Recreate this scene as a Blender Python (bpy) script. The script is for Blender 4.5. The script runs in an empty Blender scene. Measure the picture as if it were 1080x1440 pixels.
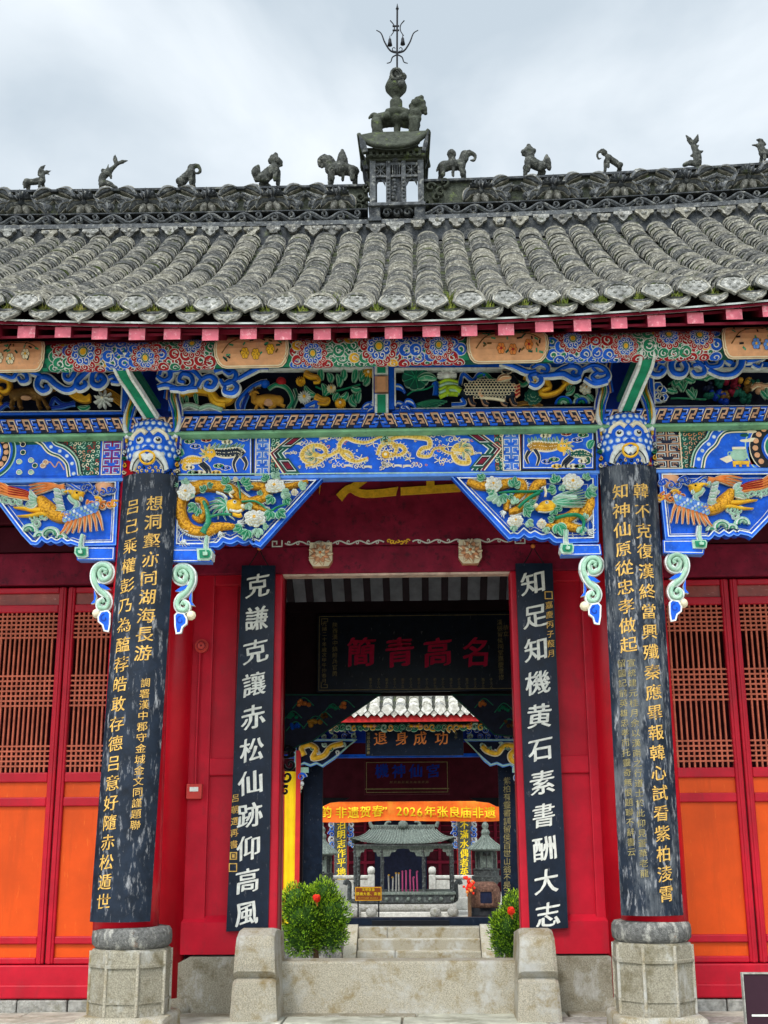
import bpy, bmesh, math, random
from mathutils import Vector, Matrix, noise
random.seed(7)
R = math.radians
PI = math.pi
SC = bpy.context.scene
COL = SC.collection

# ------------------------------------------------------------------ camera
FPX = 1700.0                       # focal length in pixels of the 1080 x 1440 photograph
PIT, YAW, ROL = math.atan(455 / FPX), R(1.92), R(-.33)
CAM = Vector((.33, -9.8, 1.6))
_fw = Vector((-math.sin(YAW) * math.cos(PIT), math.cos(YAW) * math.cos(PIT), math.sin(PIT)))
_r = Vector((math.cos(YAW), math.sin(YAW), 0))
_u = _r.cross(_fw)
_rt = _r * math.cos(ROL) + _u * math.sin(ROL)
_up = -_r * math.sin(ROL) + _u * math.cos(ROL)
cd = bpy.data.cameras.new('camera')
cam = bpy.data.objects.new('camera', cd)
COL.objects.link(cam)
cd.sensor_fit = 'VERTICAL'
cd.sensor_height = 36
cd.lens = FPX * 36 / 1440
cd.clip_start, cd.clip_end = .05, 2000
cam.matrix_world = Matrix.Translation(CAM) @ Matrix((_rt, _up, -_fw)).transposed().to_4x4()
SC.camera = cam


def A(px, py, Y):
    """the point (x, z) on the upright plane y = Y that was measured at pixel px, py of the photograph"""
    ray = _fw + _rt * ((px - 540) / FPX) + _up * ((720 - py) / FPX)
    p = CAM + ray * ((Y - CAM.y) / ray.y)
    return (p.x, p.z)


def mpp(px, py, Y):
    a, b = A(px, py, Y), A(px + 10, py, Y)
    return abs(b[0] - a[0]) / 10


# ------------------------------------------------------------------ sky, sun, exposure
SUN_EL, SUN_AZ = 52, 200           # the bright part of the overcast: high, behind the camera
W = bpy.data.worlds.new('World')
SC.world = W
W.use_nodes = True
nt = W.node_tree
bg = nt.nodes['Background']
sky = nt.nodes.new('ShaderNodeTexSky')
sky.sky_type = 'NISHITA'
sky.sun_disc = False
sky.sun_elevation = R(SUN_EL)
sky.sun_rotation = R(SUN_AZ)
sky.dust_density = 3
tc = nt.nodes.new('ShaderNodeTexCoord')
mp = nt.nodes.new('ShaderNodeMapping')
mp.inputs['Scale'].default_value = (1, 1, 1.5)
mp.inputs['Location'].default_value = (.31, .1, .42)
n1 = nt.nodes.new('ShaderNodeTexNoise')
n1.inputs['Scale'].default_value = 4.2
n1.inputs['Detail'].default_value = 6
n1.inputs['Roughness'].default_value = .5
n1.inputs['Distortion'].default_value = .3
cr = nt.nodes.new('ShaderNodeValToRGB')
e = cr.color_ramp.elements
e[0].position, e[0].color = .36, (4.6, 5.3, 5.9, 1)
e[1].position, e[1].color = .66, (7.3, 7.8, 8.2, 1)
mx = nt.nodes.new('ShaderNodeMixRGB')
mx.inputs['Fac'].default_value = .9
L = nt.links.new
L(tc.outputs['Generated'], mp.inputs['Vector'])
L(mp.outputs[0], n1.inputs['Vector'])
L(n1.outputs['Fac'], cr.inputs[0])
L(sky.outputs[0], mx.inputs[1])
L(cr.outputs[0], mx.inputs[2])
# the cloud deck is brightest round the hidden sun
dp_ = nt.nodes.new('ShaderNodeVectorMath')
dp_.operation = 'DOT_PRODUCT'
_az = R(SUN_AZ)
sdir = Vector((math.sin(_az) * math.cos(R(SUN_EL)), math.cos(_az) * math.cos(R(SUN_EL)), math.sin(R(SUN_EL))))
dp_.inputs[1].default_value = sdir
mr = nt.nodes.new('ShaderNodeMapRange')
mr.inputs['From Min'].default_value = .15
mr.inputs['From Max'].default_value = 1
mr.inputs['To Min'].default_value = 1
mr.inputs['To Max'].default_value = 3.4
vm = nt.nodes.new('ShaderNodeVectorMath')
vm.operation = 'SCALE'
L(tc.outputs['Generated'], dp_.inputs[0])
L(dp_.outputs['Value'], mr.inputs[0])
L(mx.outputs[0], vm.inputs[0])
L(mr.outputs[0], vm.inputs['Scale'])
L(vm.outputs[0], bg.inputs[0])
bg.inputs[1].default_value = .1
sd = bpy.data.lights.new('sun', 'SUN')
sd.energy = 1.5
sd.angle = R(12)
sd.color = (1, .96, .9)
so = bpy.data.objects.new('sun', sd)
COL.objects.link(so)
so.rotation_euler = sdir.to_track_quat('Z', 'Y').to_euler()
SC.view_settings.view_transform = 'Standard'
SC.view_settings.look = 'None'
SC.view_settings.gamma = 1
SC.view_settings.exposure = .5
SC.cycles.max_bounces = 6
SC.cycles.diffuse_bounces = 4

# ------------------------------------------------------------------ materials
MATS = {}
# name: (colour, roughness, variation, noise scale, bump, [wear colour, wear amount, wear scale, stretch z])
SPEC = {
    'red': ((.43, .006, .020), .40, .22, 3, .08, ((.33, .012, .022), .30, 9, .35)),
    'red_column': ((.48, .005, .015), .3, .18, 2, .05, ((.38, .008, .016), .26, 12, .25)),
    'red_bright': ((.55, .03, .03), .45, .15, 3, .04, None),
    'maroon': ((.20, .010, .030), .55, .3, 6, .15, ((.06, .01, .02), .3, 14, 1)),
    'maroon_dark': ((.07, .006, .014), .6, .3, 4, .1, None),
    'rafter_pink': ((.56, .13, .17), .6, .2, 9, .1, ((.75, .4, .42), .3, 25, 1)),
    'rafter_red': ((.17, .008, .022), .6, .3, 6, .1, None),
    'orange': ((.61, .066, .003), .45, .16, 2.2, .05, ((.50, .055, .003), .32, 5, .12), ((.76, .16, .02), .14, 30, .2)),
    'lattice_wood': ((.46, .115, .065), .55, .3, 10, .1, None),
    'brown_panel': ((.26, .05, .035), .3, .35, 6, .08, ((.5, .25, .2), .16, 18, 3)),
    'blue': ((.003, .095, .60), .5, .35, 9, .10, ((.06, .20, .60), .20, 22, 1), ((.004, .03, .20), .16, 14, 1)),
    'blue_deep': ((.003, .03, .30), .5, .3, 8, .08, None),
    'blue_sky': ((.10, .26, .72), .5, .2, 9, .05, None),
    'navy': ((.008, .012, .035), .5, .4, 10, .1, None),
    'white': ((.70, .72, .70), .6, .2, 12, .05, ((.42, .42, .36), .34, 25, 1)),
    'cream': ((.80, .70, .50), .6, .15, 12, .05, None),
    'gold': ((.82, .43, .025), .42, .28, 18, .15, ((.55, .24, .02), .16, 26, 1)),
    'gold_scales': ((.78, .37, .025), .45, .15, 8, .0, None),
    'gold_paint': ((.78, .50, .10), .5, .35, 40, .0, ((.35, .2, .05), .18, 30, 1)),
    'ochre': ((.45, .22, .03), .55, .3, 12, .1, None),
    'brown': ((.13, .065, .018), .6, .4, 16, .15, ((.3, .17, .06), .35, 20, 1)),
    'orange_feather': ((.72, .22, .05), .5, .25, 12, .08, None),
    'mint': ((.34, .54, .40), .5, .25, 9, .06, ((.62, .68, .58), .3, 16, 1), ((.12, .22, .15), .18, 24, 1)),
    'green': ((.01, .22, .11), .45, .3, 9, .06, None),
    'green_leaf': ((.03, .26, .13), .5, .35, 12, .06, ((.3, .5, .35), .3, 20, 1)),
    'green_dark': ((.012, .085, .06), .55, .35, 9, .08, None),
    'green_mould': ((.19, .40, .22), .55, .3, 7, .1, ((.07, .14, .09), .25, 10, 1)),
    'paint_red': ((.38, .016, .022), .55, .25, 12, .05, None),
    'peach': ((.72, .36, .19), .65, .2, 9, .1, ((.55, .3, .2), .3, 12, .3)),
    'tan': ((.55, .30, .18), .6, .3, 12, .1, None),
    'black_lacquer': ((.007, .013, .026), .34, .4, 8, .05, ((.26, .26, .27), .10, 22, .4)),
    'black_worn': ((.009, .015, .027), .4, .5, 8, .08, ((.34, .34, .35), .26, 22, .28)),
    'black_scratched': ((.009, .015, .027), .4, .5, 8, .08, ((.36, .36, .37), .30, 34, .22), ((.10, .11, .12), .4, 6, .3)),
    'black_paint': ((.008, .009, .012), .5, .3, 9, .05, None),
    'letter_gold': ((.60, .36, .09), .6, .4, 30, 0, ((.22, .14, .05), .22, 40, 1)),
    'letter_white': ((.66, .66, .60), .6, .2, 20, 0, ((.3, .3, .3), .15, 40, 1)),
    'letter_red': ((.62, .012, .07), .6, .2, 20, 0, None),
    'letter_faint': ((.27, .22, .09), .6, .4, 20, 0, None),
    'stone': ((.38, .345, .26), .85, .45, 90, .7, ((.60, .59, .54), .30, 5, .6), ((.20, .17, .10), .34, 6, 1)),
    'stone_pale': ((.53, .48, .37), .85, .45, 110, .7, ((.66, .65, .60), .40, 3.2, 1), ((.34, .25, .11), .34, 4.2, 1)),
    'stone_dark': ((.14, .138, .13), .85, .5, 40, .6, ((.50, .48, .42), .36, 12, .6), ((.35, .20, .12), .12, 7, 1)),
    'stone_white': ((.52, .51, .46), .8, .25, 14, .3, ((.32, .30, .25), .30, 7, 1)),
    'granite': ((.30, .29, .26), .85, .4, 20, .4, ((.16, .15, .1), .3, 6, 1)),
    'paving': ((.40, .40, .33), .85, .35, 6, .3, ((.24, .24, .18), .4, 3, 1)),
    'soil': ((.17, .15, .11), .95, .4, 8, .4, None),
    'mortar': ((.26, .235, .19), .95, .4, 8, .4, None),
    'tile_a': ((.155, .150, .132), .85, .55, 22, .5, ((.42, .40, .34), .36, 26, 1), ((.10, .11, .045), .20, 5, 1)),
    'tile_b': ((.10, .10, .095), .85, .55, 22, .5, ((.34, .325, .28), .34, 28, 1), ((.09, .10, .04), .20, 5, 1)),
    'tile_c': ((.20, .19, .155), .85, .5, 22, .5, ((.48, .46, .39), .38, 25, 1)),
    'tile_d': ((.085, .087, .085), .85, .55, 22, .5, ((.30, .29, .26), .32, 28, 1)),
    'tile_end': ((.20, .20, .185), .85, .5, 18, .7, ((.48, .47, .43), .36, 20, 1), ((.09, .10, .05), .24, 9, 1)),
    'tile_far': ((.40, .385, .33), .85, .3, 18, .4, ((.75, .74, .68), .4, 10, 1)),
    'pan_tile_and_lip_shade': ((.05, .052, .045), .9, .5, 12, .4, ((.09, .12, .03), .35, 9, 1)),
    'ridge_stone': ((.040, .044, .048), .8, .6, 15, .5, ((.17, .17, .155), .30, 13, 1), ((.10, .12, .04), .14, 6, 1)),  # darker than the relief, to put shade into its recesses
    'ridge_relief': ((.075, .080, .084), .7, .6, 18, .45, ((.32, .32, .29), .30, 18, 1)),
    'statue_stone': ((.055, .058, .052), .85, .7, 22, .8, ((.22, .22, .185), .30, 20, 1), ((.06, .075, .025), .2, 10, 1)),
    'moss_stone': ((.050, .055, .042), .9, .5, 14, .6, ((.13, .17, .05), .22, 9, 1)),
    'moss': ((.13, .17, .03), .95, .5, 14, .2, ((.42, .33, .10), .35, 10, 1)),
    'iron': ((.014, .015, .018), .55, .3, 20, .2, None),
    'bronze': ((.05, .055, .055), .5, .4, 14, .3, ((.14, .16, .15), .4, 16, 1)),
    'bronze_roof': ((.12, .145, .125), .6, .4, 16, .4, ((.32, .36, .31), .32, 24, .4)),
    'rust_iron': ((.10, .05, .035), .7, .5, 12, .4, ((.22, .12, .08), .4, 14, 1)),
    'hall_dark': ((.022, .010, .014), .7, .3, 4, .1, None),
    'grey_board': ((.36, .37, .40), .8, .25, 6, .2, None),
    'banner_orange': ((.85, .15, .02), .7, .15, 4, .05, ((.85, .26, .03), .4, 2, .4)),
    'banner_yellow': ((.85, .55, .01), .7, .1, 4, .05, None),
    'yellow': ((.85, .60, .02), .6, .1, 6, 0, None),
    'sign_brown': ((.24, .06, .015), .4, .1, 6, 0, None),
    'sign_plum': ((.028, .010, .018), .25, .2, 3, .0, None),
    'foliage_a': ((.19, .36, .018), .6, .5, 12, 0, None),
    'foliage_b': ((.36, .54, .03), .6, .4, 12, 0, None),
    'foliage_c': ((.035, .09, .012), .7, .4, 12, 0, None),
    'bark': ((.12, .07, .04), .9, .4, 14, .4, None),
    'flower_red': ((.85, .03, .01), .5, .2, 20, 0, None),
    'incense_pink': ((.6, .1, .25), .6, .2, 20, 0, None),
    'box_red': ((.50, .05, .04), .4, .15, 9, 0, None),
    'unpainted_wood': ((.62, .45, .36), .75, .3, 10, .2, ((.4, .2, .16), .3, 9, .3)),
    'earth': ((.16, .15, .10), .95, .4, 1, .3, None),
}


def M(name):
    if name in MATS:
        return MATS[name]
    c, ro, var, sc, bump, wear = SPEC[name][:6]
    wears = [w for w in (wear, *SPEC[name][6:]) if w]
    m = bpy.data.materials.new(name)
    m.use_nodes = True
    t = m.node_tree
    b = t.nodes['Principled BSDF']
    N = t.nodes.new
    K = t.links.new
    g = N('ShaderNodeNewGeometry')
    no = N('ShaderNodeTexNoise')
    no.inputs['Scale'].default_value = sc
    no.inputs['Detail'].default_value = 6
    no.inputs['Roughness'].default_value = .62
    K(g.outputs['Position'], no.inputs['Vector'])
    r = N('ShaderNodeValToRGB')
    lo = [max(0, x * (1 - var)) for x in c]
    hi = [min(1, x * (1 + var)) for x in c]
    r.color_ramp.elements[0].position, r.color_ramp.elements[0].color = .3, (*lo, 1)
    r.color_ramp.elements[1].position, r.color_ramp.elements[1].color = .7, (*hi, 1)
    K(no.outputs['Fac'], r.inputs[0])
    out = r.outputs[0]
    for kw, (wc, amt, wsc, st) in enumerate(wears):
        mpn = N('ShaderNodeMapping')
        mpn.inputs['Scale'].default_value = (1, 1, st)
        mpn.inputs['Location'].default_value = (3.1 + 5 * kw, 7.7, 1.3)
        K(g.outputs['Position'], mpn.inputs['Vector'])
        wn = N('ShaderNodeTexNoise')
        wn.inputs['Scale'].default_value = wsc
        wn.inputs['Detail'].default_value = 8
        wn.inputs['Roughness'].default_value = .7
        K(mpn.outputs[0], wn.inputs['Vector'])
        wr = N('ShaderNodeValToRGB')
        p = .66 - amt * .42
        wr.color_ramp.elements[0].position = p
        wr.color_ramp.elements[1].position = p + .16
        K(wn.outputs['Fac'], wr.inputs[0])
        mxn = N('ShaderNodeMixRGB')
        mxn.inputs[2].default_value = (*wc, 1)
        K(wr.outputs[0], mxn.inputs[0])
        K(out, mxn.inputs[1])
        out = mxn.outputs[0]
    K(out, b.inputs['Base Color'])
    b.inputs['Roughness'].default_value = ro
    b.inputs['Specular IOR Level'].default_value = .12 if ro > .5 else .2
    if name == 'gold_scales':
        vo = N('ShaderNodeTexVoronoi')
        vo.inputs['Scale'].default_value = 62
        K(g.outputs['Position'], vo.inputs['Vector'])
        bn = N('ShaderNodeBump')
        bn.inputs['Strength'].default_value = .8
        bn.inputs['Distance'].default_value = .008
        bn.invert = True
        vr = N('ShaderNodeValToRGB')
        vr.color_ramp.elements[0].position, vr.color_ramp.elements[0].color = .45, (1, 1, 1, 1)
        vr.color_ramp.elements[1].position, vr.color_ramp.elements[1].color = .75, (.5, .42, .3, 1)
        K(vo.outputs['Distance'], vr.inputs[0])
        mu = N('ShaderNodeMixRGB')
        mu.blend_type = 'MULTIPLY'
        mu.inputs[0].default_value = 1
        K(out, mu.inputs[1])
        K(vr.outputs[0], mu.inputs[2])
        K(mu.outputs[0], b.inputs['Base Color'])
        K(vo.outputs['Distance'], bn.inputs['Height'])
        K(bn.outputs[0], b.inputs['Normal'])
    elif bump:
        n2 = N('ShaderNodeTexNoise')
        n2.inputs['Scale'].default_value = sc * 3.5
        n2.inputs['Detail'].default_value = 7
        K(g.outputs['Position'], n2.inputs['Vector'])
        bn = N('ShaderNodeBump')
        bn.inputs['Strength'].default_value = min(1, bump * 1.2)
        bn.inputs['Distance'].default_value = .02
        K(n2.outputs['Fac'], bn.inputs['Height'])
        K(bn.outputs[0], b.inputs['Normal'])
    MATS[name] = m
    return m


# ------------------------------------------------------------------ mesh building
def spline(pts, n=6):
    """Catmull-Rom through the points"""
    pts = [tuple(p) for p in pts]
    if len(pts) < 3:
        a, b = pts[0], pts[-1]
        return [tuple(a[k] + (b[k] - a[k]) * i / n for k in range(len(a))) for i in range(n + 1)]
    P = [tuple(2 * a - b for a, b in zip(pts[0], pts[1]))] + pts + [tuple(2 * a - b for a, b in zip(pts[-1], pts[-2]))]
    out = []
    for i in range(1, len(P) - 2):
        p0, p1, p2, p3 = P[i - 1:i + 3]
        for k in range(n):
            t = k / n
            out.append(tuple(.5 * ((2 * b) + (-a + c) * t + (2 * a - 5 * b + 4 * c - d) * t * t + (-a + 3 * b - 3 * c + d) * t ** 3)
                             for a, b, c, d in zip(p0, p1, p2, p3)))
    out.append(pts[-1])
    return out


def spiral(cx, cz, r0, r1, a0, a1, n=22):
    return [(cx + (r0 + (r1 - r0) * i / n) * math.cos(R(a0 + (a1 - a0) * i / n)),
             cz + (r0 + (r1 - r0) * i / n) * math.sin(R(a0 + (a1 - a0) * i / n))) for i in range(n + 1)]


def circ(cx, cz, r, n=20, rz=None, a=0):
    rz = r if rz is None else rz
    return [(cx + r * math.cos(2 * PI * i / n + a), cz + rz * math.sin(2 * PI * i / n + a)) for i in range(n)]


def scallop(cx, cz, r, lobes, depth=.18, n=6, a=0):
    out = []
    for i in range(lobes * n):
        t = 2 * PI * i / (lobes * n)
        rr = r * (1 - depth + depth * abs(math.sin(t * lobes / 2)) ** .6)
        out.append((cx + rr * math.cos(t + a), cz + rr * math.sin(t + a)))
    return out


WL = {}                            # world position of every origin


class MB:
    def __init__(self, Y=0., fn=None):
        self.v, self.f, self.m, self.mats, self.sm = [], [], [], [], []
        self.fn = fn or (lambda u, w, d: (u, Y - d, w))

    def mi(self, mat):
        if mat not in self.mats:
            self.mats.append(mat)
        return self.mats.index(mat)

    def add(self, vs, fs, mat, smooth=False):
        o = len(self.v)
        k = self.mi(mat)
        self.v += [tuple(v) for v in vs]
        for f in fs:
            self.f.append(tuple(i + o for i in f))
            self.m.append(k)
            self.sm.append(smooth)

    # --- solids in x, y, z
    def box(self, x0, x1, y0, y1, z0, z1, mat, bev=0.):
        if x0 > x1: x0, x1 = x1, x0
        if y0 > y1: y0, y1 = y1, y0
        if z0 > z1: z0, z1 = z1, z0
        if bev:
            bm = bmesh.new()
            bmesh.ops.create_cube(bm, size=1)
            for v in bm.verts:
                v.co = ((x0 + x1) / 2 + v.co.x * (x1 - x0), (y0 + y1) / 2 + v.co.y * (y1 - y0), (z0 + z1) / 2 + v.co.z * (z1 - z0))
            b = min(bev, .45 * min(x1 - x0, y1 - y0, z1 - z0))
            bmesh.ops.bevel(bm, geom=bm.edges[:], offset=b, segments=2, affect='EDGES', profile=.5)
            self.bm(bm, mat)
            return
        vs = [(x, y, z) for x in (x0, x1) for y in (y0, y1) for z in (z0, z1)]
        self.add(vs, [(0, 1, 3, 2), (4, 6, 7, 5), (0, 4, 5, 1), (2, 3, 7, 6), (0, 2, 6, 4), (1, 5, 7, 3)], mat)

    def bm(self, bm, mat, smooth=False):
        bm.verts.index_update()
        self.add([v.co.copy() for v in bm.verts], [[v.index for v in f.verts] for f in bm.faces], mat, smooth)
        bm.free()

    def tube(self, path, rad, mat, n=8, smooth=True, cap=True):
        path = [Vector(p) for p in path]
        k = len(path)
        if not hasattr(rad, '__len__'):
            rad = [rad] * k
        up = None
        vs, fs = [], []
        for i, p in enumerate(path):
            t = (path[min(i + 1, k - 1)] - path[max(i - 1, 0)])
            t = t.normalized() if t.length > 1e-9 else Vector((0, 0, 1))
            if up is None:
                up = Vector((0, 0, 1)) if abs(t.z) < .9 else Vector((0, 1, 0))
            a = t.cross(up)
            a = a.normalized() if a.length > 1e-6 else t.orthogonal().normalized()
            b = a.cross(t)
            up = b
            for j in range(n):
                q = 2 * PI * j / n
                vs.append(p + a * rad[i] * math.cos(q) + b * rad[i] * math.sin(q))
        for i in range(k - 1):
            for j in range(n):
                fs.append((i * n + j, i * n + (j + 1) % n, (i + 1) * n + (j + 1) % n, (i + 1) * n + j))
        self.add(vs, fs, mat, smooth)
        if cap:
            self.add(vs[:n], [tuple(range(n))[::-1]], mat)
            self.add(vs[-n:], [tuple(range(n))], mat)

    def ball(self, c, r, mat, n=10, sc=(1, 1, 1), rot=None):
        vs, fs = [], []
        h = max(4, n // 2 + 1)
        for i in range(h + 1):
            for j in range(n):
                th, ph = PI * i / h, 2 * PI * j / n
                q = Vector((r * sc[0] * math.sin(th) * math.cos(ph), r * sc[1] * math.sin(th) * math.sin(ph), r * sc[2] * math.cos(th)))
                if rot: q = rot @ q
                vs.append(q + Vector(c))
        for i in range(h):
            for j in range(n):
                fs.append((i * n + j, (i + 1) * n + j, (i + 1) * n + (j + 1) % n, i * n + (j + 1) % n))
        self.add(vs, fs, mat, True)

    def lathe(self, prof, mat, c=(0, 0), n=24, sq=None, smooth=True):
        """profile of (r, z); sq = number of flat sides"""
        n = sq or n
        vs, fs = [], []
        for r, z in prof:
            for j in range(n):
                q = 2 * PI * (j + .5) / n
                rr = r / math.cos(PI / n) if sq else r
                vs.append((c[0] + rr * math.cos(q), c[1] + rr * math.sin(q), z))
        for i in range(len(prof) - 1):
            for j in range(n):
                fs.append((i * n + j, i * n + (j + 1) % n, (i + 1) * n + (j + 1) % n, (i + 1) * n + j))
        fs.append(tuple(range(n))[::-1])
        fs.append(tuple(range((len(prof) - 1) * n, len(prof) * n)))
        self.add(vs, fs, mat, smooth and not sq)

    # --- relief work in the frame (u, w, d): d comes forward
    def poly(self, pts, d0, d1, mat, side=None):
        n = len(pts)
        vs = [self.fn(u, w, d1) for u, w in pts] + [self.fn(u, w, d0) for u, w in pts]
        self.add(vs, [tuple(range(n))], mat)
        self.add(vs, [(i, (i + 1) % n, n + (i + 1) % n, n + i) for i in range(n)], side or mat)

    def rect(self, u0, w0, u1, w1, d0, d1, mat):
        self.poly([(u0, w0), (u1, w0), (u1, w1), (u0, w1)], d0, d1, mat)

    def stroke(self, path, w, d0, d1, mat, edge=None, ew=.005, closed=False, flat=False):
        k = len(path)
        if callable(w): w = [w(i / (k - 1)) for i in range(k)]
        elif not hasattr(w, '__len__'): w = [w] * k
        if edge:
            self.stroke(path, [x + ew for x in w], d0, d0 + (d1 - d0) * .55, edge, closed=closed, flat=True)
        prof = [(-1, 0), (-.9, 1), (.9, 1), (1, 0)] if flat else [(-1, 0), (-.7, .75), (0, 1), (.7, .75), (1, 0)]
        q = len(prof)
        vs, fs = [], []
        for i in range(k):
            a = path[(i - 1) % k if closed else max(i - 1, 0)]
            b = path[(i + 1) % k if closed else min(i + 1, k - 1)]
            tx, tz = b[0] - a[0], b[1] - a[1]
            l = math.hypot(tx, tz) or 1
            nx, nz = -tz / l, tx / l
            for s, h in prof:
                vs.append(self.fn(path[i][0] + nx * w[i] * s, path[i][1] + nz * w[i] * s, d0 + (d1 - d0) * h))
        for i in range(k if closed else k - 1):
            j = (i + 1) % k
            for c in range(q - 1):
                fs.append((i * q + c, i * q + c + 1, j * q + c + 1, j * q + c))
        self.add(vs, fs, mat, not flat)
        if not closed:
            self.add(vs[:q], [tuple(range(q))], mat)
            self.add(vs[-q:], [tuple(range(q))], mat)

    def line(self, pts, w, d, mat, closed=False):
        """a painted line 2 mm proud, with mitred corners"""
        k = len(pts)
        vs, fs = [], []
        for i in range(k):
            p = Vector(pts[i])
            a = Vector(pts[i - 1]) if (i or closed) else None
            b = Vector(pts[(i + 1) % k]) if (i < k - 1 or closed) else None
            t1 = (p - a).normalized() if a is not None else (b - p).normalized()
            t2 = (b - p).normalized() if b is not None else t1
            n1_, n2_ = Vector((-t1.y, t1.x)), Vector((-t2.y, t2.x))
            m_ = n1_ + n2_
            m_ = m_.normalized() if m_.length > 1e-5 else n1_
            s = w / max(.35, m_.dot(n1_))
            vs += [self.fn(p.x + m_.x * s, p.y + m_.y * s, d), self.fn(p.x - m_.x * s, p.y - m_.y * s, d)]
        for i in range(k if closed else k - 1):
            j = (i + 1) % k
            fs.append((2 * i, 2 * i + 1, 2 * j + 1, 2 * j))
        self.add(vs, fs, mat)

    def dot(self, c, r, d, mat, n=12, rz=None):
        p = circ(c[0], c[1], r, n, rz)
        self.add([self.fn(u, w, d) for u, w in p], [tuple(range(n))], mat)

    def dome(self, c, r, d0, h, mat, n=12, rz=None):
        rz = rz or r
        vs, fs = [], []
        for i, (k, q) in enumerate(((1, 0), (.8, .6), (.45, .9))):
            vs += [self.fn(u, w, d0 + h * q) for u, w in circ(c[0], c[1], r * k, n, rz * k)]
        vs.append(self.fn(c[0], c[1], d0 + h))
        for i in range(2):
            for j in range(n):
                fs.append((i * n + j, i * n + (j + 1) % n, (i + 1) * n + (j + 1) % n, (i + 1) * n + j))
        fs += [(2 * n + j, 2 * n + (j + 1) % n, 3 * n) for j in range(n)]
        self.add(vs, fs, mat, True)

    def leaf(self, a, b, w, d0, h, mat='green_leaf', edge='white', bend=.15, ew=.004):
        dx, dz = b[0] - a[0], b[1] - a[1]
        mid = ((a[0] + b[0]) / 2 - dz * bend, (a[1] + b[1]) / 2 + dx * bend)
        p = spline([a, mid, b], 4)
        self.stroke(p, lambda t: w * (math.sin(PI * min(1, t * .92 + .06)) ** .75 + .05), d0, d0 + h, mat, edge, ew)
        if edge:
            self.stroke(p[1:-1], .0018, d0 + h * .9, d0 + h * 1.25, edge)

    def flower(self, c, r, d0, h, n=9, mat='white', mat2='cream', eye='gold', sq=1.):
        for ring, (rr, nn, dd) in enumerate(((1, n, 0), (.72, n - 2, .35), (.46, max(4, n - 4), .65))):
            for i in range(nn):
                a = 2 * PI * (i + .5 * ring) / nn + random.uniform(-.15, .15)
                k = rr * r * random.uniform(.92, 1.08)
                self.leaf((c[0] + math.cos(a) * k * .12, c[1] + math.sin(a) * k * .12 * sq), (c[0] + math.cos(a) * k, c[1] + math.sin(a) * k * sq), k * .36, d0 + h * dd, h * .4, mat, mat2, random.uniform(-.12, .12), .0032)
        for i in range(5):
            self.dome((c[0] + .09 * r * math.cos(i * 1.3), c[1] + .09 * r * math.sin(i * 1.3)), r * .10, d0 + h * .85, h * .3, eye, 6)

    def daisy(self, c, r, d0, h, n=12, mat='white', eye='gold'):
        for i in range(n):
            a = 2 * PI * i / n
            self.stroke([(c[0] + math.cos(a) * r * q, c[1] + math.sin(a) * r * q) for q in (.15, .5, .8, 1)],
                        [r * .05, r * .15, r * .16, r * .05], d0, d0 + h, mat)
        self.dome(c, r * .28, d0 + h * .7, h * .8, eye, 8)

    def curl(self, c, r, d0, h, a0=0, mat='mint', edge='white', sgn=1, w=None):
        """one round cloud curl"""
        self.stroke(spiral(c[0], c[1], r, r * .15, a0, a0 + sgn * 400, 18), lambda t: (w or r * .22) * (1 - .5 * t), d0, d0 + h, mat, edge, r * .10)

    def cloud(self, c, r, d0, h, mat='mint', edge='white', n=5, wide=1.6):
        for i in range(n):
            a = 2 * PI * i / n + .4
            self.curl((c[0] + math.cos(a) * r * wide * .62, c[1] + math.sin(a) * r * .55), r * .42, d0, h * random.uniform(.8, 1.1), random.uniform(0, 360), mat, edge, random.choice((-1, 1)))
        self.curl(c, r * .45, d0 + h * .2, h, 60, mat, edge)

    def build(self, name, parent=None, label=None):
        me = bpy.data.meshes.new(name)
        xs, ys, zs = zip(*self.v)
        c = Vector(((min(xs) + max(xs)) / 2, (min(ys) + max(ys)) / 2, min(zs)))
        me.from_pydata([(v[0] - c.x, v[1] - c.y, v[2] - c.z) for v in self.v], [], self.f)
        for m in self.mats:
            me.materials.append(M(m))
        me.polygons.foreach_set('material_index', self.m)
        me.polygons.foreach_set('use_smooth', self.sm)
        me.update()
        o = bpy.data.objects.new(name, me)
        COL.objects.link(o)
        o.location = c
        WL[o.name] = c
        if parent is not None:
            o.parent = parent
            o.location = c - WL[parent.name]
        if label:
            o['label'] = label
        return o

    def fuse(self, voxel):
        """melt overlapping solids into one continuous skin"""
        me = bpy.data.meshes.new('t')
        me.from_pydata([tuple(v) for v in self.v], [], self.f)
        o = bpy.data.objects.new('t', me)
        COL.objects.link(o)
        md = o.modifiers.new('r', 'REMESH')
        md.mode = 'VOXEL'
        md.voxel_size = voxel
        s = o.modifiers.new('s', 'SMOOTH')
        s.iterations = 2
        s.factor = .5
        e_ = o.evaluated_get(bpy.context.evaluated_depsgraph_get())
        m2 = bpy.data.meshes.new_from_object(e_)
        vs = [v.co + v.normal * (.005 * noise.noise(v.co * 26) + .005 * noise.noise(v.co * 60)) for v in m2.vertices]
        fs = [tuple(p.vertices) for p in m2.polygons]
        mat = self.mats[0]
        bpy.data.objects.remove(o)
        bpy.data.meshes.remove(me)
        bpy.data.meshes.remove(m2)
        self.v, self.f, self.m, self.mats, self.sm = [], [], [], [], []
        self.add(vs, fs, mat, True)
        return self


def tag(o, label, cat, group=None, kind=None):
    if label: o['label'] = label
    if cat: o['category'] = cat
    if group: o['group'] = group
    if kind: o['kind'] = kind
    return o


def thing(name, loc, label, cat, group=None):
    o = bpy.data.objects.new(name, None)
    o.empty_display_size = .2
    COL.objects.link(o)
    o.location = loc
    WL[o.name] = Vector(loc)
    return tag(o, label, cat, group)


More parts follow.
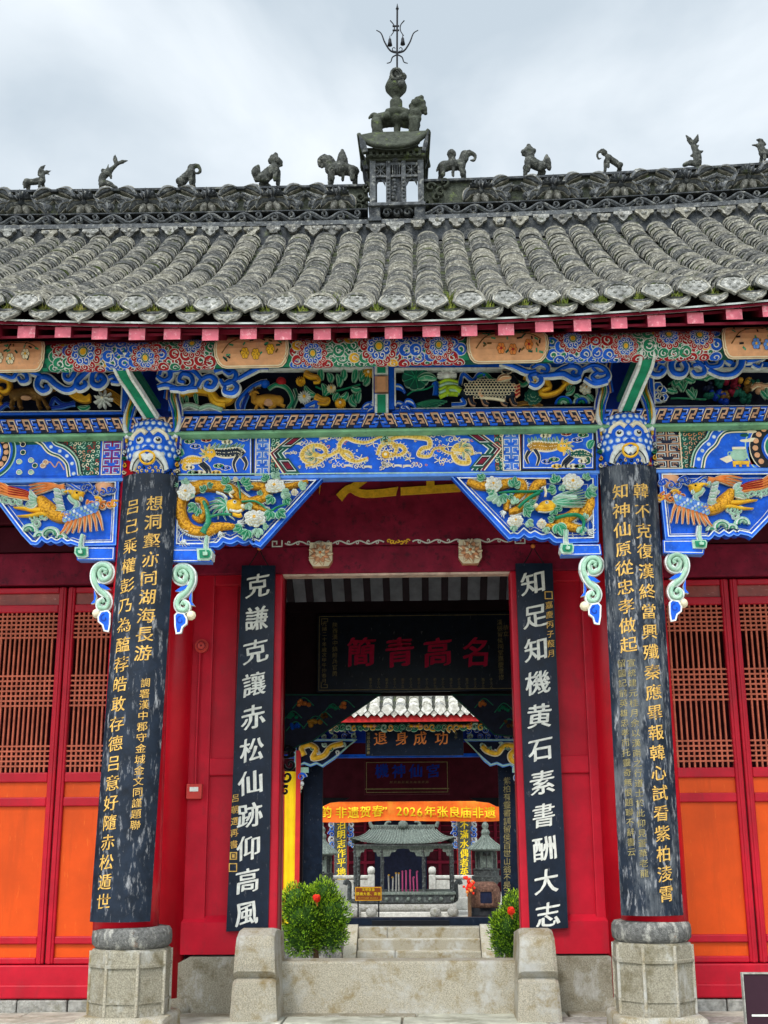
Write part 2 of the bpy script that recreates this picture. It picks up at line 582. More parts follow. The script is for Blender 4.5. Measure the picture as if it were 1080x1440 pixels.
def dup(root, delta, label, group=None):
    r = root.copy()
    COL.objects.link(r)
    r.location = root.location + Vector(delta)
    WL[r.name] = WL[root.name] + Vector(delta)
    r['label'] = label
    for ch in list(root.children):
        c = ch.copy()
        COL.objects.link(c)
        c.parent = r
        for g in ch.children:
            d = g.copy()
            COL.objects.link(d)
            d.parent = c
    return r


# ------------------------------------------------------------------ lettering
_G = {}
_tc = bpy.data.curves.new('letters', 'FONT')
_to = bpy.data.objects.new('letters', _tc)
COL.objects.link(_to)


def glyph(ch, bold):
    k = (ch, bold)
    if k not in _G:
        _tc.body = ch
        _tc.size = 1
        _tc.offset = bold
        _tc.resolution_u = 3
        bpy.context.view_layer.update()
        me = bpy.data.meshes.new_from_object(_to.evaluated_get(bpy.context.evaluated_depsgraph_get()))
        _G[k] = ([tuple(v.co[:2]) for v in me.vertices], [tuple(p.vertices) for p in me.polygons])
        bpy.data.meshes.remove(me)
    return _G[k]


def write(mb, s, u, w, size, mat, step=None, d=.003, down=True, slant=.10, bold=.012, sx=1., du=0., brush=.012):
    """characters centred at (u, w), then stepping down (or to the right)"""
    step = step or size * 1.1
    # a broad brush: the character laid over itself along a slanting pen
    bold *= .6
    pen = [0] if bold < .004 else [-1, 0, 1] if bold < .03 else [-1, -.5, 0, .5, 1]
    for i, ch in enumerate(s):
        if ch != ' ':
            vs, fs = glyph(ch, 0)
            cw = .5 if ord(ch) > 255 else .28
            ph = random.uniform(0, 6)
            out = []
            jr, js = (random.uniform(-.05, .05), random.uniform(.93, 1.06)) if slant else (0, 1)
            for x, y in vs:
                x, y = (x - cw) * js, y - .37
                x, y = x - jr * y, y + jr * x
                bx = brush * math.sin(9 * y + ph) + brush * .6 * math.sin(23 * x + ph)
                by = slant * x + brush * math.sin(11 * x + ph) - .10 * slant
                out.append((u + (x + bx) * size * sx, w + (y + by) * size))
            for q, k in enumerate(pen):
                mb.add([mb.fn(x + k * bold * size, y + k * .55 * bold * size, d + .0004 * q) for x, y in out], fs, mat)
        if down:
            w -= step
            u += du
        else:
            u += step if ord(ch) > 255 else step * .62
# ------------------------------------------------------------------ levels
GZ = .15                           # paving in front of the gate
FZ = -.22                          # floor inside the gate
CZ = -.66                          # first court
HZ = A(588, 1303, 13.58)[1]                          # floor of the second hall
C2 = -.52                          # second court
AX = .04                           # axis of the gate
YW = 1.3                           # face of the door wall

# ================================================================== GROUND
g = MB()
g.box(-400, 400, -300, 600, -1.4, -.75, 'earth')
tag(g.build('terrain'), None, None, None, 'structure')
g = MB()
g.box(-12, 12, -16, 1.25, -.70, GZ - .03, 'mortar')
rows = [(-1.45, -.95), (-.95, -.42), (-.42, .10), (.10, .55), (.55, .93), (.93, 1.24)]
for y0, y1 in rows:
    x = -6 + random.uniform(0, .6)
    while x < 6:
        w = random.uniform(.55, 1.35)
        h = random.uniform(-.006, .008)
        g.box(x + .008, x + w - .008, y0 + .008, y1 - .008, GZ - .06, GZ + h, random.choice(('paving', 'granite', 'paving', 'stone')), .012)
        x += w
g.box(-12, 12, -16, -1.46, GZ - .06, GZ, 'paving')
tag(g.build('front_paving'), None, None, None, 'structure')
g = MB()
g.box(-6, 6, 1.26, 7.6, -.70, FZ, 'stone_pale')  # pale stone chosen to bounce light into the dim hall
tag(g.build('gate_floor'), None, None, None, 'structure')
g = MB()
g.box(-14, 14, 7.62, 13.6, -.74, CZ, 'stone_white')  # paleness also picked for the light it throws under the roof
tag(g.build('first_court'), None, None, None, 'structure')
g = MB()
g.box(-9, 9, 13.62, 14.3, -.70, HZ, 'granite')
g.box(-9, 9, 14.3, 18.9, -.72, C2 - .01, 'granite')
tag(g.build('second_hall_floor'), None, None, None, 'structure')
g = MB()
g.box(-14, 14, 18.92, 40, -.72, C2, 'stone_white')
tag(g.build('second_court'), None, None, None, 'structure')

# ================================================================== GATE HALL
GH = thing('gate_hall', (AX, 2.7, GZ), 'painted timber gate hall with grey tiled roof, blue carved beams and red doorway', 'temple gate')

# ---- roof
EY, RY = -1.3, 2.75
EX0 = A(555, 440, EY)[0]
E0 = A(555, 436, EY)[1] + .03
R0 = A(560, 330, RY)[1]
SPC = 52.6 * mpp(555, 440, EY)


def arc(x):
    return (.0065 if x > AX else .0015) * (x - AX) ** 2


def roof(x, t, back=False):
    e_ = E0 + (.013 if x > AX else .009) * (x - AX) ** 2
    r_ = R0 + arc(x)
    return e_ + (r_ - e_) * (t - .085 * math.sin(PI * t)), EY + (RY - EY) * t


NR = 20
TL = ['tile_a', 'tile_b', 'tile_c', 'tile_d']
tiles, pans = MB(), MB()
SL = math.hypot(RY - EY, R0 - E0)
ROWS = 68
random.seed(3)
for k in range(-NR, NR + 1):
    x0 = EX0 + k * SPC
    near = abs(x0) < 5.2
    # cover tiles: a stack of half-round shells, each lapping the one below
    nrow = ROWS if near else ROWS // 2
    dx = 0
    for i in range(nrow):
        t0, t1 = i / nrow, (i + 1.35) / nrow
        z0, y0 = roof(x0, min(t0, 1))
        z1, y1 = roof(x0, min(t1, 1.0))
        dx = .8 * dx + random.uniform(-.006, .006)
        rr = .122 + random.uniform(-.005, .006)
        lift = .015 + random.uniform(-.005, .011)
        tilt = random.uniform(-.012, .012)
        vs = []
        for (y, z, q) in ((y0 + .022, z0 + lift - .031, rr - .022), (y0 + .002, z0 + lift - .017, rr - .003), (y0, z0 + lift, rr), (y1, z1 - .010, rr - .014)):
            for j in range(8):
                a = PI * j / 7
                vs.append((x0 + dx + q * math.cos(a), y - .012 * math.sin(a), z + q * .82 * math.sin(a) + tilt * math.cos(a)))
        fs = [(r_ * 8 + j, r_ * 8 + j + 1, (r_ + 1) * 8 + j + 1, (r_ + 1) * 8 + j) for r_ in (0, 1, 2) for j in range(7)]
        tiles.add(vs, fs[:7], 'pan_tile_and_lip_shade')  # dark ring paints the shadow line under each tile lip
        tiles.add(vs, fs[7:], random.choices(TL, (5, 3, 4, 1.6))[0])
    # pan tiles in the valley beside it
    xm = x0 + SPC / 2
    np_ = nrow // 2
    for i in range(np_):
        t0, t1 = i / np_, (i + 1.2) / np_
        z0, y0 = roof(xm, t0)
        z1, y1 = roof(xm, min(t1, 1))
        vs = []
        for (y, z) in ((y0, z0 - .012), (y0, z0 + .008), (y1, z1 - .008)):
            for j in range(6):
                a = PI + PI * j / 5
                vs.append((xm + .125 * math.cos(a), y, z + .055 * math.sin(a) + .015))
        fs = [(r_ * 6 + j, r_ * 6 + j + 1, (r_ + 1) * 6 + j + 1, (r_ + 1) * 6 + j) for r_ in (0, 1) for j in range(5)]
        pans.add(vs, fs, random.choice(('pan_tile_and_lip_shade', 'pan_tile_and_lip_shade', 'tile_d')))
# boards under the tiles, and the plain rear slope
XE = EX0 + NR * SPC + .3
REY, REZ = 8.0, A(560, 848, 8.0)[1]
for i in range(12):
    for j in range(20):
        xa, xb = -XE + 2 * XE * j / 20, -XE + 2 * XE * (j + 1) / 20
        q = [roof(xa, i / 12), roof(xb, i / 12), roof(xb, (i + 1) / 12), roof(xa, (i + 1) / 12)]
        pans.add([(x, y, z - .06) for x, (z, y) in zip((xa, xb, xb, xa), q)], [(0, 1, 2, 3)], 'pan_tile_and_lip_shade')


def rear(t):
    return (R0 + (REZ - R0) * (t - .05 * math.sin(PI * t)) + .02, RY + (REY - RY) * t)


for i in range(12):
    (za, ya), (zb, yb) = rear(i / 12), rear((i + 1) / 12)
    pans.add([(-XE, ya, za), (XE, ya, za), (XE, yb, zb), (-XE, yb, zb)], [(0, 1, 2, 3)], 'tile_b')
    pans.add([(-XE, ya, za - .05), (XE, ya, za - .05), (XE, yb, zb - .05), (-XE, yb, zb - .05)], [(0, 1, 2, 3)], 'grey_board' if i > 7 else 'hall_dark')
tiles.build('roof_tiles', GH)
pans.build('pan_tiles', GH)

# gable closures
gb = MB()
for s in (-1, 1):
    x = s * 5.9
    prof = [roof(x, i / 8) for i in range(9)] + [rear(i / 8) for i in range(1, 9)]
    pts = [(y, z - .1) for z, y in prof if -.2 < y < 7.4]
    pts = [(pts[0][0], GZ - .2)] + pts + [(pts[-1][0], GZ - .4)]
    vs = [(x, y, z) for y, z in pts] + [(x + s * .15, y, z) for y, z in pts]
    n = len(pts)
    gb.add(vs, [tuple(range(n)), tuple(range(n, 2 * n))] + [(i, (i + 1) % n, n + (i + 1) % n, n + i) for i in range(n)], 'maroon_dark')
gb.build('gable_wall', GH)

# eave tile ends: a fan shaped face on each rib, a pointed drip tile under each valley
ends, drips = MB(), MB()
for k in range(-NR, NR + 1):
    x0 = EX0 + k * SPC
    for kind in (0, 1):
        xc = x0 + (SPC / 2 if kind else 0)
        z, y = roof(xc, 0)
        y -= .03
        mb = drips if kind else ends
        jx, jr, jz = random.uniform(-.006, .006), random.uniform(-.06, .06), random.uniform(-.008, .008)
        if kind:
            y += .02
            out = [(-.125, .030), (-.10, .020), (-.055, -.004), (0, -.006), (.055, -.004), (.10, .020), (.125, .030), (.108, -.012), (.07, -.042), (.03, -.060), (0, -.082), (-.03, -.060), (-.07, -.042), (-.108, -.012)]
            zc = z - .055
            out = [(u * .96, w * 1.05 * random.uniform(.9, 1.1)) for u, w in out]
        else:
            out = [(-.128, .018), (-.112, .066), (-.075, .103), (-.03, .118), (.03, .118), (.075, .103), (.112, .066), (.128, .018), (.098, -.012), (.06, -.034), (.03, -.046), (0, -.072), (-.03, -.046), (-.06, -.034), (-.098, -.012)]
            zc = z + .005
            out = [(u * .96 * random.uniform(.96, 1.04), w * .96) for u, w in out]
        fn = lambda u, w, d, xc=xc, y=y, zc=zc, jx=jx, jr=jr, jz=jz: (xc + jx + u - jr * w, y - d + .35 * w, zc + jz + w + jr * u)
        mb.fn = fn
        mb.poly(out, -.03, 0, 'tile_end')
        ins = [(u * .80, w * .80 + .004) for u, w in out]
        mb.line([(u * .9, w * .9 + .002) for u, w in out], .005, .006, 'tile_c', True)
        mb.poly(ins, 0, .004, 'tile_end')
        if kind == 0:
            for (u, w, r_) in ((-.035, .035, .018), (.035, .035, .018), (0, .0, .02), (-.06, .07, .012), (.06, .07, .012), (0, .075, .016)):
                mb.dome((u, w), r_, .004, .012, 'tile_end', 8)
        else:
            for (u, w, r_) in ((-.04, -.018, .014), (.04, -.018, .014), (0, -.035, .017)):
                mb.dome((u, w), r_, .004, .010, 'tile_end', 8)
ends.build('eave_tile_ends', GH)
drips.build('drip_tiles', GH)

# moss and dry grass caught in the valleys at the eave
ms = MB()
random.seed(5)
for k in range(-NR, NR + 1):
    xm = EX0 + (k + .5) * SPC
    if abs(xm) > 4.5: continue
    for c in range(random.choice((40, 60, 90, 30))):
        t = abs(random.gauss(0.012, .012)) if random.random() < .85 else random.uniform(.05, .5)
        z, y = roof(xm, t)
        x = xm + random.uniform(-.05, .05)
        h = random.uniform(.02, .06)
        a = random.uniform(0, PI)
        w = random.uniform(.003, .008)
        ms.add([(x - w * math.cos(a), y - w * math.sin(a), z - .03), (x + w * math.cos(a), y + w * math.sin(a), z - .03),
                (x + random.uniform(-.03, .03), y + random.uniform(-.03, .02), z + h - .02)], [(0, 1, 2)], 'moss')
for (px, py, n) in ((460, 402, 120), (632, 402, 60), (245, 385, 0)):
    x, _ = A(px, py, -1.0)
    for c in range(n):
        t = random.gauss(.09, .02)
        z, y = roof(x, t)
        xx = x + random.gauss(0, .03)
        ms.add([(xx - .004, y, z), (xx + .004, y, z), (xx + random.uniform(-.09, .09), y - random.uniform(-.02, .08), z + random.uniform(.04, .13))], [(0, 1, 2)], 'moss')
tag(ms.build('roof_moss', GH), None, None, None, 'stuff')

# fascia, rafters
fa = MB()
n = 40
for i in range(n):
    xa, xb = -XE + 2 * XE * i / n, -XE + 2 * XE * (i + 1) / n
    za, zb = roof(xa, 0)[0], roof(xb, 0)[0]
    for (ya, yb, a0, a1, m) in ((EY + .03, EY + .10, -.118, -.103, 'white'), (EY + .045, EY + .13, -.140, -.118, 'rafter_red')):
        vs = [(x, y, z + o) for x, z in ((xa, za), (xb, zb)) for y in (ya, yb) for o in (a0, a1)]
        fa.add(vs, [(0, 1, 3, 2), (4, 6, 7, 5), (0, 4, 5, 1), (2, 3, 7, 6)], m)
fa.build('eave_board', GH)
for k in range(-14, 15):
    x0 = EX0 + k * SPC + random.uniform(-.01, .01)
    r_ = MB()
    w, h = .064 * random.uniform(.93, 1.07), .092 * random.uniform(.92, 1.08)
    x0 += random.uniform(-.008, .008)
    p0 = roof(x0, 0)
    z0 = p0[0] - .138
    ye = EY + .07 + random.uniform(-.012, .012)
    y1 = 1.6
    z1 = z0 + (y1 - ye) * .42
    vs = [(x0 + sx * w, y, z) for y, z in ((ye, z0), (y1, z1)) for sx in (-1, 1) for z in (z - h, z)]
    r_.add(vs, [(0, 2, 3, 1)], 'rafter_pink')
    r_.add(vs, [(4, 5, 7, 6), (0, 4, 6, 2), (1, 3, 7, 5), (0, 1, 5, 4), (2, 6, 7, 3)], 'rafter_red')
    r_.build('rafter', GH)
sf = MB()
z0 = roof(0, 0)[0] - .23
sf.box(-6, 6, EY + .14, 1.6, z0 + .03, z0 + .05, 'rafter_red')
for v in range(len(sf.v)):
    x, y, z = sf.v[v]
    sf.v[v] = (x, y, z + (y - EY) * .42)
sf.build('soffit', GH)
for k in range(-9, 10):
    r_ = MB()
    x0 = AX + .02 + k * .285
    for (t0, t1) in ((.60, 1.0),):
        (za, ya), (zb, yb) = rear(t0), rear(t1)
        vs = [(x0 + sx * .05, y, z - o) for y, z in ((ya, za), (yb - .02, zb)) for sx in (-1, 1) for o in (.17, .055)]
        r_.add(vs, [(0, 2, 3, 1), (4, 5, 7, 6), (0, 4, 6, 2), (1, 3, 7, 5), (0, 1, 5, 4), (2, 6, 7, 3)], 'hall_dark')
    r_.build('rear_rafter', GH)

# ---- ridge
def ra(x):
    return arc(x) + (.062 if x > AX + .25 else .02)


RZ = [A(560, q, RY - .2)[1] for q in (334, 317, 311, 295, 259)]
rb = MB()
n = 96
for (y0, y1, za, zb, m) in ((-.20, .20, RZ[0] - .1, RZ[1], 'ridge_stone'), (-.22, .22, RZ[1], RZ[2], 'ridge_relief'), (-.02, .10, RZ[2], RZ[3], 'ridge_stone'),
                            (-.19, .16, RZ[3], RZ[3] + .014, 'ridge_stone'), (-.12, .10, RZ[3] + .014, RZ[4] - .015, 'moss_stone'), (-.17, .14, RZ[4] - .015, RZ[4] + .012, 'ridge_stone')):
    for i in range(n):
        xa, xb = -6.2 + 12.4 * i / n, -6.2 + 12.4 * (i + 1) / n
        if za > RZ[1] + .02 and A(440 + 368 / 4.5, 250, RY)[0] < (xa + xb) / 2 < A(440 + 700 / 4.5, 250, RY)[0]: continue
        vs = [(x, RY + y, z + ra(x)) for x in (xa, xb) for y in (y0, y1) for z in (za, zb)]
        rb.add(vs, [(0, 1, 3, 2), (4, 6, 7, 5), (0, 4, 5, 1), (2, 3, 7, 6), (0, 2, 6, 4), (1, 5, 7, 3)], m)
rb.build('ridge_wall', GH)
# row of small pointed tiles under the ridge moulding
pt = MB()
random.seed(11)
for i in range(-24, 25):
    x0 = AX + .03 + i * .232 + random.uniform(-.015, .015)
    zz = RZ[1] - .015 + ra(x0)
    pt.fn = lambda u, w, d: (u, RY - .23 - d + .05 * (w - RZ[0]), w)
    s = random.uniform(.7, 1.12)
    zz += random.uniform(-.015, .012)
    pt.poly([(x0 - .10 * s, zz), (x0 + .10 * s, zz), (x0 + .105 * s, zz - .03), (x0 + .06 * s, zz - .055), (x0 + .045, zz - .085), (x0, zz - .125 * s), (x0 - .045, zz - .085), (x0 - .06 * s, zz - .055), (x0 - .105 * s, zz - .03)],
            -.04, .03 + random.uniform(-.01, .01), random.choice(('tile_end', 'tile_b', 'tile_c', 'tile_a', 'tile_b')))
    for q in range(3):
        pt.dome((x0 + random.uniform(-.06, .06), zz - random.uniform(.02, .06)), random.uniform(.015, .028), .03, .015, random.choice(('tile_end', 'tile_a')), 7)
    z, y = roof(x0, .985)
    pt.box(x0 - .14, x0 + .14, y - .05, y + .12, z - .02, z + .075, random.choice(TL))
pt.build('ridge_drip_tiles', GH)
# scroll tier: a running wave with volutes, open behind
sc_ = MB(RY - .165)
zc = (RZ[2] + RZ[3]) / 2
hh = (RZ[3] - RZ[2]) / 2
LW = .375
x = -5.6
while x < 5.6:
    if x > .3 and sc_.v and sc_.v[0][0] < 0:
        sc_.build('ridge_scroll', GH)
        sc_ = MB(RY - .165)
    if not (-.44 < x + LW / 2 < .52):
        a = ra(x)
        pth = [(x + LW * t, zc + a + hh * .62 * math.cos(2 * PI * t + PI)) for t in [q / 10 for q in range(11)]]
        sc_.stroke(pth, .020, 0, .05, 'ridge_relief')
        sc_.stroke([(p[0], p[1] - .03) for p in pth], .012, 0, .035, 'ridge_stone')
        sc_.stroke(spiral(x + LW * .44, zc + a - hh * .25, hh * .62, .012, 80, -330, 14), lambda t: .017 * (1 - .3 * t), 0, .06, 'ridge_relief')
        sc_.stroke(spiral(x + LW * .94, zc + a + hh * .30, hh * .55, .012, 260, 640, 14), lambda t: .016 * (1 - .3 * t), 0, .055, 'ridge_relief')
        sc_.dome((x + LW * .46, zc + a - hh * .72), .035, 0, .05, 'tile_c', 8)
    x += LW
sc_.build('ridge_scroll', GH)
# floral tier: lotus heads with leaves and rolling stems
fl = MB(RY - .12)
zc = (RZ[3] + RZ[4]) / 2 + .01
hh = (RZ[4] - RZ[3]) / 2
random.seed(21)
xs_ = [A(q, 270, RY - .1)[0] for q in (-55, 35, 122, 209, 294, 385, 476)] + [A(q, 250, RY - .1)[0] for q in (675, 776, 870, 962, 1050, 1140)]
for c, x0 in enumerate(xs_):
    a = ra(x0) + zc
    for q in range(7):                                    # upright petals
        t = R(8 + 164 * q / 6)
        L_ = hh * (.86 if q in (2, 3, 4) else .9)
        fl.leaf((x0 + .03 * math.cos(t), a - .01), (x0 + L_ * 1.0 * math.cos(t), a + L_ * .95 * math.sin(t)), .060, .0, .075, 'ridge_relief', 'tile_c', .08 * (1 if q < 3 else -1))  # pale rims stand for lichen and painted edge highlights
        fl.leaf((x0 + .05 * math.cos(t), a), (x0 + L_ * .86 * math.cos(t), a + L_ * .8 * math.sin(t)), .012, .07, .09, 'ridge_stone', None, 0)
    for s in (-1, 1):                                     # hanging sepals
        fl.leaf((x0 + s * .02, a - .01), (x0 + s * .19, a - hh * .72), .055, .0, .085, 'ridge_relief', 'tile_c', .3 * s)
        fl.leaf((x0, a - .02), (x0 + s * .07, a - hh * .95), .045, .0, .07, 'tile_a', None, .1 * s)
    fl.dome((x0, a - .01), .05, .03, .07, 'ridge_stone')
    w = (xs_[c + 1] - x0) if c + 1 < len(xs_) else .72
    if c == 6 or w > 1.1:
        w = .60
        if c == 6: continue
    for s, o in ((1, .16), (-1, w - .16)):                # leaf with a rolling stem on both sides of the next gap
        xx = x0 + o
        fl.stroke(spline([(xx - s * .10, a + hh * .1), (xx, a - hh * .1), (xx + s * w * .22, a + hh * .3), (xx + s * w * .36, a + hh * .1)], 5), lambda t: .022 - .008 * t, 0, .08, 'ridge_relief')
        fl.leaf((xx - s * .03, a + hh * .35), (xx + s * .17, a + hh * .95), .055, 0, .07, 'ridge_relief', 'tile_c', .2 * s)
        fl.leaf((xx + s * .02, a + hh * .1), (xx + s * .20, a + hh * .55), .05, 0, .06, 'ridge_relief', 'tile_c', -.2 * s)
        fl.leaf((xx - s * .02, a - hh * .15), (xx + s * .13, a - hh * .9), .055, 0, .075, 'ridge_relief', 'tile_c', .25 * s)
        for q in (-.3, 0, .3):
            fl.stroke([(xx + s * (.02 + .04 * q), a + hh * (.45 + .1 * q)), (xx + s * (.14 + .02 * q), a + hh * (.85 + .1 * q))], .005, .065, .085, 'ridge_stone')
        fl.stroke(spiral(xx + s * .135, a - hh * .35, hh * .52, .02, 90, 90 + s * 300, 14), lambda t: .019 * (1 - .4 * t), 0, .08, 'ridge_relief')
        fl.dome((xx + s * .135, a - hh * .35), hh * .34, 0, .05, 'ridge_relief', 10)
for s, x0 in ((-1, A(515, 275, RY)[0]), (1, A(612, 265, RY)[0])):   # ends beside the turret
    a = ra(x0) + zc
    for q in range(5):
        fl.curl((x0 + random.uniform(-.10, .10), a + hh * (-.8 + .4 * q)), .06, 0, .06, random.uniform(0, 360), 'moss_stone', None, s, .02)
fl.build('ridge_flowers', GH)
# ================================================================== RIDGE STATUES
def limbs_mb(limbs, ox, oy, s, Y, mat):
    """limbs: (points, radii, sideways) in the pixels of an enlarged view with origin ox, oy and scale s"""
    mb = MB()
    for pts, rad, side in limbs:
        P3, RR = [], []
        for k, (x, y) in enumerate(pts):
            X, Z = A(ox + x / s, oy + y / s, Y)
            r_ = (rad[k] if hasattr(rad, '__len__') else rad) / s * mpp(540, 260, Y)
            P3.append((X, Y + side, Z, r_))
        if len(P3) == 1:
            mb.ball(P3[0][:3], P3[0][3], mat, 12)
            continue
        q = spline(P3, 5)
        mb.tube([p[:3] for p in q], [max(.004, p[3]) for p in q], mat, 10)
        mb.ball(q[0][:3], q[0][3], mat, 10)
        mb.ball(q[-1][:3], max(.004, q[-1][3]), mat, 10)
    return mb


def statue(name, label, cat, limbs, ox, oy, s, voxel=.011):
    mb = limbs_mb(limbs, ox, oy, s, RY, 'statue_stone').fuse(voxel)
    o = mb.build(name)
    return tag(o, label, cat, 'carved stone animals along the roof ridge')


LEG = .045
statue('dog_statue', 'small stone beast with upright crest on the far left of the roof ridge', 'statue', [
    ([(150, 305), (195, 302), (235, 296)], (21, 19, 22), 0), ([(235, 296), (240, 262)], (18, 14), 0), ([(240, 250)], (15), 0),
    ([(245, 248), (283, 242)], (10, 6), 0), ([(262, 256), (278, 262)], (6, 4), 0), ([(222, 262), (232, 230), (253, 210)], (11, 13, 4), 0),
    ([(238, 315), (234, 346)], (10, 9), LEG), ([(232, 315), (228, 346)], (10, 9), -LEG), ([(152, 318), (150, 346)], (14, 9), LEG), ([(148, 318), (144, 346)], (14, 9), -LEG),
    ([(140, 298), (131, 316)], (9, 6), 0)], 0, 180, 4)
statue('fish_statue', 'stone carp with its forked tail slanting up to the right, left part of the ridge', 'statue', [
    ([(566, 330), (600, 312), (655, 338)], (12, 20, 10), 0), ([(572, 322), (578, 275), (615, 245), (655, 205)], (18, 22, 18, 9), 0),
    ([(652, 208), (648, 175), (648, 150)], (9, 13, 3), 0), ([(655, 206), (685, 192), (720, 183)], (9, 12, 3), 0), ([(600, 235), (610, 205)], (8, 4), 0),
    ([(578, 238)], (12), 0), ([(622, 262), (625, 285)], (10, 5), 0)], 0, 180, 4)
statue('elephant_statue', 'small seated stone elephant with trunk curled to the right, without a load', 'statue', [
    ([(512, 190), (522, 178), (538, 163)], (14, 13, 12), 0), ([(538, 152)], (11), 0), ([(543, 147), (556, 147), (563, 156), (560, 166), (550, 168)], (7, 6, 5, 4, 3), 0),
    ([(541, 168), (543, 204)], (8, 5), .05), ([(538, 168), (538, 204)], (8, 5), -.05), ([(506, 195), (512, 205)], (10, 6), .05), ([(506, 195), (512, 205)], (10, 6), -.05)], 0, 160, 2)
statue('lion_statue', 'seated stone lion with fan tail facing right, left of the ridge turret', 'statue', [
    ([(165, 285), (190, 258), (222, 232)], (34, 36, 32), 0), ([(232, 190)], (32), 0), ([(254, 192)], (18), 0), ([(258, 206)], (14), 0), ([(205, 186)], (20), 0), ([(232, 152)], (15), 0), ([(215, 168)], (20), 0),
    ([(240, 235), (240, 306)], (18, 12), .06), ([(232, 235), (230, 306)], (18, 12), -.06), ([(155, 298), (190, 312)], (26, 12), .07), ([(155, 298), (190, 312)], (26, 12), -.07),
    ([(134, 212), (120, 245), (122, 296)], (9, 27, 12), 0)], 330, 180, 4)
statue('elephant_statue', 'standing stone elephant with a pointed load on its back, left of the ridge turret', 'statue', [
    ([(545, 232), (600, 228), (670, 244)], (38, 36, 32), 0), ([(528, 188), (540, 215)], (36, 34), 0), ([(505, 165), (480, 180), (477, 208), (492, 218), (505, 206)], (20, 15, 11, 9, 7), 0),
    ([(540, 250), (538, 302)], (20, 17), .06), ([(548, 250), (548, 302)], (20, 17), -.06), ([(672, 250), (676, 302)], (20, 15), .06), ([(664, 250), (664, 302)], (20, 15), -.06), ([(610, 250), (610, 302)], (12, 9), -.03),
    ([(605, 208), (605, 165), (605, 126)], (34, 28, 10), 0), ([(600, 240)], (40), -.03), ([(690, 238), (698, 246)], (9, 6), 0)], 330, 180, 4)
statue('elephant_statue', 'standing stone elephant carrying a round headed rider, right of the ridge turret', 'statue', [
    ([(92, 218), (140, 210), (190, 208)], (32, 30, 33), 0), ([(216, 150), (205, 180)], (27, 27), 0), ([(236, 138), (264, 146), (274, 166), (262, 186), (248, 180)], (16, 12, 10, 8, 6), 0),
    ([(82, 235), (78, 276)], (19, 15), .06), ([(90, 235), (90, 276)], (19, 15), -.06), ([(205, 230), (210, 274)], (19, 15), .06), ([(198, 230), (200, 274)], (19, 15), -.06), ([(148, 235), (148, 276)], (11, 9), -.03),
    ([(148, 205), (140, 168)], (25, 20), 0), ([(140, 146)], (27), 0), ([(62, 225), (57, 245)], (8, 5), 0)], 600, 180, 4)
statue('lion_statue', 'seated stone lion with fan tail facing left, right of the ridge turret', 'statue', [
    ([(640, 215), (610, 205), (582, 190)], (30, 32, 35), 0), ([(576, 126), (580, 160)], (28, 28), 0), ([(545, 134)], (17), 0), ([(545, 148)], (12), 0), ([(572, 98)], (13), 0), ([(600, 130)], (17), 0),
    ([(562, 205), (556, 256)], (18, 12), .06), ([(570, 205), (568, 256)], (18, 12), -.06), ([(652, 232), (632, 248)], (24, 12), .07), ([(652, 232), (632, 248)], (24, 12), -.07),
    ([(676, 152), (676, 190), (690, 230)], (7, 24, 12), 0)], 600, 180, 4)
statue('elephant_statue', 'small stone elephant with trunk curled to the left, right part of the ridge', 'statue', [
    ([(178, 228), (145, 205), (108, 178)], (20, 20, 20), 0), ([(86, 150)], (19), 0), ([(76, 136), (50, 146), (42, 168), (52, 190), (66, 182)], (12, 9, 8, 7, 5), 0),
    ([(98, 185), (92, 252)], (14, 10), .05), ([(104, 185), (104, 252)], (14, 10), -.05), ([(182, 236), (172, 252)], (16, 10), .05), ([(182, 236), (172, 252)], (16, 10), -.05)], 830, 180, 4.32)
statue('fish_statue', 'stone carp standing upright with its forked tail in the air, right part of the ridge', 'statue', [
    ([(570, 226), (610, 212), (662, 228)], (12, 18, 14), 0), ([(652, 215), (648, 162), (626, 108)], (26, 25, 15), 0), ([(622, 105), (605, 75), (582, 44)], (10, 16, 4), 0), ([(626, 105), (645, 72), (654, 40)], (10, 15, 4), 0),
    ([(662, 152), (682, 140)], (10, 7), 0), ([(620, 165), (608, 172)], (8, 5), 0), ([(650, 118), (658, 104)], (6, 4), 0)], 830, 180, 4.32)
statue('dog_statue', 'small stone beast with folded crest on the far right of the roof ridge', 'statue', [
    ([(1050, 150), (1085, 158), (1115, 160)], (28, 27, 26), 0), ([(1040, 125), (1046, 145)], (22, 24), 0), ([(1030, 108)], (20), 0), ([(1022, 103), (985, 104)], (12, 6), 0),
    ([(1012, 72), (1035, 78), (1062, 100)], (5, 15, 9), 0), ([(1046, 170), (1040, 206)], (12, 10), .05), ([(1054, 170), (1052, 206)], (12, 10), -.05), ([(1110, 175), (1114, 206)], (13, 10), .05), ([(1110, 175), (1118, 206)], (13, 10), -.05)], 830, 180, 4.32)

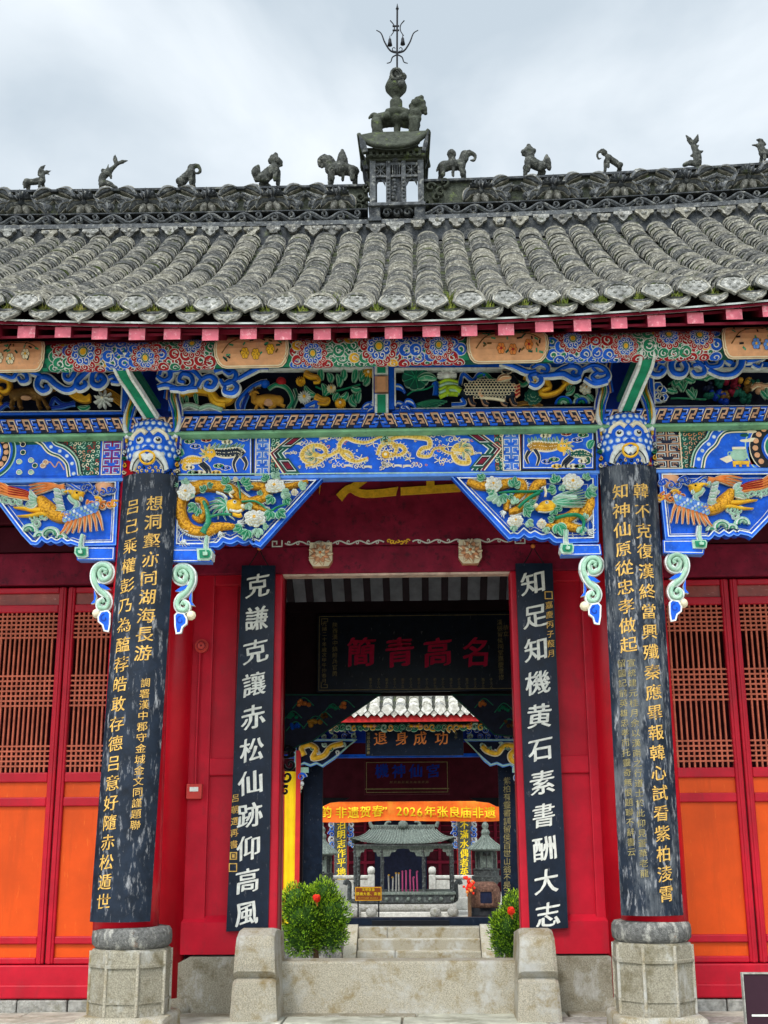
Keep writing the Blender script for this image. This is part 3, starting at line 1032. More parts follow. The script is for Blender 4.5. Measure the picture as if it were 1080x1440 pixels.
# ---- turret in the middle of the ridge
Zs = lambda y: A(440 + 533 / 4.5, y / 4.5, RY)[1]
Zf = lambda y, d: Zs(y) - d * .62
Xs = lambda x: A(440 + x / 4.5, 250, RY)[0]
TF = thing('ridge_turret', (Xs(533), RY, Zs(1380)), 'carved stone turret with upturned roof, beast and iron trident on the ridge', 'roof ornament')
t_ = MB()
for x0, x1 in ((362, 430), (640, 706)):
    t_.box(Xs(x0), Xs(x1), RY - .24, RY + .2, Zf(1375, .24), Zf(1292, .24), 'ridge_stone', .012)
    t_.box(Xs(x0) - .012, Xs(x1) + .012, RY - .255, RY + .2, Zf(1385, .25), Zf(1362, .25), 'ridge_stone', .008)
t_.box(Xs(356), Xs(710), RY - .27, RY + .25, Zf(1290, .27), Zf(1268, .27), 'ridge_relief', .01)
t_.box(Xs(430), Xs(640), RY - .05, RY + .05, Zf(1385, .25), Zf(1290, .2), 'ridge_stone')
t_.fn = lambda u, w, d: (u, RY - .16 - d, w)
for c in (470, 535, 600):
    t_.stroke(spiral(Xs(c), Zf(1335, .2), .055, .01, 0, 420, 16), .014, 0, .06, 'ridge_relief')
t_.build('turret_base', TF)
t_ = MB()
for x in (384, 480, 575, 682):
    for y in (-.20, .16):
        w = .034 if x in (384, 682) else .026
        t_.box(Xs(x) - w, Xs(x) + w, RY + y - w, RY + y + w, Zf(1268, .27), Zf(1010, .2), 'ridge_relief', .008)
for z0, z1 in ((1045, 1030), (1118, 1104), (1022, 1008)):
    t_.box(Xs(384), Xs(682), RY - .21, RY - .16, Zf(z0, .2), Zf(z1, .2), 'ridge_relief')
t_.box(Xs(496), Xs(560), RY - .18, RY - .10, Zf(1268, .27), Zf(1112, .2), 'ridge_stone', .006)
t_.fn = lambda u, w, d: (u, RY - .185 - d, w)
for x0, x1 in ((402, 462), (592, 660)):
    a, b, c, d_ = Xs(x0), Xs(x1), Zf(1104, .2), Zf(1045, .2)
    for q in ([(a, c), (b, d_)], [(a, d_), (b, c)], [((a + b) / 2, c), ((a + b) / 2, d_)], [(a, (c + d_) / 2), (b, (c + d_) / 2)]):
        t_.stroke(q, .008, 0, .03, 'ridge_relief')
    mz = Zf(1118, .2)
    t_.poly([(a, mz), (b, mz), (b, mz - .10), (b - .03, mz - .04), ((a + b) / 2, mz - .02), (a + .03, mz - .04), (a, mz - .10)], -.02, .0, 'ridge_stone')
for q in (508, 522, 536, 550):
    t_.stroke([(Xs(q), Zf(1104, .2)), (Xs(q), Zf(1045, .2))], .008, 0, .03, 'ridge_relief')
for q in range(6):
    t_.dome((Xs(516 + 6 * math.sin(q)), Zf(1135 + q * 22, .2)), .03, -.02, .05, 'ridge_relief', 8)
    t_.dome((Xs(480), Zf(1140 + q * 22, .2)), .02, .03, .03, 'ridge_relief', 7)
    t_.dome((Xs(575), Zf(1140 + q * 22, .2)), .02, .03, .03, 'ridge_relief', 7)
t_.dome((Xs(525), Zf(1005, .2)), .06, .02, .05, 'ridge_stone', 6)
t_.build('turret_columns', TF)
t_ = MB()
for k, (x0, x1, z0, z1, y) in enumerate(((368, 700, 1010, 990, .24), (352, 714, 988, 970, .28), (362, 704, 968, 955, .25), (340, 726, 953, 930, .30))):
    t_.box(Xs(x0), Xs(x1), RY - y, RY + y, Zf(z0, y), Zf(z1, y), 'moss_stone', .006)
for k in range(9):
    t_.box(Xs(375 + k * 38) - .018, Xs(375 + k * 38) + .018, RY - .30, RY - .2, Zf(980, .3), Zf(948, .3), 'moss_stone', .005)
for s in (-1, 1):
    yy = RY + s * .36
    p = [(Xs(x), Zf(y, .36)) for x, y in ((302, 852), (345, 890), (410, 915), (520, 925), (630, 910), (700, 868), (736, 832))]
    q = spline(p, 5)
    t_.tube([(x, yy, z) for x, z in q], .028, 'moss_stone', 8)
q = spline([(Xs(x), Zf(y, .36)) for x, y in ((302, 850), (345, 888), (410, 912), (520, 922), (630, 908), (700, 866), (736, 832))], 5)
top = [(Xs(533) + (x - Xs(533)) * .62, Zs(868)) for x, z in q]
for k in range(len(q) - 1):
    for s in (-1, 1):
        vs = [(q[k][0], RY + s * .36, q[k][1]), (q[k + 1][0], RY + s * .36, q[k + 1][1]), (top[k + 1][0], RY + s * .12, top[k + 1][1]), (top[k][0], RY + s * .12, top[k][1])]
        t_.add(vs, [(0, 1, 2, 3)], 'moss_stone')
        t_.add([(x, y, z - .05) for x, y, z in vs], [(0, 1, 2, 3)], 'moss_stone')
for x0, x1, s in ((302, 345, -1), (736, 705, 1)):             # side eaves hanging down past the corners
    for yy in (-.36, 0, .36):
        pts = [(Xs(x0), Zf(850 if s < 0 else 835, .36)), (Xs(x1), Zf(905, .36)), (Xs(x1 - s * 14), Zf(960, .36)), (Xs(x0 - s * 24), Zf(965, .36)), (Xs(x0 - s * 6), Zf(915, .36))]
        t_.fn = lambda u, w, d, yy=yy: (u, RY + yy - d, w)
        t_.poly(pts, -.03, .03, 'ridge_stone')
    t_.tube([(Xs(x0), RY - .36, Zf(845, .36)), (Xs(x0) - s * .02, RY, Zf(900, .36)), (Xs(x0), RY + .36, Zf(845, .36))], .025, 'moss_stone', 8)
t_.box(Xs(385), Xs(660), RY - .16, RY + .16, Zf(935, .2), Zf(862, .1), 'moss_stone', .015)
t_.build('turret_roof', TF)
tb = limbs_mb([([(405, 795), (425, 765), (530, 755), (620, 765), (645, 790)], (40, 50, 50, 54, 38), 0), ([(480, 735), (530, 728), (590, 735)], (26, 30, 26), -.08), ([(470, 770)], (26), -.12), ([(580, 775)], (26), -.12), ([(640, 740), (665, 700), (682, 690)], (38, 34, 30), 0), ([(700, 690), (710, 715)], (26, 16), 0),
               ([(640, 650)], (24), 0), ([(665, 632)], (24), 0), ([(688, 618)], (17), 0), ([(620, 670)], (16), 0), ([(692, 650)], (24), 0),
               ([(404, 800), (402, 882)], (34, 30), .08), ([(404, 800), (418, 882)], (36, 32), -.08), ([(642, 790), (652, 872)], (32, 28), .08), ([(640, 790), (634, 872)], (34, 30), -.08), ([(420, 880), (640, 872)], (20, 20), 0), ([(650, 740)], (40), -.05), ([(668, 770)], (22), -.06), ([(630, 700)], (26), 0), ([(660, 665)], (28), -.05), ([(700, 668)], (18), 0),
               ([(533, 770), (533, 862)], (26, 20), 0), ([(410, 745), (395, 728), (375, 732), (355, 748)], (16, 17, 16, 8), 0), ([(533, 755)], (46), -.03)], 440, 0, 4.5, RY, 'moss_stone').fuse(.013)
tb.build('horned_beast', TF)
t_ = MB()
px_ = mpp(560, 130, RY) / 4.5
t_.lathe([(38 * px_, Zs(715)), (40 * px_, Zs(705)), (40 * px_, Zs(645)), (37 * px_, Zs(638)), (24 * px_, Zs(632)), (26 * px_, Zs(615)), (40 * px_, Zs(600)), (66 * px_, Zs(570)), (70 * px_, Zs(550)), (62 * px_, Zs(530)), (46 * px_, Zs(500)), (40 * px_, Zs(480)), (28 * px_, Zs(466)), (24 * px_, Zs(455))],
         'moss_stone', (Xs(531), RY), 20)
t_.tube([(Xs(536) + .06 * math.cos(q), RY - .14 - .02 * math.sin(q), Zs(514) + .06 * math.sin(q)) for q in [2 * PI * k / 12 for k in range(13)]], .02, 'statue_stone', 6)
for q in range(10):
    t_.ball((Xs(531 + random.uniform(-50, 50)), RY + random.uniform(-.12, .0), Zs(random.uniform(500, 570))), .05, 'statue_stone', 8)
t_.build('vase', TF)
ir = MB()
T = lambda pts, r0, r1=None: ir.tube([(A(440 + x / 4.5, y / 4.5, RY)[0], RY, A(440 + x / 4.5, y / 4.5, RY)[1]) for x, y in spline(pts, 6)], [r0 + ((r1 or r0) - r0) * k / (6 * (len(pts) - 1)) for k in range(6 * (len(pts) - 1) + 1)], 'iron', 8)
T([(533, 460), (533, 250), (534, 50)], 6 * px_)
T([(534, 56), (534, 44), (534, 22)], 11 * px_, 1 * px_)
T([(534, 62), (534, 56)], 7 * px_, 11 * px_)
for s in (-1, 1):
    m = lambda pts: [(534 + s * (x - 534) * -1, y) for x, y in pts]
    T(m([(534, 335), (490, 320), (455, 268), (432, 212), (402, 191)]), 7 * px_, 3 * px_)
    T(m([(534, 345), (504, 362), (492, 392), (468, 401)]), 5 * px_, 3 * px_)
    T(m([(490, 130), (513, 160), (513, 195), (494, 226)]), 4 * px_, 3 * px_)
    T(m([(526, 325), (508, 322), (503, 308), (515, 300), (521, 310)]), 3.5 * px_, 2 * px_)
ir.box(Xs(512), Xs(556), RY - .01, RY + .01, Zs(168), Zs(162), 'iron')
ir.box(Xs(512), Xs(556), RY - .01, RY + .01, Zs(195), Zs(189), 'iron')
tr = ir.build('iron_trident', TF)
for x, y in ((494, 262), (578, 258)):
    b = MB()
    b.lathe([(16 * px_, Zs(y + 24)), (12 * px_, Zs(y + 6)), (9 * px_, Zs(y - 14)), (3 * px_, Zs(y - 22)), (2 * px_, Zs(y - 36))], 'iron', (Xs(x), RY), 10)
    b.build('bell', TF)
# ================================================================== COLUMNS
CX = (A(172, 1320, -.1)[0], A(925, 1310, -.1)[0])
PTOP = A(172, 1306, -.26)[1]
for x in CX:
    c = MB()
    c.lathe([(.252, PTOP - .02), (.252, PTOP + .5), (.238, 3.4), (.222, 4.72)], 'red_column', (x, 0), 40)
    c.build('column', GH)

# ---- blue spotted beast heads where the beams meet the columns, with the green struts above them
YH = -.24
for ci, (hx, cx) in enumerate(((211, CX[0]), (883, CX[1]))):
    top = 576 if ci == 0 else 566
    zt = A(hx, top, YH)[1]
    zb = A(hx, top + 92, YH)[1]
    x0 = A(hx, top + 50, YH)[0]
    H = zt - zb
    h = MB()
    prof = []
    for q in range(15):
        t = q / 14
        r_ = .150 + .085 * math.sin(PI * min(1, t * .78 + .18)) if t < .93 else .16
        prof.append((r_ * (1 - .75 * max(0, t - .80) / .2 if t > .8 else 1) * (1.0 if t > .25 else .93), zb + H * t))
    h.lathe(prof, 'blue', (x0, -.07), 28)

    def hf(u, w, d, x0=x0, zb=zb, H=H):
        t = min(1, max(0, (w - zb) / H))
        r_ = .150 + .085 * math.sin(PI * min(1, t * .78 + .18))
        r_ = (r_ * (1 - .75 * max(0, t - .80) / .2 if t > .8 else 1) * (1.0 if t > .25 else .93)) + d
        a = u / .22
        return (x0 + r_ * math.sin(a), -.07 - r_ * math.cos(a), w)
    h.fn = hf
    for i in range(8):
        for j in range(-5, 6):
            w = zb + H * (.30 + .095 * i)
            u = (j + .5 * (i % 2)) * .058
            if abs(abs(u) - .075) < .05 and .42 < (w - zb) / H < .62: continue
            h.dot((u, w), .026, .003, 'blue_sky', 12)
            h.dome((u, w), .0195, -.002, .010, 'white', 10)
    h.build('beast_head', GH)
    f = MB(fn=hf)
    for s in (-1, 1):
        e_ = (s * .072, zb + H * .50)
        f.dome(e_, .034, 0, .022, 'white', 12)
        f.dome(e_, .020, .012, .018, 'black_paint', 10)
        f.dome((e_[0] - s * .004, e_[1] + .004), .007, .028, .006, 'white', 6)
        f.stroke(spline([(s * .02, zb + H * .60), (s * .07, zb + H * .66), (s * .13, zb + H * .60), (s * .15, zb + H * .52)], 5), lambda t: .022 - .012 * t, .0, .03, 'cream')
        f.stroke(spline([(s * .005, zb + H * .19), (s * .06, zb + H * .28), (s * .12, zb + H * .20), (s * .16, zb + H * .08)], 5), lambda t: .045 - .02 * t, .0, .045, 'white')
        f.stroke(spline([(s * .02, zb + H * .16), (s * .06, zb + H * .22), (s * .11, zb + H * .14), (s * .13, zb + H * .06)], 5), .004, .044, .05, 'black_paint')
    f.stroke(circ(0, zb + H * .22, .052, 18), .010, .035, .055, 'gold', closed=True)
    f.dome((0, zb + H * .33), .045, 0, .05, 'blue', 12)
    for k in range(22):
        f.stroke(spiral(-.26 + .025 * k, zb + H * (.05 + .05 * (k % 2)), .016, .003, k * 50, k * 50 + 330, 8), .004, .008, .016, random.choice(('cream', 'gold_paint', 'black_paint')))
    f.build('beast_face', GH)
    hr = MB(-.17)
    for s in (-1, 1):
        for k, (m, ed) in enumerate((('blue', 'white'), ('green', 'cream'), ('gold', 'black_paint'), ('blue_deep', 'white'))):
            b = x0 + s * (.16 + .022 * k)
            hr.stroke(spline([(x0 + s * (.19 + .012 * k), zb + H * (.72 - .1 * k)), (b + s * .012, zb + H * .98), (x0 + s * (.13 + .026 * k), zb + H * 1.22), (x0 + s * (.15 + .02 * k), zb + H * 1.38)], 6),
                      lambda t: .014 * (1 - .6 * t), -.02, .05, m, ed, .004)
        hr.stroke(spline([(x0 + s * .20, zb + H * .58), (x0 + s * .235, zb + H * .85), (x0 + s * .195, zb + H * 1.2)], 6), lambda t: .026 * (1 - t) + .004, 0, .07, 'white')
        for k in range(5):
            hr.curl((x0 + s * .225, zb + H * (.08 + .1 * k)), .020, -.02, .05, 90 * k, ('cream', 'gold', 'green', 'white', 'paint_red')[k], 'black_paint', s, .006)
    hr.build('beast_mane', GH)
    # strut: leaves the top of the head and leans out to the eave purlin
    s_ = MB()
    zs0, zs1 = zt - .03, A(hx, 488 if ci == 0 else 478, -.9)[1]
    lean = -.15 if ci == 0 else .10
    pth = spline([(-.22, zs0), (-.50, zs0 + (zs1 - zs0) * .45), (-.70, zs0 + (zs1 - zs0) * .74), (-.80, zs1 + .02)], 8)
    n = len(pth)
    lx = [lean * math.sin(PI / 2 * min(1, k / (n - 1) * 1.25)) for k in range(n)]
    for (xa, xb, dd, m) in ((-.040, .040, .0, 'green'), (-.064, -.040, .012, 'white'), (.040, .064, .012, 'white'), (-.064, .064, -.11, 'green_dark')):
        vs, fs = [], []
        for k, (y, z) in enumerate(pth):
            a = pth[max(0, k - 1)]; b = pth[min(n - 1, k + 1)]
            ty, tz = b[0] - a[0], b[1] - a[1]
            l = math.hypot(ty, tz); ny, nz = -tz / l, ty / l        # outward, forward and down
            if nz > 0: ny, nz = -ny, -nz
            th = .05
            for xx in (x0 + lx[k] + xa, x0 + lx[k] + xb):
                for o in (dd + th, dd):
                    vs.append((xx, y + ny * o, z + nz * o))
        for k in range(n - 1):
            o, q = 4 * k, 4 * k + 4
            fs += [(o, q, q + 2, o + 2), (o + 1, o + 3, q + 3, q + 1), (o, o + 1, q + 1, q), (o + 2, q + 2, q + 3, o + 3)]
        fs += [(0, 2, 3, 1), (4 * n - 4, 4 * n - 3, 4 * n - 1, 4 * n - 2)]
        s_.add(vs, fs, m)
    for k in range(16, 22):
        y, z = pth[k]
        s_.tube([(x0 + lx[k] - .05, y - .055, z - .02), (x0 + lx[k] + .05, y - .055, z - .02)], .008, 'green_dark', 6)
    s_.build('eave_strut', GH)
    br = MB(-.12)
    for s in (-1, 1):
        for k in range(4):
            br.stroke(spline([(x0 + s * (.10 + .016 * k), zt + .1), (x0 + s * (.11 + .012 * k), zt + .25), (x0 + s * (.08 + .014 * k), zt + .42)], 5), .006, .1 - .02 * k, .14 - .02 * k, ('blue', 'tan', 'blue_deep', 'white')[k])
    br.box(x0 - .15, x0 + .15, -.05, .12, zt - .2, zt + .62, 'blue_deep')
    br.build('column_bracket', GH)

# ================================================================== EAVE PURLIN with painted rosettes
YP, RP = -.72, .112
zp = A(545, 495.5, YP)[1]
pu = MB()
XL, XR = -5.8, 5.9
pu.tube([(XL + (XR - XL) * k / 20, YP, zp) for k in range(21)], RP, 'green_dark', 32)
pu.build('eave_purlin', GH)
Pf = lambda u, w, d: (u, YP - (RP + d) * math.cos(w / RP), zp + (RP + d) * math.sin(w / RP))
pp = MB(fn=Pf)
WH = .165                                                   # half height of the painting, measured round the log


def upx(px): return A(px, 494, YP - RP)[0]


pan = [(upx(300), upx(408)), (upx(655), upx(773)), (upx(-45), upx(66)), (upx(1014), upx(1130))]
ros = [upx(q) for q in (118, 533, 270, 440, 617, 806, 880, 942, 985, 205)]
random.seed(4)
nu = 160
for i in range(nu):                                          # ground colour
    ua, ub = upx(-60) + (upx(1140) - upx(-60)) * i / nu, upx(-60) + (upx(1140) - upx(-60)) * (i + 1) / nu
    for j in range(8):
        wa, wb = -WH + 2 * WH * j / 8, -WH + 2 * WH * (j + 1) / 8
        pp.add([Pf(ua, wa, .002), Pf(ub, wa, .002), Pf(ub, wb, .002), Pf(ua, wb, .002)], [(0, 1, 2, 3)], random.choice(('green', 'green_dark', 'green')))


def ptc(u, w, r, m, dep, a0):
    """one painted curl: white rim, colour, spiral"""
    pp.dot((u, w), r, dep, 'white', 14)
    pp.dot((u, w), r * .87, dep + .0015, m, 14)
    pp.line(spiral(u + r * .05, w, r * .55, r * .14, a0, a0 + 330, 12), r * .075, dep + .003, 'white')


row = 0
for rr, w in enumerate((-.14, -.085, -.03, .025, .08, .135)):
    u = upx(-60) + .03 * (rr % 2)
    k = 0
    while u < upx(1140):
        if not any(a - .02 < u < b + .02 for a, b in pan):
            ph = math.sin(u * 5.1) + .8 * math.sin(w * 17 + u * 2.3)
            m = 'blue' if ph > .25 else 'paint_red' if ph > -.75 else 'green'
            if random.random() < .07: m = 'gold'
            r_ = random.uniform(.046, .056)
            ptc(u + random.uniform(-.01, .01), w + random.uniform(-.008, .008), r_, m, .004 + .0008 * ((rr * 3 + k) % 7), random.choice((0, 120, 200, 300)))
        u += .088
        k += 1
for i, u in enumerate(ros):
    big = i < 2
    r0 = .098 if big else random.choice((.066, .076))
    m2 = 'paint_red'
    w0 = 0 if big else (.04, -.05, .05, -.04, 0, .03, -.03, .05)[i % 8]
    d0 = .014
    for q in range(12):
        a = 2 * PI * q / 12
        ptc(u + r0 * 1.22 * math.cos(a), w0 + r0 * 1.15 * math.sin(a), r0 * .34, m2, d0, math.degrees(a) + 180)
    pp.fn = Pf
    pts = scallop(u, w0, r0 * 1.04, 8, .16)
    pp.add([Pf(x, y, d0 + .006) for x, y in pts], [tuple(range(len(pts)))], 'white')
    pts = scallop(u, w0, r0 * .97, 8, .16)
    pp.add([Pf(x, y, d0 + .0075) for x, y in pts], [tuple(range(len(pts)))], 'blue')
    for q in range(8):
        a = 2 * PI * (q + .5) / 8
        c = (u + r0 * .66 * math.cos(a), w0 + r0 * .66 * math.sin(a))
        pp.line(spiral(c[0], c[1], r0 * .26, r0 * .06, math.degrees(a), math.degrees(a) + 400, 12), r0 * .035, d0 + .009, 'white')
    for r_, m in ((.44, 'white'), (.40, 'green_dark'), (.30, 'mint'), (.25, 'gold')):
        pp.dot((u, w0), r0 * r_, d0 + .0105 + (.44 - r_) * .01, m, 16)
pp.build('purlin_painting', GH)
for i, (a, b) in enumerate(pan):
    cart = MB(fn=Pf)
    def rr_(e_):
        k = .10
        pts = []
        for cx_, s in ((b - k, 1), (a + k, -1)):
            for q in range(9):
                t = -PI / 2 + PI * q / 8
                pts.append((cx_ + s * (k - e_) * math.cos(t), s * (WH * .86 - e_) * math.sin(t)))
        return pts
    for e_, d, m in ((0, .030, 'black_paint'), (.006, .032, 'cream'), (.014, .033, 'tan'), (.022, .034, 'cream'), (.032, .036, 'peach')):
        P_ = rr_(e_)
        n2 = len(P_) // 2
        # strips so that the panel follows the curve of the log
        top = sorted([p for p in P_ if p[1] >= 0], key=lambda p: p[0]); bot = sorted([p for p in P_ if p[1] <= 0], key=lambda p: p[0])
        us = [p[0] for p in top]
        vs, fs = [], []
        for k in range(len(top)):
            for j in range(7):
                t = j / 6
                vs.append(Pf(top[k][0], bot[k][1] + (top[k][1] - bot[k][1]) * t, d))
        for k in range(len(top) - 1):
            for j in range(6):
                fs.append((k * 7 + j, k * 7 + 7 + j, k * 7 + 8 + j, k * 7 + 1 + j))
        cart.add(vs, fs, m)
    w_ = b - a
    random.seed(30 + i)
    cart.line(spline([(a + w_ * .12, -.03), (a + w_ * .25, .05), (a + w_ * .45, .085), (a + w_ * .75, .07), (a + w_ * .9, .02)], 5), .004, .039, 'brown')
    fm = ('gold', 'orange_feather', 'cream', 'blue_sky')[i]
    for q in range(34):
        t = random.uniform(.13, .9)
        c = (a + w_ * t, .10 - .16 * random.random() ** 1.5)
        an = random.uniform(0, 6)
        cart.line([c, (c[0] + .035 * math.cos(an), c[1] + .025 * math.sin(an))], .006, .040, random.choice(('green_dark', 'brown', 'green_leaf', 'black_paint')))
    for q, t in enumerate((.42, .56, .75)):
        c = (a + w_ * t, -.02 + .02 * math.sin(9 * t))
        for p_ in range(6):
            an = p_ * 1.05
            cart.dot((c[0] + .020 * math.cos(an), c[1] + .020 * math.sin(an)), .0165, .0405 + .0006 * p_, 'brown', 9)
            cart.dot((c[0] + .020 * math.cos(an), c[1] + .020 * math.sin(an)), .0135, .0408 + .0006 * p_, fm, 9)
        cart.dot(c, .009, .0455, 'paint_red' if i == 1 else 'gold', 8)
    cart.build('purlin_panel', GH)
# dark boards behind everything between purlin and beam
bk = MB()
zbm = A(545, 602, -.2)[1]
bk.box(XL, XR, .06, .10, zbm, zp + .55, 'navy')
bk.box(XL, XR, -.62, .06, zp + .18, zp + .20, 'rafter_red')
bk.build('back_board', GH)

# ================================================================== CLOUD SCROLL BOARDS
def pxl(pts, ox, oy, s, Y, n=6):
    q = [A(ox + x / s, oy + y / s, Y) for x, y in pts]
    return spline(q, n) if len(q) > 2 else q


YS = -.36
SP = mpp(540, 540, YS)


def scrolls(name, strokes, ox, oy, s):
    m = MB(YS)
    random.seed(len(strokes))
    for pts, w in strokes:
        k = SP / s
        m.stroke(pxl(pts, ox, oy, s, YS, 7), lambda t: w * k * (1 - .35 * abs(2 * t - 1)), 0, random.uniform(.045, .07), 'blue', 'white', .0085)
    return m.build(name, GH)


scrolls('cloud_scroll', [       # far left, in the view 0,440 x 5.4
    ([(0, 470), (60, 490), (110, 500), (150, 450), (200, 470), (215, 520), (170, 530), (150, 500)], 22),
    ([(110, 445), (200, 440), (290, 470), (340, 500)], 26), ([(230, 440), (250, 425), (290, 440)], 20),
    ([(355, 560), (370, 585), (330, 600), (290, 560), (310, 500), (370, 500), (430, 550), (500, 590), (560, 580), (600, 520), (680, 440)], 30),
    ([(430, 450), (480, 425)], 14), ([(520, 480), (530, 440), (570, 430), (575, 470), (540, 520), (500, 500), (505, 430)], 24),
    ([(650, 530), (655, 560), (610, 580), (590, 540), (640, 480), (720, 420), (800, 405), (860, 410)], 30),
    ([(745, 520), (770, 480), (800, 520), (760, 560), (710, 540), (715, 470), (780, 430)], 30), ([(830, 500), (870, 490), (905, 530), (850, 530)], 22), ([(0, 415), (90, 420), (170, 430)], 14)], 0, 440, 5.4)
scrolls('cloud_scroll', [       # left of the middle bay, in the view 180,440 x 5.4 (from 240,510 x 3.375)
    ([(20, 120), (60, 135), (105, 110), (100, 70), (60, 60), (45, 90), (70, 100)], 15), ([(0, 50), (50, 38), (110, 45), (150, 85)], 17), ([(0, 130), (60, 128), (130, 125)], 15),
    ([(130, 120), (150, 85), (190, 70), (215, 90), (200, 120), (170, 115), (180, 95)], 17), ([(210, 50), (260, 35), (310, 55), (305, 90), (260, 110), (240, 90)], 15), ([(255, 45), (280, 60), (300, 50)], 12),
    ([(250, 120), (285, 95), (318, 120), (300, 150), (260, 145), (262, 120)], 16), ([(300, 95), (360, 60), (420, 30), (465, 30)], 15), ([(-60, 70), (-30, 90), (0, 75), (-5, 40), (-40, 40), (-50, 65)], 16), ([(-60, 120), (-20, 110), (20, 120)], 14)], 240, 510, 3.375)
scrolls('cloud_scroll', [       # right of the middle bay, in the view 540,510 x 3.375
    ([(550, 5), (620, 25), (680, 50), (720, 45)], 15), ([(700, 95), (690, 70), (725, 60), (745, 90), (720, 115), (690, 105)], 15), ([(700, 30), (740, 10), (775, 25), (770, 50), (740, 45)], 14),
    ([(725, 70), (790, 65), (850, 60), (900, 85), (930, 75)], 17), ([(800, 60), (850, 30), (900, 20), (930, 40), (915, 70), (890, 60), (900, 45)], 16), ([(870, 20), (930, -10), (1000, 10)], 13),
    ([(940, 40), (990, 20), (1040, 35), (1060, 75), (1010, 95), (985, 75), (1010, 55)], 15), ([(950, 80), (1000, 105), (1060, 95)], 13), ([(985, 30), (1020, 60), (1060, 50)], 11)], 540, 510, 3.375)
scrolls('cloud_scroll', [       # far right, in the view 890,440 x 5.68
    ([(200, 390), (235, 400), (260, 360), (215, 330), (150, 350), (130, 420), (150, 490), (210, 500), (250, 460), (215, 440), (200, 470)], 24),
    ([(395, 400), (420, 450), (390, 500), (320, 490), (300, 420), (350, 350), (440, 345), (500, 390), (560, 440)], 30), ([(475, 430), (510, 420), (560, 450), (560, 490), (500, 500), (470, 470)], 24),
    ([(560, 390), (600, 440), (680, 430), (700, 370), (650, 350), (640, 390)], 24), ([(600, 460), (700, 500), (800, 490), (860, 420), (850, 345), (780, 335), (750, 380), (790, 410)], 32),
    ([(870, 390), (940, 360), (960, 330), (990, 330)], 20), ([(900, 400), (960, 390), (1010, 370), (1080, 330), (1150, 320)], 24), ([(950, 420), (1000, 440), (1020, 410)], 16)], 890, 440, 5.68)

# ================================================================== CARVED FRIEZE
YF = -.06
FP = mpp(540, 550, YF)
fz = MB(YF)
zf0, zf1 = A(545, 583, YF)[1], A(545, 515, YF)[1]


def bar(m, x0, y0, x1, y1, w, d, col, edge=None):
    a, b = A(x0, y0, YF), A(x1, y1, YF)
    m.stroke([a, b], w * FP, 0, d, col, edge, .005, flat=True)


for (x0, x1) in ((-80, 180), (245, 530), (551, 843), (912, 1180)):
    L_, T_, B_ = A(x0, 550, YF)[0], A(x0, 519, YF)[1], A(x0, 585 - x0 * .008, YF)[1]
    R_, T2, B2_ = A(x1, 550, YF)[0], A(x1, 518, YF)[1], A(x1, 585 - x1 * .008, YF)[1]
    for k, w, d, c in ((0, .026, .09, 'blue'), (1, .006, .095, 'white')):
        o = .03 * k
        fz.stroke([(L_ + o, T_ - o), (L_ + o, B_ + o)], w, 0, d, c, flat=True)
        fz.stroke([(R_ - o, T2 - o), (R_ - o, B2_ + o)], w, 0, d, c, flat=True)
        fz.stroke([(L_ + o, B_ + o * .7), (R_ - o, B2_ + o * .7)], w * .5, 0, d * .55, c, flat=True)
        fz.stroke([(L_ + o, T_ - o), (R_ - o, T2 - o)], w, 0, d - .002, c, flat=True)
fz.build('frieze_frame', GH)
# middle post with green stripes and a peach face
ps = MB(-.17)
q = lambda x, y: A(x, y, -.17)
zz = [q(540, y)[1] for y in (583, 555, 552, 530, 527, 512)]
xx = [q(527, 548)[0], q(546, 548)[0]]
dx = q(534, 548)[0] - q(540, 548)[0]
for (za, zb, c1, c2) in ((zz[0], zz[1], 'green', 'white'), (zz[2], zz[3], 'peach', 'tan'), (zz[4], zz[5], 'green', 'white')):
    ps.rect(xx[0], za, xx[1], zb, -.12, .02, c2)
    ps.rect(xx[0] + .022, za + .008, xx[1] - .022, zb - .008, .02, .028, c1)
ps.build('frieze_post', GH)


def fp(pts, ox=240, oy=510, s=3.375, n=6):
    return pxl(pts, ox, oy, s, YF, n)


def p1(x, y, ox=240, oy=510, s=3.375):
    return A(ox + x / s, oy + y / s, YF)


K1 = FP / 3.375
# --- left half of the middle frieze: deer under a tree, flowers and fruit
f = MB(YF)
for pts, w, m, e_ in (([(40, 160), (130, 140), (190, 150), (230, 190), (280, 185), (290, 150), (250, 110)], 20, 'gold', 'ochre'), ([(190, 150), (215, 200), (265, 210)], 16, 'gold', 'ochre'),
                      ([(45, 225), (90, 210), (140, 225)], 12, 'mint', 'white'), ([(140, 230), (190, 215), (250, 235)], 12, 'mint', 'white')):
    f.stroke(fp(pts), w * K1, .02, .085, m, e_, .004)
for x in (60, 85, 130):
    f.leaf(p1(x, 205), p1(x + 15, 110), .016, .03, .03, 'green', 'mint')
f.build('gold_dragon_coil', GH)
d = MB(YF)
dp = lambda pts, w, m, h=.09: d.stroke(fp(pts), [k * K1 for k in w] if hasattr(w, '__len__') else w * K1, .0, h, m)
d.fn = lambda u, w, dd: (u, YF - dd, w)
for pts, rad in (([(425, 190), (460, 185), (510, 190)], (24, 28, 26)), ([(405, 195), (398, 160)], (20, 14)), ([(398, 155), (385, 160)], (14, 9))):
    q3 = spline([(*A(240 + x / 3.375, 510 + y / 3.375, YF), r_ * K1) for (x, y), r_ in zip(pts, rad)], 5)
    d.tube([(a, YF - .05, b) for a, b, c in q3], [c for a, b, c in q3], 'ochre', 10)
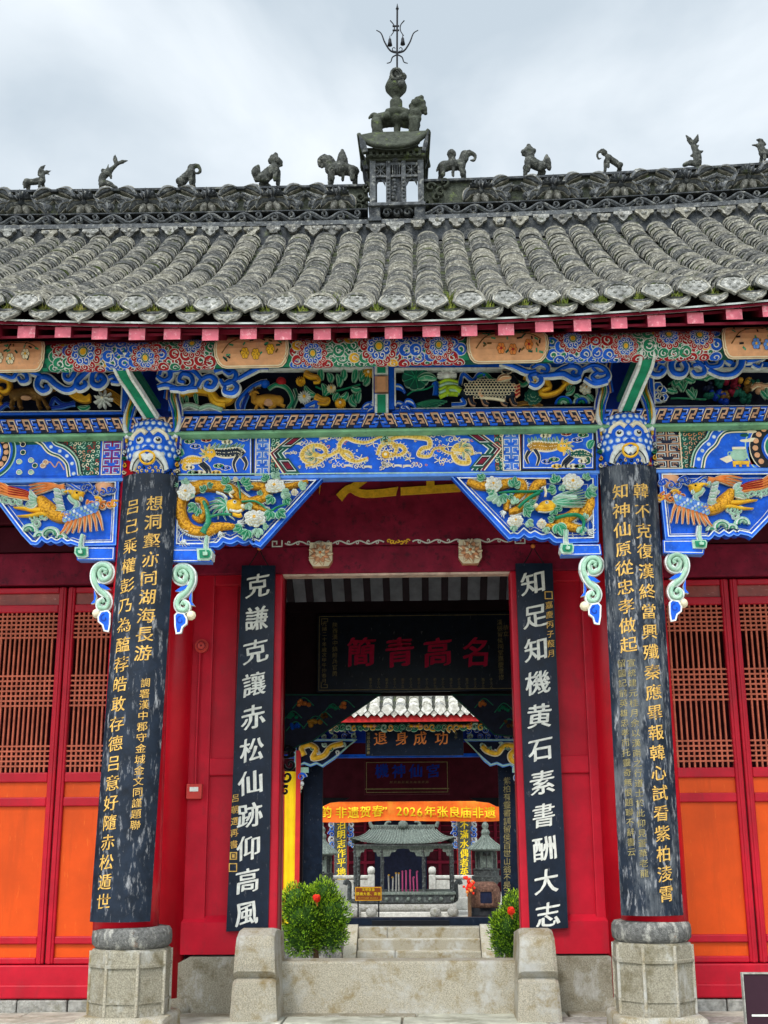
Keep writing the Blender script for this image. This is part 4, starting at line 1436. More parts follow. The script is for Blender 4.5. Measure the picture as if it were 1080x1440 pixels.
for x, y in ((425, 190), (515, 190), (398, 156), (385, 160), (405, 195)):
    a = p1(x, y)
    d.ball((a[0], YF - .05, a[1]), (26 if x > 420 else 15 if x != 385 else 9) * K1, 'ochre', 10)
for pts in ([(415, 205), (405, 232)], [(430, 210), (445, 228)], [(500, 210), (470, 226)], [(520, 205), (545, 215)]):
    d.stroke(fp(pts), 8 * K1, .03, .07, 'ochre')
for s in (-1, 1):
    d.stroke(fp([(400, 145), (408 + 8 * s, 130), (415 + 16 * s, 132)]), 3 * K1, .05, .07, 'brown')
    d.leaf(p1(398, 150), p1(410 + 14 * s, 160), .010, .06, .02, 'ochre', None)
d.dome(p1(470, 198), .045, .07, .03, 'tan')
d.build('carved_deer', GH)
t = MB(YF)
for pts, w, m, e_ in (([(330, 240), (320, 200), (345, 160), (390, 120), (430, 100), (460, 95)], 12, 'blue', 'white'), ([(340, 240), (350, 200), (370, 150)], 9, 'blue_deep', 'blue_sky'), ([(560, 225), (580, 190), (570, 150), (545, 120), (500, 110), (465, 130)], 9, 'green', 'mint'),
                      ([(580, 220), (600, 170), (590, 130)], 7, 'green_dark', 'mint'), ([(640, 215), (670, 200), (700, 190), (690, 225)], 12, 'blue', 'white'), ([(620, 230), (660, 225), (700, 232)], 8, 'blue', 'blue_sky')):
    t.stroke(fp(pts), w * K1, .01, .05, m, e_, .0035)
t.dome(p1(525, 95), .045, .02, .05, 'paint_red', 12)
t.dome(p1(450, 105), .04, .02, .05, 'blue', 10)
t.build('carved_tree', GH)
w_ = MB(YF)
w_.stroke(fp([(700, 190), (760, 150), (830, 130), (900, 110)]), .007, .02, .05, 'green')
w_.stroke(fp([(690, 120), (760, 150), (850, 190)]), .007, .02, .05, 'green')
for (x, y, x2, y2) in ((720, 90, 715, 35), (820, 90, 825, 40), (870, 100, 880, 35), (905, 95, 915, 40), (800, 120, 790, 65), (690, 165, 640, 120), (730, 165, 720, 110), (800, 155, 780, 190), (870, 160, 880, 215), (900, 150, 890, 200), (920, 115, 940, 70), (840, 150, 800, 180), (930, 60, 905, 90), (760, 100, 745, 60), (860, 130, 905, 135)):
    w_.leaf(p1(x, y), p1(x2, y2), .026, .02, .055, 'green', 'mint', random.uniform(-.25, .25), .0045)
for (x, y, r_, m, e_) in ((620, 100, .040, 'gold', 'gold'), (940, 60, .046, 'gold', 'cream'), (808, 205, .046, 'gold', 'cream'), (765, 135, .040, 'cream', 'gold'), (638, 175, .056, 'white', 'gold')):
    w_.daisy(p1(x, y), r_, .03, .055, 14, m, e_)
for pts in ([(640, 60), (670, 75), (700, 80), (705, 100), (680, 105)], [(690, 170), (720, 185), (750, 185), (740, 205), (700, 205)]):
    w_.stroke(fp(pts), lambda t: .024 * (1.1 - t), .03, .09, 'ochre', 'gold')
w_.build('carved_flowers', GH)
# waves in the lower corners of the frieze
wv = MB(YF)
for (x, y, s) in ((940, 205, -1), (975, 190, -1), (960, 225, -1), (1080, 120, 1), (1085, 200, 1), (1110, 215, 1), (1130, 190, 1)):
    c = p1(x, y)
    for k in range(3):
        wv.stroke(spline([(c[0] - s * .05, c[1] - .06), (c[0] - s * .02, c[1] + .01 - .014 * k), (c[0] + s * .03, c[1] - .002 - .014 * k), (c[0] + s * .06, c[1] - .06)], 5), .010, .02, .055 + .006 * (2 - k), ('blue', 'white', 'blue')[k])
wv.build('carved_waves', GH)
# --- right half: lotus, scaled beast, dragon coil
o2 = (540, 510, 3.375)
f = MB(YF)
pts = scallop(*p1(150, 80, *o2), 64 * K1, 9, .10)
f.poly(pts, .02, .06, 'green_dark', 'mint')
for q in range(9):
    c = p1(150, 80, *o2)
    f.stroke([c, (c[0] + 58 * K1 * math.cos(q * .7), c[1] + 58 * K1 * math.sin(q * .7))], .004, .058, .068, 'green')
f.leaf(p1(160, 90, *o2), p1(250, 90, *o2), .035, .05, .03, 'green_leaf', 'mint')
c = p1(298, 62, *o2)
for q in range(11):
    a = R(-10 + 200 * q / 10)
    f.leaf((c[0], c[1] - .02), (c[0] + .085 * math.cos(a), c[1] + .06 * math.sin(a) - (.02 if abs(math.cos(a)) > .7 else 0)), .02, .03 + .004 * (q % 2), .04, 'white', None, 0)
f.dome((c[0], c[1] - .02), .045, .04, .05, 'white', 10)
for k in range(7):
    f.leaf(p1(150, 205, *o2), p1(300 - 14 * k, 190 + 8 * k, *o2), .014, .02, .03, 'green_dark', 'green_leaf', .05)
f.stroke(fp([(110, 160), (140, 140), (200, 130), (240, 110)], *o2), .006, .02, .04, 'green')
f.build('carved_lotus', GH)
b = MB(YF)
bl = MB(YF)
for pts, rad, m in (([(395, 150), (450, 135), (520, 145), (600, 150)], (36, 46, 48, 40), 'black_lacquer'), ([(600, 140), (615, 110), (600, 85)], (34, 26, 22), 'black_lacquer'), ([(595, 90), (560, 105)], (20, 16), 'tan')):
    q3 = spline([(*p1(x, y, *o2), r_ * K1) for (x, y), r_ in zip(pts, rad)], 5)
    b.tube([(x, YF - .05, z) for x, z, r_ in q3], [r_ for x, z, r_ in q3], m, 12)
    for e_ in (q3[0], q3[-1]):
        b.ball((e_[0], YF - .05, e_[1]), e_[2], m, 10)
for i in range(7):                                       # mesh of scales
    for j in range(16):
        x, y = 385 + 15 * j + 7 * (i % 2), 108 + 13 * i
        if math.hypot((x - 495) / 125, (y - 148) / 46) < 1:
            a = p1(x, y, *o2)
            hh_ = .095 * math.sqrt(max(.05, 1 - ((y - 148) / 52) ** 2)) + .055
            b.line(circ(a[0], a[1], .0135, 7), .0022, hh_, 'cream', True)
for k in range(7):
    b.stroke(fp([(600 + 4 * k, 125 + 9 * k), (625, 128 + 9 * k), (640, 122 + 8 * k)], *o2), .008, .09, .115, ('peach', 'paint_red')[k % 2])
b.stroke(fp([(430, 125), (460, 140), (450, 165), (465, 185)], *o2), .014, .10, .13, 'peach')
b.stroke(fp([(455, 185), (520, 190), (570, 200)], *o2), .012, .09, .12, 'cream')
b.leaf(p1(535, 110, *o2), p1(600, 95, *o2), .03, .10, .04, 'peach', 'cream')
b.stroke(fp([(580, 75), (560, 60), (590, 65), (600, 55)], *o2), .008, .08, .11, 'black_lacquer', 'cream')
for x in (410, 470, 560, 605):
    b.stroke(fp([(x, 180), (x + 8, 205), (x + 24, 212)], *o2), lambda t: .022 - .01 * t, .05, .10, 'black_lacquer', 'tan')
b.stroke(fp([(365, 150), (330, 130), (300, 140), (310, 165)], *o2), lambda t: .03 - .012 * t, .04, .10, 'foliage_b', 'mint')
for k in range(5):
    b.stroke(fp([(350, 105 + 14 * k), (300, 95 + 16 * k), (262, 110 + 16 * k)], *o2), .02, .03 + .005 * k, .085, ('foliage_b', 'mint')[k % 2])
b.build('carved_scaly_beast', GH)
b = MB(YF)
for pts, w, m, e_ in (([(360, 110), (375, 60), (420, 90), (450, 60), (480, 65)], 10, 'blue', 'white'), ([(245, 160), (250, 120), (240, 100)], 14, 'blue', 'blue_sky'), ([(440, 75), (480, 60), (510, 85), (545, 95)], 9, 'green', 'mint'), ([(320, 205), (380, 200), (370, 175)], 10, 'blue', 'white'), ([(620, 205), (690, 195), (750, 215)], 9, 'brown', 'ochre'), ([(630, 95), (660, 110), (690, 90)], 8, 'green', 'mint')):
    b.stroke(fp(pts, *o2), w * K1, .01, .05, m, e_, .0035)
b.build('carved_rocks', GH)
b = MB(YF)
b.stroke(fp([(665, 70), (720, 90), (760, 95), (780, 130), (740, 150), (760, 165), (820, 150), (860, 110)], *o2), lambda t: (17 - 8 * t) * K1, .03, .10, 'gold', 'ochre', .004)
b.stroke(fp([(845, 110), (880, 100), (930, 70)], *o2), 14 * K1, .03, .08, 'gold', 'ochre')
c = p1(705, 170, *o2)
for r_ in (.075, .05, .025):
    b.poly(scallop(c[0], c[1], r_, 8, .15), .02, .05 + (.075 - r_), 'green_dark', 'mint')
b.flower(p1(955, 130, *o2), .052, .03, .05, 7)
for (x, y, x2, y2) in ((870, 140, 900, 90), (900, 160, 930, 180), (960, 160, 990, 190), (900, 120, 860, 160)):
    b.leaf(p1(x, y, *o2), p1(x2, y2, *o2), .018, .02, .04, 'green', 'mint')
for x, y in ((850, 190), (935, 188)):
    for r_ in (36, 24, 12):
        b.stroke([(p1(x, y, *o2)[0] + r_ * K1 * math.cos(t_), p1(x, y + 12, *o2)[1] + r_ * K1 * math.sin(t_)) for t_ in [PI * k / 10 for k in range(11)]], .011, .02, .05 + .01 * (r_ == 24), ('blue', 'mint', 'green')[(r_ // 12 + (x > 900)) % 3])
b.build('gold_dragon_coil', GH)
# --- far left frieze: spotted deer with gold curls and a white flower (view 0,440 x 5.4)
o3 = (0, 440, 5.4)
K3 = FP / 5.4
b = MB(YF)
for pts, rad, m in (([(130, 640), (220, 625), (310, 640)], (48, 45, 50), 'brown'), ([(330, 630), (390, 600)], (42, 30), 'brown'), ([(400, 590), (435, 600)], (26, 14), 'brown')):
    q3 = spline([(*p1(x, y, *o3), r_ * K3) for (x, y), r_ in zip(pts, rad)], 5)
    b.tube([(x, YF - .05, z) for x, z, r_ in q3], [r_ for x, z, r_ in q3], m, 12)
    for e_ in (q3[0], q3[-1]):
        b.ball((e_[0], YF - .05, e_[1]), e_[2], m, 10)
b.dome(p1(220, 668, *o3), .05, .07, .05, 'tan', 10, .022)
for x, x2 in ((115, 100), (160, 165), (300, 310), (340, 370)):
    b.stroke(fp([(x, 670), (x2, 725), (x2 + 14, 740)], *o3), .018, .03, .09, 'brown')
b.stroke(fp([(380, 560), (390, 530), (420, 520)], *o3), .006, .05, .08, 'brown')
b.build('carved_deer', GH)
b = MB(YF)
b.stroke(fp([(-40, 560), (20, 520), (80, 540), (85, 600), (40, 620), (20, 590)], *o3), 17 * K3, .03, .10, 'gold', 'ochre')
b.stroke(fp([(20, 640), (0, 680), (20, 720)], *o3), 16 * K3, .03, .09, 'gold', 'ochre')
for k in range(5):
    b.stroke(fp([(540, 610 + 6 * k), (600, 620 + 14 * k), (660, 660 + 8 * k), (700, 640 + 10 * k)], *o3), 9 * K3, .03, .09, 'gold', 'ochre', .002)
    b.stroke(fp([(760, 580 + 8 * k), (850, 600 + 16 * k), (930, 650 + 18 * k)], *o3), 6 * K3, .02, .06, 'ochre', None)
b.daisy(p1(800, 675, *o3), .085, .03, .06, 9, 'white', 'white')
b.daisy(p1(800, 675, *o3), .05, .07, .04, 7, 'white', 'cream')
b.leaf(p1(690, 720, *o3), p1(600, 725, *o3), .022, .02, .03, 'green', 'mint')
for pts in ([(390, 720), (420, 660), (480, 700), (580, 700)], [(400, 730), (480, 720), (570, 690)], [(0, 740), (60, 700), (110, 730)]):
    b.stroke(fp(pts, *o3), 16 * K3, .01, .05, 'blue_deep', 'blue_sky', .003)
b.build('carved_gold_curls', GH)
# --- far right frieze: dark landscape with leaves (view 890,440 x 5.68)
o4 = (890, 440, 5.68)
b = MB(YF)
for (x, y, x2, y2) in ((330, 600, 350, 540), (390, 640, 385, 545), (480, 700, 460, 610), (330, 650, 300, 610), (470, 570, 440, 520), (1060, 700, 1050, 620), (560, 540, 640, 500)):
    for s in (-1, 0, 1):
        b.leaf(p1(x, y, *o4), p1(x2 + 40 * s, y2 + 18 * abs(s), *o4), .020, .02 + .008 * (s == 0), .045, 'green', 'mint', .1 * s)
for pts in ([(280, 580), (330, 545), (420, 530), (560, 540)], [(300, 690), (400, 690), (580, 700)]):
    b.stroke(fp(pts, *o4), .005, .01, .04, 'green_leaf')
for k, (x, y, m) in enumerate(((600, 600, 'navy'), (660, 640, 'blue_deep'), (700, 690, 'blue_deep'), (740, 660, 'brown'), (800, 620, 'maroon'), (840, 640, 'green_dark'), (920, 600, 'brown'), (880, 560, 'ochre'), (780, 560, 'maroon'), (690, 560, 'green_dark'), (960, 560, 'green_dark'), (1010, 610, 'tan'), (620, 680, 'green_dark'), (900, 690, 'green_dark'))):
    c = p1(x, y, *o4)
    for q in range(6):
        b.dome((c[0] + random.uniform(-.05, .05), c[1] + random.uniform(-.03, .03)), random.uniform(.018, .034), 0, .06, m, 8)
b.stroke(fp([(930, 620), (980, 590), (1050, 600), (1100, 580)], *o4), .018, .03, .07, 'tan', 'cream')
b.build('carved_landscape', GH)
wv = MB(YF)
for (x, y) in ((190, 610), (220, 640), (180, 670), (230, 690), (200, 700)):
    c = p1(x, y, *o4)
    wv.poly(circ(c[0], c[1], .045, 6), .02, .06, 'blue', 'white')
    wv.line(circ(c[0], c[1], .043, 6), .004, .064, 'white', True)
wv.build('carved_waves', GH)
# ================================================================== GREEK KEY BAND, MOULDING, PAINTED BEAM
YG = -.20
zg0, zg1 = A(545, 601, YG)[1], A(545, 581, YG)[1]
XL, XR = -5.8, 5.9
kb = MB(YG)
kb.rect(XL, zg0, XR, zg1, -.26, 0, 'navy')
HG = zg1 - zg0
UW = 21.5 * mpp(545, 590, YG)
for i in range(-32, 33):
    u = AX + i * UW
    if abs(u) > 3.6: continue
    inner = A(243, 590, YG)[0] < u < A(845, 590, YG)[0]
    s = 1 if (u < AX) == inner else -1
    sh = .25 * s
    q = lambda x, y: (u + s * UW * (x - .5) + (y - .5) * HG * sh * 1.5, zg0 + HG * (.08 + .84 * y))
    kb.line([q(.02, 0), (q(.02, 1)), q(.42, 1), q(.42, .55), q(.22, .55), q(.22, .25), q(.46, .25)], .0080, .004, 'tan')
    kb.line([q(.04, .04), (q(.04, .93)), q(.36, .93)], .0022, .006, 'cream')
    kb.line([q(.54, 1), q(.90, 1), q(.90, .62), q(.66, .62), q(.66, .30), q(.92, .30), q(.92, 0), q(.50, 0)], .0105, .004, 'blue')
    kb.line([q(.56, .95), q(.87, .95), q(.87, .62)], .0022, .006, 'white')
    kb.line([q(.66, .34), q(.92, .34)], .002, .006, 'white')
kb.build('key_band', GH)
mo = MB()
zm0, zm1 = A(545, 608, -.24)[1], A(545, 600, -.24)[1]
vs = [(x, y, z) for x in (XL, XR) for y, z in ((.1, zm0), (-.17, zm0), (-.235, zm0 + .012), (-.245, (zm0 + zm1) / 2), (-.225, zm1 - .008), (-.19, zm1), (.1, zm1))]
mo.add(vs, [(k, k + 1, k + 8, k + 7) for k in range(6)], 'green_mould')
mo.build('green_moulding', GH)

YB = -.13
zb0, zb1 = A(545, 668, YB)[1], A(545, 606, YB)[1]
bm_ = MB(YB)
bm_.box(XL, XR, YB, .04, zb0 - .005, zb1, 'blue')
bm_.box(XL, XR, YB - .018, -.03, zb0 - .022, zb0 + .008, 'blue_sky', .008)  # paler blue lip paints the lit underside of the beam
bm_.build('main_beam', GH)
o1 = (240, 510, 3.375)
o2 = (540, 510, 3.375)
BP = mpp(545, 640, YB)


def bp(x, y, o=o1): return A(o[0] + x / o[2], o[1] + y / o[2], YB)


def bl_(pts, o=o1, n=5): return pxl(pts, o[0], o[1], o[2], YB, n)


def rectpts(x0, y0, x1, y1, o=(0, 0, 1)):
    return [bp(x0, y0, o), bp(x1, y0, o), bp(x1, y1, o), bp(x0, y1, o)]


def flame_cloud(m, x, y, w, s=1, mat='cream', o=o1):
    """small trailing cloud: three curls and a tail"""
    c = bp(x, y, o)
    k = w * BP / o[2]
    for q in range(3):
        m.line(spiral(c[0] + k * .35 * (q - 1) * s, c[1] + k * .10 * (q % 2), k * .22, k * .05, 90, 90 + s * 380, 12), .0030, .006, mat)
    for q in range(3):
        m.line(spline([(c[0] + s * k * .4, c[1] - k * .06 * (q - 1)), (c[0] + s * k * .75, c[1] + k * .08 - k * .06 * q), (c[0] + s * k * 1.1, c[1] + k * .05 - k * .10 * q)], 5), .0030, .005, mat)


def oval_cloud(m, x, y, col, o):
    c = bp(x, y, o)
    for q, r_ in ((-1, .018), (1, .018), (0, .026)):
        m.dot((c[0] + q * .024, c[1]), r_ + .005, .004, 'cream', 12, r_ * .75 + .004)
    for q, r_ in ((-1, .018), (1, .018), (0, .026)):
        m.dot((c[0] + q * .024, c[1]), r_, .0055, col, 12, r_ * .7)
    m.line(spiral(c[0], c[1], .014, .004, 0, 360, 10), .0016, .007, 'cream')


def creature(m, pts, wid, col, o, spots='cream', n=6):
    p = bl_(pts, o, n)
    k = BP / o[2]
    ww = [wid[0] + (wid[1] - wid[0]) * math.sin(PI * i / (len(p) - 1)) for i in range(len(p))]
    m.stroke(p, [w * k for w in ww], .002, .012, col, spots, .004)
    for i in range(1, len(p) - 1):
        for q in (-.5, 0, .5):
            m.dot((p[i][0] + random.uniform(-.01, .01), p[i][1] + q * ww[i] * k * 1.3), .004, .0135, spots, 6)


random.seed(9)
# --- kylin panels at both ends of the middle beam
for (x0, x1, o, flip) in ((30, 390, o1, 1), (652, 1000, o2, -1)):
    m = MB(YB)
    y0, y1 = (347, 540) if flip > 0 else (317, 510)
    P4 = rectpts(x0, y0, x1, y1, o)
    m.poly(P4, 0, .002, 'blue')
    m.line(P4, .010, .003, 'black_paint', True)
    m.line([((p[0] - (P4[0][0] + P4[1][0]) / 2) * .94 + (P4[0][0] + P4[1][0]) / 2, (p[1] - (P4[0][1] + P4[2][1]) / 2) * .88 + (P4[0][1] + P4[2][1]) / 2) for p in P4], .0035, .004, 'white', True)
    X = (lambda x: x) if flip > 0 else (lambda x: 1035 - x)
    Y_ = (lambda y: y) if flip > 0 else (lambda y: y - 30)
    for x, y, c in ((90, 375, 'green'), (170, 367, 'paint_red'), (248, 360, 'green'), (268, 377, 'cream'), (118, 398, 'blue'), (345, 362, 'blue'), (88, 497, 'cream'), (105, 522, 'green'), (138, 522, 'cream'), (228, 490, 'green'), (262, 500, 'blue'), (215, 522, 'gold')):
        oval_cloud(m, X(x), Y_(y), c, o)
    c1, c2 = ('gold', 'black_lacquer') if flip > 0 else ('green_dark', 'black_lacquer')
    body = [(210, 425), (260, 430), (320, 425), (345, 440)]
    for q in range(9):
        m.leaf(bp(X(200 + 16 * q), Y_(425), o), bp(X(215 + 17 * q), Y_(380 + 4 * (q % 3)), o), .010, .002, .006, ('green_dark', 'black_lacquer')[q % 2], 'mint', .1, .003)
    creature(m, [(X(x), Y_(y)) for x, y in body], (18, 26), c2 if flip > 0 else 'ochre', o)
    creature(m, [(X(x), Y_(y)) for x, y in [(60, 470), (100, 462), (150, 465)]], (12, 22), c1, o)
    for q in range(8):
        a = R(60 + 30 * q)
        c = bp(X(185), Y_(430), o)
        m.leaf(c, (c[0] + flip * .09 * math.cos(a), c[1] + .08 * math.sin(a)), .011, .006, .008, ('green', 'gold')[q % 2], 'cream', .1, .002)
    m.dome(bp(X(188), Y_(432), o), .052, .008, .012, 'gold', 12, .044)
    for s in (-1, 1):
        c = bp(X(188 + 8 * s), Y_(428), o)
        m.dot(c, .010, .022, 'white', 8); m.dot(c, .005, .0235, 'black_paint', 8)
    m.leaf(bp(X(60), Y_(440), o), bp(X(40), Y_(400), o), .03, .004, .006, 'green', 'mint')
    for pts, c in (([(70, 480), (62, 500), (78, 510)], c1), ([(150, 475), (180, 500), (190, 525)], c2), ([(140, 480), (172, 515), (170, 530)], c2), ([(320, 440), (300, 480), (310, 520)], c2), ([(345, 450), (360, 480), (350, 510)], c2), ([(60, 465), (48, 480)], c1)):
        m.stroke(bl_([(X(x), Y_(y)) for x, y in pts], o), lambda t: (11 - 6 * t) * BP / 3.375, .003, .010, c, 'cream', .003)
    m.build('kylin_painting', GH)

# --- fret columns
def fret(m, x0, y0, x1, y1, o, col='blue_sky', bg='blue'):
    a, b = bp(x0, y1, o), bp(x1, y0, o)
    m.poly([(a[0], a[1]), (b[0], a[1]), (b[0], b[1]), (a[0], b[1])], 0, .002, bg)
    w, h = b[0] - a[0], b[1] - a[1]
    nx, nz = 2, 5
    for i in range(nx):
        for j in range(nz):
            c = (a[0] + w * (i + .5) / nx, a[1] + h * (j + .5) / nz)
            f = 1 if (i + j) % 2 else -1
            for r_, cl in ((.47, col), (.31, 'white'), (.15, col)):
                rx, rz = w / nx * r_, h / nz * r_
                m.line([(c[0] + f * rx, c[1] - rz * .2), (c[0] + f * rx, c[1] + rz), (c[0] - f * rx, c[1] + rz), (c[0] - f * rx, c[1] - rz), (c[0] + f * rx * .4, c[1] - rz)], .0030, .004, cl)
    m.line([(a[0], a[1]), (b[0], a[1]), (b[0], b[1]), (a[0], b[1])], .004, .006, 'cream', True)


def diaper(m, x0, y0, x1, y1, o, bg='green_dark', cols=('mint', 'cream', 'paint_red', 'tan')):
    a, b = bp(x0, y1, o), bp(x1, y0, o)
    m.poly([(a[0], a[1]), (b[0], a[1]), (b[0], b[1]), (a[0], b[1])], 0, .002, bg)
    nx, nz = max(1, int((b[0] - a[0]) / .036)), max(1, int((b[1] - a[1]) / .036))
    for i in range(nx):
        for j in range(nz):
            c = (a[0] + (b[0] - a[0]) * (i + .5) / nx, a[1] + (b[1] - a[1]) * (j + .5) / nz)
            t = random.uniform(0, 360)
            m.line(spiral(c[0], c[1], .019, .004, t, t + random.choice((-1, 1)) * 320, 9), .0032, .004 + .0003 * ((i + j) % 4), random.choice(cols))


m = MB(YB)
fret(m, 402, 340, 470, 535, o1)
diaper(m, 472, 338, 520, 538, o1)
# --- chevrons
for o, pts in ((o1, [(590, 335), (472, 432), (545, 540), (605, 540), (600, 438), (640, 335)]), (o2, [(435, 318), (555, 410), (475, 512), (420, 515), (470, 412), (400, 318)])):
    tip = bp(*pts[1], o)
    t0, t1 = bp(*pts[0], o), bp(*pts[2], o)
    sgn = 1 if o == o1 else -1
    if sgn < 0:
        m.build('beam_border', GH)
        m = MB(YB)
        fret(m, 566, 318, 640, 512, o2)
        diaper(m, 528, 316, 566, 514, o2)
        m.line([bp(645, 318, o2), bp(645, 512, o2)], .008, .004, 'maroon')
    for k, (off, c, w) in enumerate(((0, 'cream', .006), (.016, 'maroon', .009), (.030, 'white', .0045), (.048, 'black_paint', .013), (.068, 'mint', .006), (.086, 'green_dark', .012), (.104, 'white', .0045))):
        m.line([(t0[0] + sgn * off, t0[1]), (tip[0] + sgn * off, tip[1]), (t1[0] + sgn * off, t1[1])], w, .006 + .0006 * k, c)
    # key blocks inside the chevron
    for top in (1, 0):
        e_ = t0 if top else t1
        for k, (r_, c) in enumerate(((1, 'green_dark'), (.72, 'white'), (.60, 'black_paint'), (.40, 'maroon'))):
            c0 = ((e_[0] + tip[0]) / 2 + sgn * .085, (e_[1] + tip[1]) / 2 + (.012 if top else -.012))
            dx_, dz_ = (e_[0] - tip[0]) * .36 * r_, (e_[1] - tip[1]) * .33 * r_
            hw = .055 * r_
            m.poly([(c0[0] - dx_ - hw, c0[1] - dz_), (c0[0] - dx_ + hw, c0[1] - dz_), (c0[0] + dx_ + hw, c0[1] + dz_), (c0[0] + dx_ - hw, c0[1] + dz_)], .002, .012 + .0015 * k, c)
m.build('beam_border', GH)
# --- two thin dragons chasing the pearl
m = MB(YB)
DR = [(o1, [(935, 455), (880, 470), (830, 450), (800, 400), (830, 360), (880, 375), (930, 380), (980, 360), (1010, 350)], 9),
      (o1, [(760, 440), (700, 455), (650, 470), (625, 440), (650, 405), (700, 395), (735, 415), (730, 450), (690, 480), (640, 490)], 11),
      (o1, [(760, 440), (800, 420), (850, 430), (870, 465)], 9),
      (o1, [(980, 440), (1000, 395), (1040, 380), (1070, 400), (1060, 440), (1030, 450)], 9),
      (o2, [(-10, 380), (30, 365), (80, 350), (150, 355), (210, 365), (215, 400), (180, 410), (165, 440), (215, 445), (240, 410), (290, 405)], 10),
      (o2, [(420, 440), (405, 400), (350, 395), (330, 430), (350, 470), (400, 475), (390, 440), (360, 430), (310, 430), (270, 410)], 11),
      (o2, [(40, 400), (80, 395), (100, 420), (70, 440), (30, 430)], 9)]
for o, pts, w in DR:
    p = bl_(pts, o, 7)
    k = BP / 3.375
    m.stroke(p, lambda t: w * k * (.55 + .6 * math.sin(PI * min(1, t + .12))), .004, .014, 'gold_paint', 'cream', .004)
    for i in range(2, len(p) - 1, 2):                       # back spines
        dx_, dz_ = p[i + 1][0] - p[i - 1][0], p[i + 1][1] - p[i - 1][1]
        l = math.hypot(dx_, dz_) or 1
        nx, nz = -dz_ / l, dx_ / l
        m.line([(p[i][0] + nx * .018, p[i][1] + nz * .018), (p[i][0] + nx * .034 + dx_ * .3, p[i][1] + nz * .034 + dz_ * .3)], .0026, .010, 'cream')
        m.line([(p[i][0] - nx * .01, p[i][1] - nz * .01), (p[i][0] + nx * .012, p[i][1] + nz * .012)], .002, .0155, 'ochre')
for o, x, y in ((o1, 690, 440), (o2, 365, 415)):
    c = bp(x, y, o)
    s = 1 if o == o1 else -1
    for q in range(9):
        a = R(-80 + 20 * q) if s < 0 else R(100 + 20 * q)
        m.leaf((c[0], c[1]), (c[0] + .10 * math.cos(a), c[1] + .085 * math.sin(a)), .009, .012, .007, ('green', 'gold_paint', 'green_dark')[q % 3], 'cream', .15, .0025)
    m.dome(c, .034, .014, .014, 'gold_paint', 10, .028)
    m.stroke([c, (c[0] + s * .05, c[1] - .008), (c[0] + s * .08, c[1] + .008)], .014, .012, .022, 'gold_paint', 'cream', .003)
    m.stroke([(c[0], c[1] - .02), (c[0] + s * .06, c[1] - .035)], .008, .012, .020, 'cream')
    m.dot((c[0] + s * .012, c[1] + .014), .007, .031, 'white', 8)
    m.dot((c[0] + s * .012, c[1] + .014), .004, .032, 'black_paint', 7)
for o, x, y in ((o1, 900, 455), (o1, 690, 490), (o1, 780, 455), (o1, 960, 385), (o2, 30, 350), (o2, 260, 465), (o2, 300, 400), (o2, 120, 455), (o1, 845, 440)):
    c = bp(x, y, o)
    for q in range(5):
        a = 1.25 * q
        m.line([c, (c[0] + .045 * math.cos(a), c[1] + .035 * math.sin(a))], .0035, .009, 'cream')
for o, x, y, w, s, c in ((o1, 640, 385, 60, -1, 'cream'), (o1, 770, 360, 60, -1, 'cream'), (o1, 700, 490, 55, -1, 'cream'), (o1, 800, 490, 60, 1, 'cream'), (o1, 900, 495, 50, 1, 'cream'), (o2, 150, 490, 55, -1, 'cream'), (o2, 260, 345, 70, 1, 'cream'), (o2, 340, 368, 60, 1, 'cream'), (o2, 425, 430, 35, 1, 'cream'), (o2, 300, 470, 50, 1, 'cream'), (o1, 580, 430, 35, -1, 'cream'), (o1, 1050, 360, 45, 1, 'cream'), (o2, 30, 490, 50, 1, 'cream')):
    flame_cloud(m, x, y, w, s, c, o)
for q in range(70):
    o = (o1, o2)[q % 2]
    x, y = (random.uniform(610, 1060), random.uniform(352, 512)) if o is o1 else (random.uniform(0, 440), random.uniform(338, 490))
    cc = bp(x, y, o)
    t = random.uniform(0, 360)
    m.line(spiral(cc[0], cc[1], random.uniform(.010, .018), .003, t, t + random.choice((-1, 1)) * 330, 9), .0028, .0035, random.choice(('cream', 'cream', 'gold_paint', 'mint', 'orange_feather')))
c = bp(1020, 438)
for q in range(9):
    a = 2 * PI * q / 9
    m.line(spiral(c[0] + .055 * math.cos(a), c[1] + .05 * math.sin(a) - .005, .022, .006, math.degrees(a), math.degrees(a) + 330, 10), .0038, .012, 'cream')
for q in range(6):
    m.line(spiral(c[0] + random.uniform(-.05, .05), c[1] - .09 + random.uniform(-.03, .02), .02, .005, 60 * q, 60 * q + 330, 10), .0038, .012, 'cream')
m.dome(c, .035, .008, .012, 'gold', 12)
m.dot((c[0], c[1]), .014, .022, 'cream', 10)
c = bp(1020, 372)
m.dome(c, .045, .004, .01, 'green_dark', 12)
for q in range(7):
    m.line(spiral(c[0] + .03 * math.cos(q), c[1] + .028 * math.sin(q), .014, .004, 50 * q, 50 * q + 300, 8), .003, .016, 'mint')
m.build('dragon_painting', GH)
